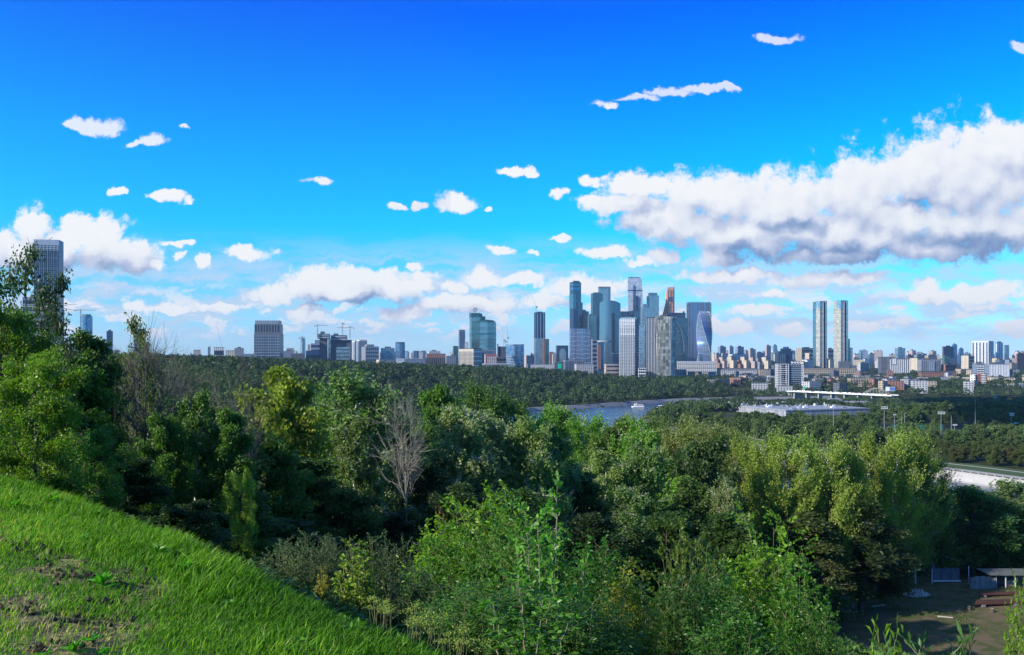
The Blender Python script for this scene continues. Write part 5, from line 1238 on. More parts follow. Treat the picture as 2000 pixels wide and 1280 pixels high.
# ---- first belt of the wood
SPEC = [
 ('broad0', 550, 738, 92, 165, G_YELL, 'yellow-olive linden with a broad sunlit crown left of centre', 'linden_tree'),
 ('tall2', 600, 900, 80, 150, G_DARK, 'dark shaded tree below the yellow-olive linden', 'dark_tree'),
 ('birch0', 690, 742, 105, 175, G_BIRCHD, 'large soft green birch between yellow linden and dead tree', 'birch_tree'),
 ('birch1', 690, 830, 88, 110, (0.109, 0.145, 0.051), 'slender birch with pointed top in front of the large soft green one', 'birch_tree'),
 ('birch2', 645, 775, 112, 110, G_BIRCHD, 'birch leaning out left behind the large soft green one', 'birch_tree'),
 ('tall3', 745, 800, 112, 120, G_DARK, 'dark crown left of the tall dead tree', 'dark_tree'),
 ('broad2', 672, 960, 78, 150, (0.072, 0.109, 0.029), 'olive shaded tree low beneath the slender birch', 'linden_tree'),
 ('birch3', 898, 808, 112, 145, G_GREY, 'pale birch with a white trunk right of the tall dead tree', 'birch_tree'),
 ('birch0', 960, 822, 118, 120, G_GREY, 'second pale birch, drooping, right of the white-trunked one', 'birch_tree'),
 ('birch2', 1030, 828, 116, 130, G_BIRCH, 'third pale birch with several white stems, centre of the wood', 'birch_tree'),
 ('birch1', 1080, 840, 122, 100, G_BIRCHD, 'birch at the right end of the pale birch row', 'birch_tree'),
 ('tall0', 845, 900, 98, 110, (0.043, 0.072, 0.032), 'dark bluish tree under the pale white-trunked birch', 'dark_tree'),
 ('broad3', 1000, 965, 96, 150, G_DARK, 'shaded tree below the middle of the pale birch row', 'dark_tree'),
 ('tall1', 860, 765, 150, 90, G_MID, 'round green crown right of the dead tree top', 'linden_tree'),
 ('poplar0', 945, 760, 175, 120, (0.072, 0.131, 0.029), 'bright spiky green crown behind the pale birches', 'poplar_tree'),
 ('poplar1', 1008, 784, 180, 110, (0.072, 0.131, 0.029), 'second spiky green crown, right behind the pale birches', 'poplar_tree'),
 ('poplar2', 1062, 806, 185, 120, G_FRESH, 'light green crown at the river bend, left end', 'poplar_tree'),
 ('birch3', 1105, 806, 190, 110, G_BIRCH, 'feathery pale crown rising in front of the river', 'birch_tree'),
 ('poplar3', 1150, 824, 182, 110, G_FRESH, 'fresh green crown just below the river, first of the sunlit row', 'poplar_tree'),
 ('broad0', 1205, 834, 176, 110, (0.080, 0.131, 0.029), 'rounded green crown below the river, second of the sunlit row', 'linden_tree'),
 ('poplar1', 1215, 826, 205, 90, G_BIRCH, 'feathery olive crown directly under the white boat', 'poplar_tree'),
 ('birch0', 1258, 836, 170, 110, G_FRESH, 'green crown with drooping sprays right of the rounded one', 'birch_tree'),
 ('poplar2', 1330, 828, 188, 120, (0.174, 0.196, 0.072), 'pale yellowish crown with dense twigs, centre right', 'poplar_tree'),
 ('poplar0', 1395, 842, 182, 110, (0.160, 0.181, 0.072), 'second pale yellowish crown with dense twigs', 'poplar_tree'),
 ('poplar3', 1290, 826, 200, 120, (0.11, 0.15, 0.045), 'yellow-green crown left of the pale yellowish pair', 'poplar_tree'),
 ('birch2', 1362, 834, 215, 110, (0.15, 0.17, 0.07), 'sandy green crown between the two pale yellowish ones', 'birch_tree'),
 ('poplar1', 1436, 852, 200, 110, (0.14, 0.17, 0.05), 'light crown closing the gap before the olive poplars', 'poplar_tree'),
 ('birch1', 1185, 890, 140, 110, G_BIRCH, 'drooping pale birch below the sunlit row', 'birch_tree'),
 ('birch2', 1255, 880, 142, 110, (0.109, 0.174, 0.051), 'drooping green birch right of the pale one', 'birch_tree'),
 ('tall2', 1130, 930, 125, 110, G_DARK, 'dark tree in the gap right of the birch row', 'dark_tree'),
 ('birch3', 1225, 960, 118, 100, G_BIRCHD, 'smaller drooping birch in the shadowy middle', 'birch_tree'),
 ('broad1', 1380, 870, 160, 120, (0.051, 0.087, 0.029), 'dark green crown between the yellowish and the olive poplars', 'linden_tree'),
 ('tall3', 1345, 945, 130, 90, (0.065, 0.109, 0.029), 'mid-green tree lit on its left, below the dark crown', 'linden_tree'),
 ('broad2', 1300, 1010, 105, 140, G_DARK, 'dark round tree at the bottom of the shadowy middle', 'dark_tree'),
 ('birch0', 1422, 950, 128, 70, (0.174, 0.203, 0.094), 'small pale birch with whitish stems in the dark gap', 'birch_tree'),
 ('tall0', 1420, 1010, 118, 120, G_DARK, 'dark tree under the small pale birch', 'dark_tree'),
 # big olive poplars on the right
 ('poplar0', 1452, 866, 178, 90, G_OLIVE, 'olive poplar with upright sprays, leftmost of the tall right-hand group', 'poplar_tree'),
 ('poplar1', 1494, 862, 170, 95, G_POP, 'feathery light poplar, second of the tall right-hand group', 'poplar_tree'),
 ('poplar2', 1538, 870, 165, 100, G_POP, 'broadest feathery poplar, third of the tall right-hand group', 'poplar_tree'),
 ('poplar3', 1582, 864, 172, 90, (0.18, 0.26, 0.06), 'poplar with a light trunk, fourth of the tall right-hand group', 'poplar_tree'),
 ('poplar0', 1622, 872, 166, 95, G_POP, 'green poplar with split top in the middle of the tall right-hand group', 'poplar_tree'),
 ('poplar1', 1664, 882, 170, 90, G_OLIVE, 'lower olive poplar right of the split-topped one', 'poplar_tree'),
 ('poplar2', 1704, 862, 180, 95, G_OLIVE, 'tall olive poplar reaching over the river wall', 'poplar_tree'),
 ('poplar3', 1746, 858, 184, 90, G_POP, 'feathery poplar left of the tallest one', 'poplar_tree'),
 ('poplar1', 1786, 854, 188, 95, (0.14, 0.19, 0.045), 'tallest poplar of the group, left of the open water', 'poplar_tree'),
 ('poplar2', 1815, 892, 197, 80, (0.09, 0.13, 0.03), 'dark-edged poplar beside the water on the right', 'poplar_tree'),
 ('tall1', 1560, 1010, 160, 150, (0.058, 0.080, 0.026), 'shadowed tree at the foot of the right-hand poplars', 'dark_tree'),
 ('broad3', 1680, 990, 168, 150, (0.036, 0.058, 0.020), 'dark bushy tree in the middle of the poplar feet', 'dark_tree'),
 ('birch2', 1615, 1090, 158, 90, (0.087, 0.102, 0.043), 'small dusty olive tree at the corner of the clearing', 'birch_tree'),
 ('birch1', 1480, 1080, 150, 110, G_DARK, 'dim birch left of the clearing', 'birch_tree'),
 ('tall2', 1755, 1000, 200, 100, (0.043, 0.080, 0.022), 'dark green tree behind the rubble heap', 'dark_tree'),
 ('birch3', 1822, 955, 200, 80, (0.072, 0.145, 0.029), 'fresh green birch with white trunk left of the mesh gate', 'birch_tree'),
 ('broad1', 1900, 958, 205, 150, (0.049, 0.108, 0.030), 'dense dark maple behind the mesh gate', 'maple_tree'),
 ('broad0', 1955, 1010, 207, 130, (0.088, 0.174, 0.056), 'rounded green tree over the shed on the right', 'linden_tree'),
 ('birch0', 1985, 945, 215, 120, (0.117, 0.174, 0.066), 'grey-green birch at the right edge', 'birch_tree'),
 ('birch2', 2030, 960, 212, 120, (0.097, 0.164, 0.056), 'birch cut by the right edge', 'birch_tree'),
 ('broad3', 345, 792, 66, 120, (0.07, 0.13, 0.025), 'green crown covering the trunk of the left wide bare tree', 'linden_tree'),
 ('tall2', 412, 800, 71, 110, (0.10, 0.13, 0.03), 'olive crown covering the trunk of the right wide bare tree', 'linden_tree'),
 ('birch2', 300, 745, 95, 110, (0.07, 0.12, 0.03), 'green crown behind the slender bare tree', 'birch_tree'),
 ('birch1', 382, 778, 57, 95, (0.085, 0.15, 0.035), 'soft green tree in front of the gap between the wide bare crowns', 'birch_tree'),
 ('tall0', 452, 812, 56, 85, (0.075, 0.14, 0.03), 'mid-green tree hiding the foot of the crooked dead one', 'linden_tree'),
 ('broad1', 318, 822, 54, 90, (0.07, 0.14, 0.025), 'fresh green tree below the slender bare one', 'linden_tree'),
 # left belt below the bare crowns
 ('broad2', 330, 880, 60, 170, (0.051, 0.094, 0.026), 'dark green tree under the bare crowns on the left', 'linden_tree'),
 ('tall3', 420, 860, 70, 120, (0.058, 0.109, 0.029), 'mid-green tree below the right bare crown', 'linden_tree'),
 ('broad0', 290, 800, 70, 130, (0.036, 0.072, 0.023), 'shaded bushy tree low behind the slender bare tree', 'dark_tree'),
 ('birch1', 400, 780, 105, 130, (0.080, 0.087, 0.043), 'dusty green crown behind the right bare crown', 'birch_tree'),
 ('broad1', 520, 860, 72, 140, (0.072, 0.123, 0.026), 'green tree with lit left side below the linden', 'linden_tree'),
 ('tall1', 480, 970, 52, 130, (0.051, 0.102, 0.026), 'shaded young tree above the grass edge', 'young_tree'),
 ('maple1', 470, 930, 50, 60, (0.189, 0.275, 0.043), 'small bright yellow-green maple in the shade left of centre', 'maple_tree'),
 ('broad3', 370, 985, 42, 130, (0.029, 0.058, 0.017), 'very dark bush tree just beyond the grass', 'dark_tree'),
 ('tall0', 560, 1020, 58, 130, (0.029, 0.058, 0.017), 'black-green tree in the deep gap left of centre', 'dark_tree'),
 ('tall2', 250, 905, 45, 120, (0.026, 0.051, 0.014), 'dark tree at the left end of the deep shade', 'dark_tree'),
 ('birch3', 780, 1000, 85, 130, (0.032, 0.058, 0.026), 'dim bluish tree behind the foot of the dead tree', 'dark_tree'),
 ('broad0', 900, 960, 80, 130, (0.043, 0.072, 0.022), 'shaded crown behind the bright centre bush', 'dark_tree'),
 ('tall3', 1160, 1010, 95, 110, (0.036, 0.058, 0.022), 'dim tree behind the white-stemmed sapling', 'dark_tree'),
]
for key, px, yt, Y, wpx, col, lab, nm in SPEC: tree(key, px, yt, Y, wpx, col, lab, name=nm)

# ---- second belt: crowns showing between and above the first belt, each its own tree
rt = random.Random(4)
def in_river(x, y): return bool(inside_poly(np.array([x]), np.array([y]), OUTER + INNER[::-1])[0])
def in_pen(x, y): return bool(inside_poly(np.array([x]), np.array([y]), INNER + [(3500, -100)])[0])
top_line = lambda px: float(np.interp(px, [-100, 200, 450, 640, 760, 860, 1000, 1100, 1300, 1450, 1700, 1850, 2100], [690, 700, 722, 738, 752, 770, 794, 826, 842, 862, 884, 975, 975]))
made = 0
for _ in range(1600):
    if made >= 190: break
    px = rt.uniform(-60, 2040); Y = rt.uniform(120, 400) if px < 1150 else rt.uniform(150, 300)
    x = WX(px, Y)
    if in_river(x, Y) or abs(x - 84) < 40 and Y < 205: continue
    if px > 1380 and Y > 275: continue
    g_ = gz(x, Y); H = rt.uniform(13, 21); yt = HZ - (g_ + H - EYE) / Y * 1700
    if yt < top_line(px) + 4: 
        yt = top_line(px) + 6 + rt.uniform(0, 14); H = ZT(yt, Y) - g_
        if H < 9 or H > 26: continue
    wpx = H * rt.uniform(.5, .7) / Y * 1700
    k = rt.choice(['broad', 'tall', 'birch', 'poplar', 'broad', 'tall']) + str(rt.randrange(4))
    f = rt.uniform(.7, 1.25); base_c = rt.choice([G_MID, G_DARK, G_BIRCHD, G_FRESH, G_MID])
    c = tuple(v * f for v in base_c)
    tree(k, px, yt, Y, wpx, c, 'wood tree partly hidden behind the front row of crowns', group='trees filling the wood behind the front row', name='wood_tree'); made += 1

# ---- park trees on the far bank, right
def place_small(x, y, H, wd, col, lab, grp, k=None):
    tm, cm, zt, rw = PROTO[k or ('small%d' % rt.randrange(4))]
    o = thing('park_tree', lab, 'tree', (x, y, gz(x, y) - .2), rt.uniform(0, 6.28), grp); o.scale = (wd / rw, wd / rw, H / zt)
    t = bpy.data.objects.new('trunk', tm); link(t, o); c = bpy.data.objects.new('crown', cm); link(c, o); c.color = (*col, 1)
KEEP_OUT = [(1690, 1880, 836, 862)]          # playing field with green fence
placed = []
def free_spot(x, y, dmin):
    for (a, b_) in placed:
        if (a - x) ** 2 + (b_ - y) ** 2 < dmin * dmin: return False
    placed.append((x, y)); return True
def on_field(x, y): return 820 < y < 930 and 1715 < 1000 + x / y * 1700 < 1900
n = 0
# light trees in a row behind the river wall
for i in range(13):
    px = 1838 + i * 15 + rt.uniform(-4, 4); Y = rt.uniform(610, 650) - (px - 1838) * .25; x = WX(px, Y)
    placed.append((x, Y)); place_small(x, Y, rt.uniform(11, 14.5), rt.uniform(3.6, 4.8), tuple(v * rt.uniform(.85, 1.1) for v in (0.085, 0.105, 0.035)), 'olive tree with visible trunk in the row on the lawn behind the river wall', 'olive trees on the lawn behind the river wall', 'broad%d' % rt.randrange(4))
for _ in range(4000):
    if n >= 285: break
    Y = rt.uniform(690, 1130); px = rt.uniform(1235, 2040); x = WX(px, Y)
    if not in_pen(x, Y) or on_field(x, Y): continue
    if not in_pen(x - 5, Y - 3) or (Y > 1035 and 1385 < px < 1705): continue
    if not free_spot(x, Y, 8.2): continue
    f = rt.uniform(.75, 1.25); col = tuple(v * f for v in rt.choice([(0.045, 0.08, 0.022), (0.05, 0.09, 0.025), (0.07, 0.105, 0.035)]))
    place_small(x, Y, rt.uniform(7, 9) if Y > 930 and 1385 < px < 1705 else rt.uniform(10, 16), rt.uniform(3.4, 5.4), col, 'dark round park tree beyond the river on the right', 'dark park trees beyond the river'); n += 1

# ---- far woods that read as one mass: a crown of small leaf faces for every tree, one object
def wood(name, pts, Hs, Rs, per, seed, col, label, face=1.9):
    r = np.random.default_rng(seed); n = len(pts); pts = np.asarray(pts); Hs = np.asarray(Hs); Rs = np.asarray(Rs)
    z0 = ground(pts[:, 0], pts[:, 1])
    u = r.normal(0, 1, (n, per, 3)); u[..., 2] = np.abs(u[..., 2]) * 1.1 - .25; u /= np.linalg.norm(u, axis=-1, keepdims=True)
    lump = 1 + .22 * np.sin(u[..., 0] * 5 + r.uniform(0, 6, (n, 1))) * np.cos(u[..., 1] * 4 + r.uniform(0, 6, (n, 1)))
    rad_ = (lump * r.uniform(.72, 1.06, (n, per)))[..., None]
    ctr = np.stack([pts[:, 0], pts[:, 1], z0 + Hs * .55], -1)[:, None, :]
    C = ctr + u * rad_ * np.stack([Rs, Rs, Hs * .46], -1)[:, None, :]
    Nn = (u + r.normal(0, .33, u.shape)).reshape(-1, 3); Nn /= np.linalg.norm(Nn, axis=1, keepdims=True)
    C = C.reshape(-1, 3); A_ = np.cross(Nn, r.normal(0, 1, Nn.shape)); A_ /= np.linalg.norm(A_, axis=1, keepdims=True); B_ = np.cross(Nn, A_)
    s = (face * r.uniform(.6, 1.3, (len(C), 1)))
    V = np.stack([C - A_ * s * .5, C - B_ * s * .4, C + A_ * s * .5, C + B_ * s * .4], 1).reshape(-1, 3)
    var = np.clip(np.repeat(r.normal(.4, .2, n) + .7 * (vnoise(pts[:, 0] / 70, pts[:, 1] / 70) - .45), per) + r.normal(0, .07, n * per), 0, 1)
    me = np_mesh(name, V, np.arange(len(V)).reshape(-1, 4), 4, LEAF_FAR, np.repeat(var, 4))
    o = bpy.data.objects.new(name, me); link(o); o.color = (*col, 1); return setp(o, label, kind='stuff')
rw_ = np.random.default_rng(77)
def scatter(n, y0, y1, p0, p1, ok):
    Y = np.sqrt(rw_.uniform(y0 * y0, y1 * y1, n)); px = rw_.uniform(p0, p1, n); X = (px - 1000) / 1700 * Y
    k = ok(X, Y, px); return np.stack([X[k], Y[k]], -1)
RIV = OUTER + INNER[::-1]; PEN = INNER + [(3500, -100)]
def outer_ok(X, Y, px): return ~inside_poly(X, Y, RIV) & ~inside_poly(X, Y, PEN) & (dist_poly(X, Y, OUTER) > 14)
p1 = scatter(3400, 380, 900, -120, 1120, outer_ok)
wood('near_wood', p1, rw_.uniform(13, 20, len(p1)), rw_.uniform(3.6, 8.5, len(p1)), 190, 1, (0.042, 0.08, 0.018), 'green crowns of the wooded slope between the front trees and the river', 1.9)
p2 = scatter(6200, 900, 2000, -120, 1420, outer_ok)
wood('far_wood', p2, rw_.uniform(11, 20, len(p2)), rw_.uniform(4.0, 10.5, len(p2)), 110, 2, (0.03, 0.055, 0.02), 'dark green wooded hill across the river bend below the skyline', 2.8)
def pen_ok(X, Y, px): return inside_poly(X, Y, PEN) & (dist_poly(X, Y, INNER) > 10) & ~((Y > 1040) & (Y < 1150) & (px > 1392) & (px < 1700)) & ~((Y > 1180) & (Y < 1330) & (px > 1640) & (px < 1740))
p3 = scatter(3000, 1120, 1560, 1180, 2060, pen_ok)
wood('park_wood', p3, np.where((p3[:, 1] > 1230) & (p3[:, 0] / p3[:, 1] > 0.28), rw_.uniform(4.5, 7.5, len(p3)), rw_.uniform(9, 14, len(p3))), rw_.uniform(5.0, 8, len(p3)), 80, 3, (0.04, 0.068, 0.026), 'dark tree cover of the park beyond the long white hall', 2.6)
p4 = scatter(5200, 1600, 3200, 1330, 2060, lambda X, Y, px: outer_ok(X, Y, px) & (vnoise(X / 90, Y / 90) > .34))
wood('town_trees', p4, rw_.uniform(7, 14, len(p4)), rw_.uniform(4, 7.5, len(p4)), 45, 4, (0.035, 0.058, 0.028), 'dark street trees between the low town blocks on the right', 2.8)

# ---- undergrowth on the steep slope below the bank, too mixed to count
ru_ = np.random.default_rng(66); n = 520000
X = ru_.uniform(-60, 110, n); Y = ru_.uniform(2, 135, n); d = crest_d(X, Y)
k = (d > 1.4) & (d < 110) & (np.abs(X) < .72 * Y + 5) & (ru_.random(n) < np.clip(30 / (Y + 4), .12, 1)) & ~((np.abs(X - 84) < 42) & (Y > 124))
X, Y = X[k], Y[k]; top = .15 + 1.3 * np.clip(vnoise(X / 1.6, Y / 1.6) - .25, 0, 1) * np.clip(d[k] / 8, .15, 1.6)
C = np.stack([X, Y, ground(X, Y) + top * ru_.random(len(X)) ** .6], -1); sz = .018 + .0046 * Y
me = leaf_mesh('undergrowth', C, sz * 1.5, sz, ru_, LEAF_FAR, None, np.clip(ru_.normal(.45, .2, len(X)) + .6 * (vnoise(X / 4, Y / 4) - .5), 0, 1), False, up=1.5)
og = bpy.data.objects.new('undergrowth', me); link(og); og.color = (0.055, 0.11, 0.02, 1); setp(og, 'low leafy undergrowth covering the steep slope below the grass bank', kind='stuff')

# ------------------------------------------------------------------ shrubs and saplings just below the bank
def bush(seed, H, Rw, stems, twigs, nodes, style, leaf, width=.4, bark=None, spread=1.0, top_sparse=False, thick=.02, droop=.0, cone=False):
    rng = np.random.default_rng(seed); paths = []; C, D, V_ = [], [], []
    for s in range(stems):
        az = s * 2.399 + rng.uniform(-.4, .4); rr0 = Rw * math.sqrt((s + .5) / stems) * spread
        hh = H * (1 - (.62 if cone else .38) * (rr0 / Rw) ** (1 if cone else 2)) * rng.uniform(.86, 1.04)
        a = np.array([rng.normal(0, .12), rng.normal(0, .12), 0]) * Rw + np.array([math.cos(az), math.sin(az), 0]) * rr0 * .25
        b_ = np.array([math.cos(az) * rr0, math.sin(az) * rr0, hh])
        sp = bez(a, b_, np.array([math.cos(az), math.sin(az), 0]) * rr0 * .15, 12, rng, .03 * H / 3)
        th = thick * rng.uniform(.6, 1.2); paths.append((sp, np.linspace(th, .004, 12)))
        for k in range(twigs):
            u = (k + rng.random()) / twigs; u = .12 + .88 * u; i = min(10, int(u * 11)); f = u * 11 - i
            p0 = sp[i] * (1 - f) + sp[i + 1] * f
            ta = rng.uniform(0, 6.283); ln = (.22 + .30 * (1 - u)) * Rw * rng.uniform(.6, 1.25) + .06
            dv = np.array([math.cos(ta), math.sin(ta), rng.uniform(.35, 1.1)]); dv /= np.linalg.norm(dv)
            p1 = p0 + dv * ln; tp = bez(p0, p1, np.array([0, 0, -.1]) * ln, 5, rng, .01); paths.append((tp, np.linspace(.006, .0025, 5)))
            cv = rng.normal(.5, .13) + .12 * (u - .5)
            for j in range(nodes):
                w_ = (j + .6) / nodes; q = w_ * 4; ii = min(3, int(q)); pp = tp[ii] * (1 - (q - ii)) + tp[ii + 1] * (q - ii)
                la = rng.uniform(0, 6.283); od = np.array([math.cos(la), math.sin(la), rng.uniform(-.1, .7) - droop]) + dv * .6; od /= np.linalg.norm(od)
                if style == 'pinnate':
                    n_ = 4; rl = leaf * 3.6 * rng.uniform(.7, 1.15); side = np.cross(od, [0, 0, 1]); side /= np.linalg.norm(side) + 1e-6
                    for m_ in range(n_):
                        t = .25 + .7 * m_ / n_; pt = pp + od * rl * t + np.array([0, 0, -1]) * rl * t * t * .3
                        for sg in (-1, 1):
                            dd = side * sg + od * .75 + np.array([0, 0, -.15]); dd /= np.linalg.norm(dd)
                            C.append(pt + dd * leaf * .5); D.append(dd); V_.append(cv + rng.normal(0, .08))
                    dd = od + np.array([0, 0, -.6]); C.append(pp + od * rl + dd * leaf * .4); D.append(dd); V_.append(cv)
                else:
                    C.append(pp + od * leaf * .55); D.append(od + np.array([0, 0, -.15])); V_.append(cv + rng.normal(0, .12))
    tm = tubes_mesh('stem', paths, bark or STEM, 4)
    C = np.array(C); D = np.array(D)
    cm = leaf_mesh('crown', C, leaf, leaf * width, rng, LEAF_NEAR, D, np.array(V_), True, up=1.1)
    return tm, cm, float(np.percentile(C[:, 2], 99)), float(np.percentile(np.hypot(C[:, 0], C[:, 1]), 86))
B = {}
B['silver'] = bush(201, 2.8, 1.5, 44, 15, 12, 'simple', .095, .46, thick=.014, spread=1)
B['ash'] = bush(202, 3.6, 1.5, 36, 14, 5, 'pinnate', .115, .38)
B['ashcone'] = bush(203, 4.0, 1.5, 44, 14, 5, 'pinnate', .115, .38, cone=True)
B['lush'] = bush(204, 3.6, 1.7, 60, 18, 14, 'simple', .125, .40, droop=.15)
B['hop'] = bush(205, 2.2, .40, 15, 14, 8, 'simple', .085, .75, droop=.3, spread=1.2)
B['locust'] = bush(206, 2.4, .5, 14, 14, 5, 'pinnate', .055, .45, thick=.012)
B['round'] = bush(207, 3.4, 1.3, 40, 14, 11, 'simple', .11, .7)
B['spray'] = bush(208, 1.5, .6, 16, 9, 5, 'simple', .17, .26, droop=-.3)
B['sapling'] = bush(209, 3.2, .75, 6, 16, 11, 'simple', .125, .5, bark=BARK_YOUNG, thick=.028, spread=1.0)
def shrub(key, px, ytop, Y, wpx, col, label, rz=0.0, name='shrub', group=None, cat='shrub'):
    tm, cm, zt, rw = B[key]
    X = WX(px, Y); z0 = gz(X, Y) - .1; H = ZT(ytop, Y) - z0; sx = (wpx / 1700 * Y / 2) / rw
    o = thing(name, label, cat, (X, Y, z0), rz, group); sc = (sx, sx, H / zt); o.scale = sc
    t = bpy.data.objects.new('stem', tm); link(t, o); c = bpy.data.objects.new('crown', cm); link(c, o); c.color = (*col, 1)
    return o
SILV = (0.06, 0.10, 0.05); ASH = (0.11, 0.20, 0.018); LUSH = (0.14, 0.25, 0.012)
shrub('silver', 588, 1052, 18.5, 130, SILV, 'grey-green upright-shooted shrub at the end of the long grass')
shrub('silver', 655, 1062, 20, 150, (0.04, 0.07, 0.035), 'second grey-green shrub, behind the golden climber', 1.3)
shrub('silver', 760, 1058, 19, 170, (0.035, 0.065, 0.03), 'dark small-leaved shrub right of the golden climber', 2.1)
shrub('silver', 800, 1120, 15, 150, (0.03, 0.065, 0.025), 'shaded small-leaved shrub low before the bright centre bush', 3.0)
shrub('hop', 693, 1062, 14.5, 70, (0.16, 0.23, 0.02), 'narrow golden-green climber column between dark shrubs', name='climber')
shrub('hop', 630, 1110, 17, 26, (0.26, 0.22, 0.03), 'small yellow and orange leaved shoot in the grey-green shrub', name='shoot')
shrub('lush', 945, 985, 18, 230, LUSH, 'big bright green bush in the bottom centre')
shrub('lush', 880, 1050, 17, 160, (0.06, 0.16, 0.015), 'left shoulder of bright green growth beside the big centre bush', 1.1)
shrub('lush', 1010, 1010, 16, 190, (0.055, 0.15, 0.018), 'bright bush between the big centre bush and the white-stemmed sapling', 2.2)
shrub('hop', 862, 1012, 19, 30, (0.28, 0.15, 0.04), 'rusty orange shoot rising at the left of the big centre bush', name='shoot')
shrub('lush', 960, 1150, 11.5, 260, (0.05, 0.14, 0.015), 'low green bush under the big centre bush', 3.1)
shrub('sapling', 1068, 955, 11.5, 130, (0.09, 0.22, 0.03), 'tall sapling with two pale bare stems and leafy tips, bottom centre', 0.6, name='sapling', cat='tree')
shrub('sapling', 1030, 1130, 10, 170, (0.07, 0.18, 0.02), 'leafy lower sapling with bigger leaves beneath the pale stems', 2.6, name='sapling', cat='tree')
shrub('ash', 1165, 1080, 15, 150, (0.045, 0.12, 0.02), 'feathery-leaved bush right of the pale-stemmed sapling', .4)
shrub('ash', 1130, 1180, 11, 190, (0.035, 0.10, 0.018), 'low feathery-leaved bush at the bottom, right of centre', 1.4)
shrub('locust', 1235, 1108, 12.5, 105, (0.16, 0.18, 0.015), 'yellowing feathery young locust at the bottom', .9, name='sapling', cat='tree')
shrub('locust', 1205, 1160, 12, 60, (0.19, 0.17, 0.015), 'smaller yellow locust shoot left of the yellowing one', 2.9, name='sapling', cat='tree')
shrub('round', 1350, 1060, 24, 130, (0.07, 0.11, 0.015), 'rounded olive-yellow bush in half shade, bottom right of centre')
shrub('ash', 1330, 1150, 14, 150, (0.03, 0.08, 0.018), 'shaded feathery bush below the rounded olive one', 2.0)
shrub('ash', 1400, 1125, 13.5, 120, (0.035, 0.10, 0.025), 'blue-green feathery bush left of the tall conical one', 3.5)
shrub('ashcone', 1500, 1068, 14, 210, ASH, 'tall conical bright green bush with feathery leaves left of the clearing', .2)
shrub('ashcone', 1560, 1150, 13, 150, (0.05, 0.13, 0.018), 'right shoulder bush beside the tall conical one', 1.9)
shrub('ash', 1440, 1200, 11, 180, (0.045, 0.12, 0.018), 'low bush at the bottom edge under the tall conical one', 2.8)
shrub('ash', 1600, 1215, 12, 110, (0.04, 0.10, 0.018), 'small dim bush at the corner of the asphalt road', 4.4)
shrub('spray', 1735, 1228, 8, 90, (0.11, 0.20, 0.015), 'yellow-green leafy shoot at the bottom edge before the clearing', .3)
shrub('spray', 1815, 1245, 7.5, 170, (0.06, 0.13, 0.035), 'long-leaved willow spray at the bottom edge of the picture', 1.3)
shrub('spray', 1880, 1258, 7.8, 90, (0.05, 0.11, 0.03), 'smaller willow spray right of the long-leaved one', 2.3)
shrub('lush', 2010, 1178, 9, 110, (0.11, 0.20, 0.015), 'yellow-green bush cut by the bottom right edge', 1.0)
# weeds rooted in the turf: a rosette of broad leaves each
def weed_mesh(seed, n, L, W, up):
    rng = np.random.default_rng(seed); a = np.arange(n) * 2.399 + rng.uniform(-.3, .3, n); e = rng.uniform(.2, 1.0, n) * up
    D = np.stack([np.cos(a), np.sin(a), e], -1); D /= np.linalg.norm(D, axis=1, keepdims=True)
    C = D * L * .55 + np.array([0, 0, .02]) + rng.normal(0, .02, (n, 3))
    return leaf_mesh('crown', C, L, W, rng, LEAF_NEAR, D, rng.normal(.55, .15, n), True, up=2)
WM = [weed_mesh(301, 16, .13, .045, 1.0), weed_mesh(302, 22, .17, .05, 1.6), weed_mesh(303, 12, .11, .06, .5)]
wr_ = random.Random(8)
for i in range(46):
    px = wr_.uniform(20, 820)
    for _ in range(30):
        Y = wr_.uniform(5, 13.5); X = WX(px, Y); d = float(crest_d(X, Y))
        if -2.6 < d < .6: break
    else: continue
    o = bpy.data.objects.new('weed', WM[i % 3]); link(o); o.location = (X, Y, gz(X, Y) + .02); o.rotation_euler = (0, 0, wr_.uniform(0, 6)); s = wr_.uniform(.4, .85); o.scale = (s, s, s)
    o.color = (0.07 * wr_.uniform(.8, 1.3), 0.20 * wr_.uniform(.8, 1.2), 0.018, 1)
    setp(o, 'broad-leaved weed among the long grass of the bank', 'weed', 'broad-leaved weeds along the grassy bank')
# yellowish umbels at the lower end of the bank
def umbel_plant(seed):
    rng = np.random.default_rng(seed); paths = []; C = []
    for s in range(5):
        a = rng.uniform(0, 6.28); top = np.array([math.cos(a) * .13, math.sin(a) * .13, rng.uniform(.55, .8)]); paths.append((bez(np.zeros(3), top, rng.normal(0, .02, 3), 5, rng, .005), np.linspace(.006, .003, 5)))
        g_ = rng.normal(0, 1, (46, 3)) * np.array([.055, .055, .018]); C.append(top + g_)
    return tubes_mesh('stem', paths, STEM, 4), leaf_mesh('crown', np.concatenate(C), .028, .018, rng, LEAF_NEAR, None, None, True)
UM = [umbel_plant(5), umbel_plant(6)]
for i, (px, Y) in enumerate([(735, 8.4), (760, 9), (800, 8.2), (830, 8.0), (850, 7.6), (875, 7.3), (905, 7.6), (815, 7.6), (745, 7.8), (890, 8.0), (940, 7.6)]):
    X = WX(px, Y); o = thing('umbel_plant', 'dry yellow-green umbel weed at the lower end of the bank', 'weed', (X, Y, gz(X, Y)), i * 1.1, 'yellow umbel weeds at the lower end of the bank')
    a, c_ = UM[i % 2]; link(bpy.data.objects.new('stem', a), o); c = bpy.data.objects.new('crown', c_); link(c, o); c.color = (0.24, 0.27, 0.07, 1); k_ = wr_.uniform(.45, .7); o.scale = (k_, k_, k_)

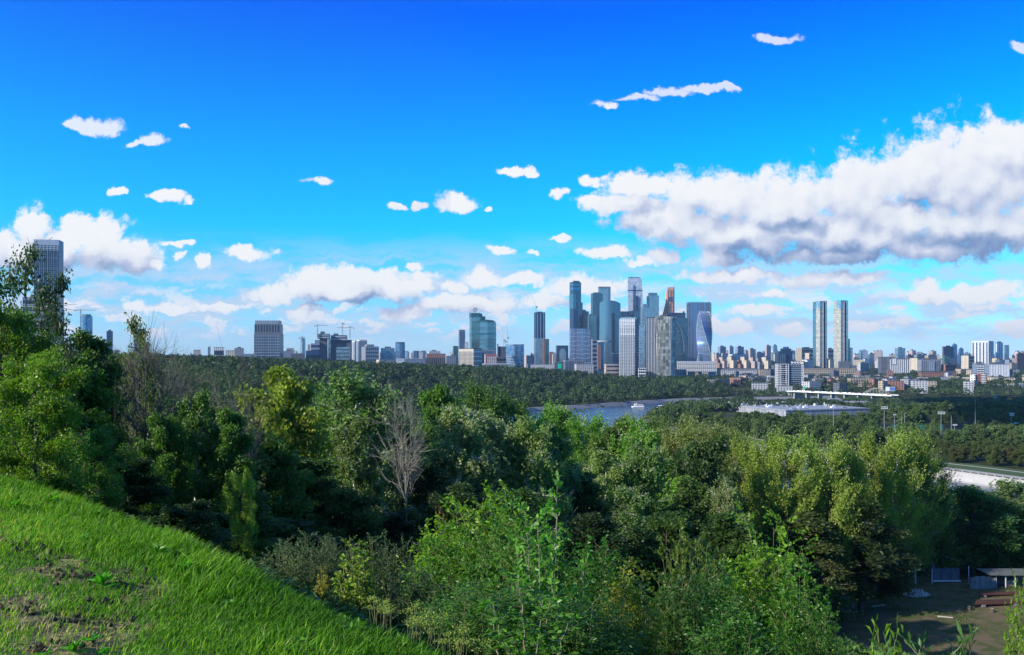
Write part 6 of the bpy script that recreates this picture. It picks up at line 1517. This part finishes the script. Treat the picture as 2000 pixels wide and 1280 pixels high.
# ------------------------------------------------------------------ river walls, promenade, boats
M_CONC = plain('pale_concrete', (0.36, 0.345, 0.325), 0.85, var=0.18, scale=0.2); M_CONCD = plain('weathered_concrete', (0.16, 0.165, 0.175), 0.9, var=0.3, scale=0.15)
M_ASPH = plain('asphalt', (0.055, 0.058, 0.065), 0.85, var=0.2, scale=1.5); M_LAWN = plain('lawn_green', (0.04, 0.075, 0.015), 0.95, var=0.35, scale=0.4)
M_PATH = plain('pale_path', (0.34, 0.31, 0.27), 0.9, var=0.15, scale=0.5)
def offset(pl, d):
    """polyline shifted to its right-hand side by d"""
    out = []
    for i, (x, y) in enumerate(pl):
        a = pl[max(0, i - 1)]; b_ = pl[min(len(pl) - 1, i + 1)]; dx_, dy_ = b_[0] - a[0], b_[1] - a[1]; l = math.hypot(dx_, dy_)
        out.append((x + dy_ / l * d, y - dx_ / l * d))
    return out
def dense(pl, step=12):
    out = []
    for (x0, y0), (x1, y1) in zip(pl[:-1], pl[1:]):
        n = max(1, int(math.hypot(x1 - x0, y1 - y0) / step))
        out += [(x0 + (x1 - x0) * i / n, y0 + (y1 - y0) * i / n) for i in range(n)]
    return out + [pl[-1]]
def section(name, pl, prof, mat, parent=None):
    """sweep a cross-section [(offset, z)] along a line"""
    rows_ = [offset(pl, o) for o, _ in prof]; n = len(pl); k = len(prof); v, f = [], []
    for j in range(k):
        for i in range(n): v.append((rows_[j][i][0], rows_[j][i][1], prof[j][1]))
    for j in range(k - 1):
        for i in range(n - 1): f.append((j * n + i, j * n + i + 1, (j + 1) * n + i + 1, (j + 1) * n + i))
    return mesh_obj(name, v, f, mat, parent)
near_line = dense([(345, 440)] + INNER[4:9])
wl = thing('embankment_wall', 'long pale sloping stone river wall with posts along its top, at the right', 'wall', (287, 560, 0))
s_ = section('wall_face', near_line, [(-2, -1), (-2, .5), (0, .6), (3.6, 5.0), (4.4, 5.0), (4.4, 5.9), (4.9, 5.9), (4.9, 4.5)], M_CONC, wl); s_.location = (-287, -560, 0)
pts = offset(dense([(345, 440)] + INNER[4:7], 5.5), 4.65)
for i, (x, y) in enumerate(pts[:70]):
    MB().box(-.45, .45, -.45, .45, 0, 1.0).box(-.6, .6, -.6, .6, 1.0, 1.2).build('post', M_CONC, wl, (x - 287, y - 560, 5.6))
wl2 = thing('embankment_wall', 'grey river wall curving round the tip of the park, behind the front trees', 'wall', (157, 1070, 0))
s_ = section('wall_face', dense(INNER[8:14]), [(-1, -1), (0, .4), (3, 4.2), (4.4, 4.4), (30, 4.6)], M_CONCD, wl2); s_.location = (-157, -1070, 0)
wl3 = thing('embankment_wall', 'long grey sloping river wall below the wooded hill, behind the boat', 'wall', (117, 1327, 0))
far_line = dense(OUTER[5:14]); s_ = section('wall_face', far_line, [(2, -1), (0, .3), (-6, 4.6), (-10, 4.8), (-14, 4.6), (-16, 1)], M_CONCD, wl3); s_.location = (-117, -1327, 0)
pr = section('promenade', near_line, [(5.0, 6.35), (14, 6.4)], M_PATH); setp(pr, kind='structure')
lw = section('lawn', near_line, [(14, 6.45), (42, 6.8)], M_LAWN); setp(lw, kind='structure')
pa = section('path', near_line, [(30, 6.75), (33, 6.78)], M_PATH); setp(pa, kind='structure')
def boat(px, Y, L, label, rz, tall=True):
    o = thing('river_boat', label, 'boat', (WX(px, Y), Y, 0), rz); w_ = L * .11
    hull = [(-L / 2, -w_ * .8), (L * .36, -w_), (L / 2, 0), (L * .36, w_), (-L / 2, w_ * .8)]
    MB().prism([(x * .95, y * .8) for x, y in hull], -.3, 1.6, hull).build('hull', M_WPAINT, o)
    MB().prism([(x * .955, y * .83) for x, y in hull], -.32, .5, [(x * .972, y * .87) for x, y in hull]).build('waterline', M_BLUEP, o)
    MB().box(-L * .42, L * .28, -w_ * .75, w_ * .75, 1.62, 3.6).build('deckhouse', M_WPAINT, o)
    MB().box(-L * .40, L * .26, -w_ * .75 - .06, w_ * .75 + .06, 2.2, 3.1).build('window_band', M_WDARK, o)
    if tall:
        MB().box(L * .05, L * .26, -w_ * .55, w_ * .55, 3.62, 5.6).build('wheelhouse', M_WPAINT, o); MB().box(L * .06, L * .265, -w_ * .57, w_ * .57, 4.4, 5.1).build('wheelhouse_window', M_WDARK, o)
        MB().tube((L * .1, 0, 5.6), (L * .1, 0, 8), .12).build('mast', M_WPAINT, o)
    MB().box(-L * .42, L * .0, -w_ * .7, w_ * .7, 3.65, 3.8).build('awning', M_WPAINT, o)
M_BLUEP = plain('blue_paint', (0.03, 0.07, 0.25), 0.4)
boat(1245.5, 1345, 20, 'white river boat with a raised wheelhouse sailing on the bend', math.pi + .05)
boat(1291, 1330, 15, 'second white boat, half hidden by the trees of the park tip', math.pi - .1, False)
# white pylons by the quay
for px, Y, yt, r0, lb in ((1336.5, 905, 820, .95, 'taller white tapering pylon among trees below the park tip'), (1347, 905, 829, .5, 'shorter white pylon beside the taller one')):
    x = WX(px, Y); z = gz(x, Y); h = ZT(yt, Y) - z
    o = thing('pylon', lb, 'pylon', (x, Y, z)); MB().prism([(-r0, -r0), (r0, -r0), (r0, r0), (-r0, r0)], .4, h, [(-r0 * .5, -r0 * .5), (r0 * .5, -r0 * .5), (r0 * .5, r0 * .5), (-r0 * .5, r0 * .5)]).build('shaft', M_WPAINT, o); MB().box(-r0 * 1.6, r0 * 1.6, -r0 * 1.6, r0 * 1.6, 0, .4).build('base', M_CONC, o)
# ------------------------------------------------------------------ halls and sheds in the park
b = Bld('long_hall', 'long white flat-roofed hall with a roof full of vents, among the park trees', 1060, 1535, 'hall')
p = b.block('body', 1395, 1535, 1697, 801.5, GL.setdefault('hall_wall', facade('hall_wall', (0.24, 0.24, 0.26), (0.22, 0.24, 0.28), 2.4, 30, .45, .8, wmetal=0, wrough=.6)), 20)
MB().box(-.6, p['_w'] + .6, -.6, p['_d'] + .6, p['_h'] - 1.2, p['_h'] + .15).build('fascia', M_ROOFW, p); MB().box(2, p['_w'] - 2, 2, p['_d'] - 2, p['_h'] + .15, p['_h'] + .3).build('roof', M_ROOFW, p)
ru = random.Random(3)
for i in range(58):
    x, y = ru.uniform(6, p['_w'] - 10), ru.uniform(4, p['_d'] - 8); w_, d_, h_ = ru.uniform(1.5, 7), ru.uniform(1.5, 6), ru.choice([.8, 1.2, 1.8, 2.6])
    m = MB().box(x, x + w_, y, y + d_, p['_h'] + .3, p['_h'] + .3 + h_)
    if i % 3 == 0: m.tube((x + w_ / 2, y + d_ / 2, p['_h'] + h_), (x + w_ / 2, y + d_ / 2, p['_h'] + h_ + 2.2), .5)
    m.build('roof_unit', ru.choice([M_TRIM, M_TRIMB, M_ROOF, M_ROOFW]), p)
def shed(px0, px1, yr, ye, Y, label, mat=None, th=0, depth=22, wall=None):
    """hall with a low pitched roof: ridge row and eaves row"""
    x0, x1 = WX(px0, Y), WX(px1, Y); zg = gz((x0 + x1) / 2, Y); ze, zr = ZT(ye, Y) - zg, ZT(yr, Y + depth / 2) - zg; w_ = x1 - x0
    o = thing('shed', label, 'shed', (x0, Y, zg - .3), R(th)); MB().box(0, w_, 0, depth, 0, ze).build('wall', wall or M_BLGR, o)
    MB().add([(-.5, -.5, ze + .01), (w_ + .5, -.5, ze + .01), (w_ - 3, depth / 2, zr), (3, depth / 2, zr), (-.5, depth + .5, ze + .01), (w_ + .5, depth + .5, ze + .01)], [(0, 1, 2, 3), (3, 2, 5, 4), (0, 3, 4), (1, 5, 2), (0, 4, 5, 1)]).build('roof', mat or M_ROOFW, o)
shed(1652, 1722, 783, 793.5, 1240, 'grey pitched-roof hall behind the long white hall', M_ROOF, depth=34); shed(1694, 1728, 837, 843, 860, 'white pavilion with flat roof beside the left floodlight mast', wall=M_CONC, depth=14)
shed(1770, 1789, 802, 806, 1090, 'small white roof among trees, left of the central floodlight', depth=14); shed(1792, 1803, 802, 805, 1080, 'smaller white roof right beside the small white one', depth=10)
shed(1937, 1955, 794, 800, 1160, 'low dark-roofed shed left of the blue vaulted hall', M_ROOF); shed(1619, 1645, 778, 780, 1330, 'thin pale roof strip just under the elevated road', depth=12)
shed(1424, 1440, 854, 857, 800, 'pale low roof strip in front of the park trees', depth=8); shed(1304, 1318, 812, 818, 1050, 'grey wall with roof peeping between trees of the park tip', M_ROOF, depth=10)
x = WX(1992, 1150); o = thing('vaulted_hall', 'blue vaulted sports hall cut by the right edge', 'hall', (x, 1150, gz(x, 1150)))
MB().prism([(-9, 0), (16, 0), (16, 40), (-9, 40)], 0, 2.0).build('wall', M_BLGR, o)
vs = [( -9 + 25 * k, y, 2.02 + 8 * math.sin(math.pi * y / 40)) for k in (0, 1) for y in [40 * i / 12 for i in range(13)]]
mesh_obj('roof', vs, [(i, i + 1, 14 + i, 13 + i) for i in range(12)] + [tuple(range(13))[::-1], tuple(range(13, 26))], M_PALEB, o)
x = WX(1740, 870); o = thing('sports_fence', 'dark green screen fence round the playing field beneath the floodlights', 'fence', (x, 870, gz(x, 870)))
MB().box(0, WX(1842, 870) - x, -.05, .05, 0, 5.5).build('screen', plain('green_mesh', (0.01, 0.10, 0.07), 0.9), o)
for i in range(9): MB().box(i * 6.5 - .1, i * 6.5 + .1, -.2, -.06, 0, 5.8).build('post', M_FRAME, o)
# floodlight masts
MASTS = [(1727, 793, 838, 14, 'tall floodlight mast with dark head above the white pavilion'), (1838, 803, 853, 15, 'central floodlight mast with broad bright lamp head'), (1975.5, 806, 852, 9, 'tall floodlight mast near the right edge'),
         (1858, 812, 849, 3, 'thin dark mast right of the central floodlight'), (1864.5, 828, 848, 9, 'short floodlight with a single white lamp bar'), (1984, 824.5, 850, 9, 'short floodlight beside the tall right-edge mast'),
         (1747, 808, 842, 5, 'dark mast second from the tall left floodlight'), (1761, 811, 844, 4, 'dark mast third from the tall left floodlight'), (1767, 808, 840, 2, 'thinnest dark mast, fourth from the tall left floodlight'),
         (1905, 776, 793, 3, 'lamp mast in the trees below the banded flats'), (1628, 797, 822, 3, 'thin mast standing before the long white hall')]
for px, yt, yb, hw, lb in MASTS:
    Y = 830.0; x = WX(px, Y); zg = gz(x, Y); h = ZT(yt, Y) - zg; k = hw / 1700 * Y
    o = thing('floodlight_mast', lb, 'floodlight', (x, Y, zg)); MB().tube((0, 0, 0), (0, 0, h), .34, .2, 8).build('mast', M_ROOF, o)
    if hw > 4:
        nr = 2 if hw > 8 and yb - yt > 30 else 1; hm = MB()
        for r_ in range(nr + 1): hm.box(-k / 2, k / 2, -.25, .05, h - .2 - r_ * 1.5, h - r_ * 1.5)
        hm.build('lamp_frame', M_FRAME, o)
        for r_ in range(nr):
            for i in range(5):
                xx = -k / 2 + k * (i + .5) / 5; MB().tube((xx, -.3, h - .9 - r_ * 1.5), (xx, -.9, h - 1.1 - r_ * 1.5), .3, .55, 8).build('lamp', M_WPAINT, o)
# ------------------------------------------------------------------ elevated road with traffic
A0, A1 = (WX(1543, 1580), 1580.0), (WX(1748, 1400), 1400.0); zr = 15.2
o = thing('viaduct', 'long white-edged elevated road crossing behind the park', 'bridge', (A0[0], A0[1], 0)); L_ = math.hypot(A1[0] - A0[0], A1[1] - A0[1]); o.rotation_euler = (0, 0, math.atan2(A1[1] - A0[1], A1[0] - A0[0]))
MB().box(0, L_, -9, 9, zr - 1.0, zr).build('deck', M_CONC, o); MB().box(0, L_, -9.3, -8.9, zr - 0.9, zr + .8).build('parapet', M_TRIM, o); MB().box(0, L_, 8.9, 9.3, zr, zr + 1.1).build('parapet', M_WPAINT, o)
MB().box(.2, L_ - .2, -8.6, 8.6, zr + .01, zr + .06).build('roadway', M_ASPH, o)
for i in range(8): MB().box(L_ * (i + .5) / 8 - 1, L_ * (i + .5) / 8 + 1, -5, 5, -3, zr - 1.0).build('pier', M_CONC, o)
cv = random.Random(9)
def car(x, y, z, rz, col, lb, van=False, grp='cars on the elevated road'):
    o = thing('car', lb, 'car', (x, y, z), rz, grp); h = 2.2 if van else .85
    MB().prism([(-2.2, -.88), (2.2, -.88), (2.2, .88), (-2.2, .88)], .35, h, [(-2.15, -.84), (2.1, -.84), (2.1, .84), (-2.15, .84)]).build('body', col, o)
    if not van: MB().prism([(-1.6, -.8), (1.2, -.8), (1.2, .8), (-1.6, .8)], .86, 1.45, [(-1.1, -.65), (.5, -.65), (.5, .65), (-1.1, .65)]).build('cabin', M_WDARK, o)
    else: MB().box(1.2, 2.12, -.86, .86, 1.4, 2.0).build('windscreen', M_WDARK, o)
    for sx in (-1.35, 1.35):
        for sy in (-.8, .8): MB().tube((sx, sy - .1, .35), (sx, sy + .1, .35), .34, n=10).build('wheel', M_ROOFD, o)
dirx, diry = (A1[0] - A0[0]) / L_, (A1[1] - A0[1]) / L_; az_ = math.atan2(diry, dirx)
CARC = {'white': M_WPAINT, 'red': M_RED, 'dark': M_ROOFD, 'silver': M_ROOFW}
for i in range(22):
    t = L_ * (.08 + .9 * i / 22) + cv.uniform(-3, 3); c = cv.choice(['white', 'white', 'silver', 'dark', 'red']); van = cv.random() < .35; s_ = cv.choice([-5.5, 4.5])
    car(A0[0] + dirx * t - diry * s_, A0[1] + diry * t + dirx * s_, zr + .06, az_, CARC[c], 'small %s %s in the line of traffic on the elevated road' % (c, 'van' if van else 'car'), van, '%s %ss on the elevated road' % (c, 'van' if van else 'car'))
# footbridge canopy, billboards
o = thing('arched_canopy', 'pale arched bridge canopy behind the elevated road', 'bridge', (WX(1712, 1520), 1520, 12))
for yy_ in (-5, 5):
    m = MB(); P_ = [(-22 + 44 * i / 16, yy_, 1 + 9.5 * math.sin(math.pi * i / 16)) for i in range(17)]
    for a, c in zip(P_[:-1], P_[1:]): m.tube(a, c, .5, n=5)
    for q in P_[1:-1:2]: m.tube(q, (q[0], q[1], .8), .18, n=4)
    m.build('arch', M_CONC, o)
MB().box(-22, 22, -5, 5, .2, .8).build('deck', M_CONC, o)
def board(px0, px1, y0, y1, Y, mat, label, cat='billboard', name='billboard'):
    x0, x1 = WX(px0, Y), WX(px1, Y); z0, z1 = ZT(y1, Y), ZT(y0, Y); zg = gz((x0 + x1) / 2, Y)
    o = thing(name, label, cat, ((x0 + x1) / 2, Y, zg)); h = (x1 - x0) / 2
    MB().box(-h, h, -.3, .3, z0 - zg, z1 - zg).build('panel', mat, o)
    for s in (-.6, .6): MB().tube((h * s, .1, 0), (h * s, .1, z0 - zg), .25).build('post', M_FRAME, o)
    return o
o = board(1730, 1748, 756, 764, 1390, M_WPAINT, 'white and blue billboard above the traffic'); MB().box(-1.5, 7.2, -.38, -.31, ZT(763.5, 1390) - o.location.z, ZT(756.5, 1390) - o.location.z).build('blue_poster', plain('poster_blue', (0.12, 0.2, 0.5), .6), o)
board(1968, 1976, 777, 781.5, 1250, M_ORANGE, 'small bright orange billboard among the trees at the right'); board(1940, 1948, 772, 778, 1330, M_TAN, 'brownish billboard on posts left of the orange one')
x = WX(1571.5, 1600); o = thing('pharmacy_cross', 'bright green cross-shaped sign left of the elevated road', 'sign', (x, 1600, gz(x, 1600)))
zc = ZT(756.8, 1600) - o.location.z; MB().box(-2.6, 2.6, -.3, .3, zc - .9, zc + .9).box(-.9, .9, -.31, .31, zc - 2.6, zc + 2.6).build('cross', M_SIGNG, o); MB().tube((0, 0, 0), (0, 0, zc - 2.6), .3).build('post', M_FRAME, o)
# ------------------------------------------------------------------ clearing at the lower right
FZ = EYE - 50
def fz(x, y): return gz(x, y)
o = thing('mesh_gate', 'long grey mesh gate with diagonal braces at the back of the clearing', 'gate', (WX(1822, 190), 190, fz(WX(1822, 190), 190)))
gw = WX(1893, 186) - WX(1822, 190)
for k in range(3):
    x0, x1 = gw * k / 3 + .05, gw * (k + 1) / 3 - .05; m = MB()
    for a, c in (((x0, 0, .3), (x1, 0, .3)), ((x0, 0, 2.7), (x1, 0, 2.7)), ((x0, 0, .3), (x0, 0, 2.7)), ((x1, 0, .3), (x1, 0, 2.7)), ((x0, 0, .3), ((x0 + x1) / 2, 0, 2.7)), (((x0 + x1) / 2, 0, 2.7), (x1, 0, .3))): m.tube(a, c, .07, n=5)
    m.build('frame', M_FRAME, o); MB().box(x0 + .08, x1 - .08, .08, .12, .35, 2.65).build('mesh_panel', M_MESH if 'M_MESH' in globals() else M_CONCD, o)
MB().box(-.1, gw, -.6, -.2, 0, .22).build('kerb_beam', M_TRIM, o)
for px, yt, lb in ((1820.5, 1111, 'pale wooden pole at the left end of the mesh gate'), (1892, 1106, 'tall pale pole where mesh gate and sheet fence meet')):
    x = WX(px, 188); z = fz(x, 188); o = thing('pole', lb, 'pole', (x, 188, z)); MB().tube((0, 0, 0), (0, 0, ZT(yt, 188) - z), .12, .09).build('shaft', M_TRIM, o); MB().tube((0, 0, 0), (0, 0, .3), .22).build('footing', M_CONC, o)
x0 = WX(1894, 184); o = thing('sheet_fence', 'crumpled silvery corrugated sheet fence right of the mesh gate', 'fence', (x0, 184, fz(x0, 184)))
for k in range(5):
    v = []; n = 9
    for j in (0, 1):
        for i in range(n): v.append((k * 1.15 + 1.1 * i / (n - 1), .07 * math.sin(i * 2.2) + (.3 * ru.random() if j else 0), j * (2.5 + .2 * math.sin(k))))
    mesh_obj('sheet', v, [(i, i + 1, n + i + 1, n + i) for i in range(n - 1)], plain('zinc_sheet', (0.22, 0.23, 0.22), 0.6, 0.2, var=.6, scale=1.2) if k == 0 else bpy.data.materials['zinc_sheet'], o)
for k in range(4): MB().box(k * 1.6, k * 1.6 + .1, .35, .45, 0, 2.6).build('post', M_FRAME, o)
x0 = WX(1945, 184); o = thing('open_shed', 'dark open-fronted shed with a flat silvery roof at the right edge', 'shed', (x0, 184, fz(x0, 184)))
MB().box(-1.5, 8.5, -.6, 5, 2.75, 2.9).build('roof', plain('weathered_roof', (0.10, 0.105, 0.10), .9, var=.6, scale=.8), o); MB().box(0, 8.4, 4.6, 4.8, 0, 2.74).build('back_wall', M_DGREY, o); MB().box(-.1, .05, 0, 4.6, 0, 2.74).build('side_wall', M_DGREY, o)
for k in range(5): MB().box(k * 2.05, k * 2.05 + .14, 0, .14, 0, 2.74).build('post', M_TRIM, o)
MB().box(1.2, 6.5, 2, 4.4, 0, 1.1).build('stored_crate', M_TAN, o)
rg = np.random.default_rng(12)
def rubble(px, Y, w_, h_, n, label, mat):
    x = WX(px, Y); z = fz(x, Y); m = MB()
    for i in range(n):
        a = rg.uniform(0, 6.28); r_ = w_ * math.sqrt(rg.random()) * .5; s = rg.uniform(.15, .5); zz = max(0, h_ * (1 - 2 * r_ / w_) * rg.uniform(.3, 1)); c = np.array([r_ * math.cos(a), r_ * .6 * math.sin(a), zz])
        P_ = [(c + s * q * rg.uniform(.6, 1.2)) for q in (np.array([1, 0, 0]), np.array([0, 1, 0]), np.array([-1, 0, 0]), np.array([0, -1, 0]), np.array([0, 0, 1]), np.array([0, 0, -1]))]
        m.add(P_, [(0, 1, 4), (1, 2, 4), (2, 3, 4), (3, 0, 4), (1, 0, 5), (2, 1, 5), (3, 2, 5), (0, 3, 5)])
    ob = m.build('rubble_heap', mat, None, (x, Y, z + .1)); setp(ob, label, 'rubble'); return ob
rubble(1789, 180, 5.2, 1.7, 170, 'heap of grey stones and rubble in the clearing', M_CONC)
def pallets(px, Y, k, label):
    x = WX(px, Y); o = thing('pallet_stack', label, 'pallets', (x, Y, fz(x, Y)), .15)
    for j in range(k):
        for i in range(4): MB().box(-1.2, 1.2, -.9 + i * .5, -.55 + i * .5, .05 + j * .36, .11 + j * .36).build('slat', M_TRIM, o)
        MB().box(-1.1, 1.1, -.9, .9, .115 + j * .36, .22 + j * .36).build('bearer', M_ROOFD, o)
pallets(1668, 184, 6, 'stack of white slatted pallets at the left of the clearing'); pallets(1634, 181, 3, 'low stack of white slats near the dark tree feet')
x = WX(1950, 172); o = thing('beam_stack', 'long rusty red beams lying on two blocks at the right of the clearing', 'beams', (x, 172, fz(x, 172)), .08)
M_RUST = plain('rusty_beam', (0.07, 0.028, 0.018), .8, var=.5, scale=.8)
for i in range(5): MB().box(-5.2 + i * .4, 5.5 - i * .3, -.9 + i * .45, -.6 + i * .45, .5 + .02 * i, .8 + .02 * i).build('beam', M_RUST, o)
for s in (-3.6, 3.0): MB().box(s - .35, s + .35, -1, 1.2, 0, .49).build('block', M_CONCD, o)
x = WX(1948, 178); o = thing('beam_stack', 'second row of rusty beams behind the front one', 'beams', (x, 178, fz(x, 178)), .05)
for i in range(3): MB().box(-4 + i * .3, 6, -.6 + i * .5, -.3 + i * .5, .4, .7).build('beam', M_RUST, o)
for s in (-3, 4): MB().box(s - .3, s + .3, -.8, .9, 0, .39).build('block', M_CONCD, o)
for px, Y, lb in ((1893, 169, 'pale tree stump left of the rusty beams'), (1938, 167.5, 'second pale tree stump in front of the rusty beams')):
    x = WX(px, Y); o = thing('tree_stump', lb, 'stump', (x, Y, fz(x, Y))); MB().tube((0, 0, -.1), (0, 0, .75), .42, .33, 10).build('bark_sides', BARK, o); MB().tube((0, 0, .751), (0, 0, .77), .31, .31, 10).build('cut_face', M_TAN, o)
rd = mesh_obj('road', [(WX(1560, 141), 141, FZ + .12), (WX(1700, 141), 141, FZ + .12), (WX(1712, 147), 147, FZ + .12), (WX(1640, 153), 153, FZ + .12), (WX(1560, 156), 156, FZ + .12)], [(0, 1, 2, 3, 4)], M_ASPH); setp(rd, kind='structure')

# rough grass and litter on the clearing
rq = np.random.default_rng(44); n = 26000
X = rq.uniform(45, 118, n); Y = rq.uniform(143, 192, n); k = vnoise(X / 5, Y / 3) + .25 * rq.random(n) > .66; X, Y = X[k], Y[k]; n = len(X)
Z = ground(X, Y); h = rq.uniform(.08, .38, n); a = rq.uniform(0, 6.28, n); w_ = rq.uniform(.03, .07, n); l_ = rq.normal(0, .12, (n, 2))
Vg = np.stack([np.stack([X - np.cos(a) * w_, Y - np.sin(a) * w_, Z], -1), np.stack([X + np.cos(a) * w_, Y + np.sin(a) * w_, Z], -1), np.stack([X + l_[:, 0], Y + l_[:, 1], Z + h], -1)], 1).reshape(-1, 3)
me = np_mesh('rough_grass', Vg, np.arange(n * 3).reshape(-1, 3), 3, LEAF_FAR, np.repeat(rq.random(n), 3)); og = bpy.data.objects.new('rough_grass', me); link(og); og.color = (0.085, 0.115, 0.03, 1)
setp(og, 'thin rough grass growing in patches on the trodden clearing', kind='stuff')
for px, Y, L, az, lb in ((1716, 171, 3.2, .4, 'grey log lying left of the rubble heap'), (1846, 163, 2.6, -.3, 'short log lying in the middle of the clearing'), (1760, 186, 4.0, .1, 'long pale plank lying before the mesh gate')):
    x = WX(px, Y); m = MB().tube((-L / 2, 0, .18), (L / 2, 0, .16), .17, .12, 8); setp(m.build('log', BARK_PALE, None, (x, Y, fz(x, Y)), az), lb, 'log')

# ------------------------------------------------------------------ air
hz = bpy.data.materials.new('haze_air'); hz.use_nodes = True; t = NT(hz.node_tree); t.n.clear()
pv = t.n.new('ShaderNodeVolumePrincipled'); pv.inputs['Color'].default_value = (0.55, 0.78, 1.0, 1); pv.inputs['Density'].default_value = 3.2e-5; pv.inputs['Anisotropy'].default_value = 0.3
mo = t.n.new('ShaderNodeOutputMaterial'); t.l.new(pv.outputs[0], mo.inputs['Volume'])
h = MB().box(-18500, 18500, -18500, 18500, -14, 520).build('haze', hz); setp(h, 'thin bluish air over the whole view', kind='stuff')

# a cumulus out of the picture, up to the left: added to shade the park and the near edge of the town
rc = np.random.default_rng(31); m = MB(); ico = None
bm = bmesh.new(); bmesh.ops.create_icosphere(bm, subdivisions=3, radius=1.0)
iv = np.array([v.co[:] for v in bm.verts]); jf = [tuple(v.index for v in f.verts) for f in bm.faces]; bm.free()
offx, offy = 1105 / math.tan(se) * -math.sin(sa), 1105 / math.tan(se) * math.cos(sa)
for i in range(34):
    X = rc.uniform(230, 1450); Y = rc.uniform(930, 1330)
    if X > 1.1 * Y or in_river(X, Y) and Y < 1250 and X < 300: continue
    if math.hypot(X - 350, Y - 1090) < 250 or math.hypot(X - 200, Y - 1345) < 280: continue
    r_ = rc.uniform(110, 230); z = 1105 + rc.uniform(0, 150)
    q = iv * np.array([r_, r_, r_ * .45]) * (1 + .12 * np.sin(iv[:, :1] * 6 + i) * np.cos(iv[:, 1:2] * 7 + i))
    m.add(q + np.array([X + offx, Y + offy, z]), jf)
ob = m.build('cloud', plain('cloud_white', (0.85, 0.85, 0.87), 1.0, var=.03, spec=0), None, smooth=True); setp(ob, 'big white cumulus added out of view to the left to shade the park', kind='stuff')
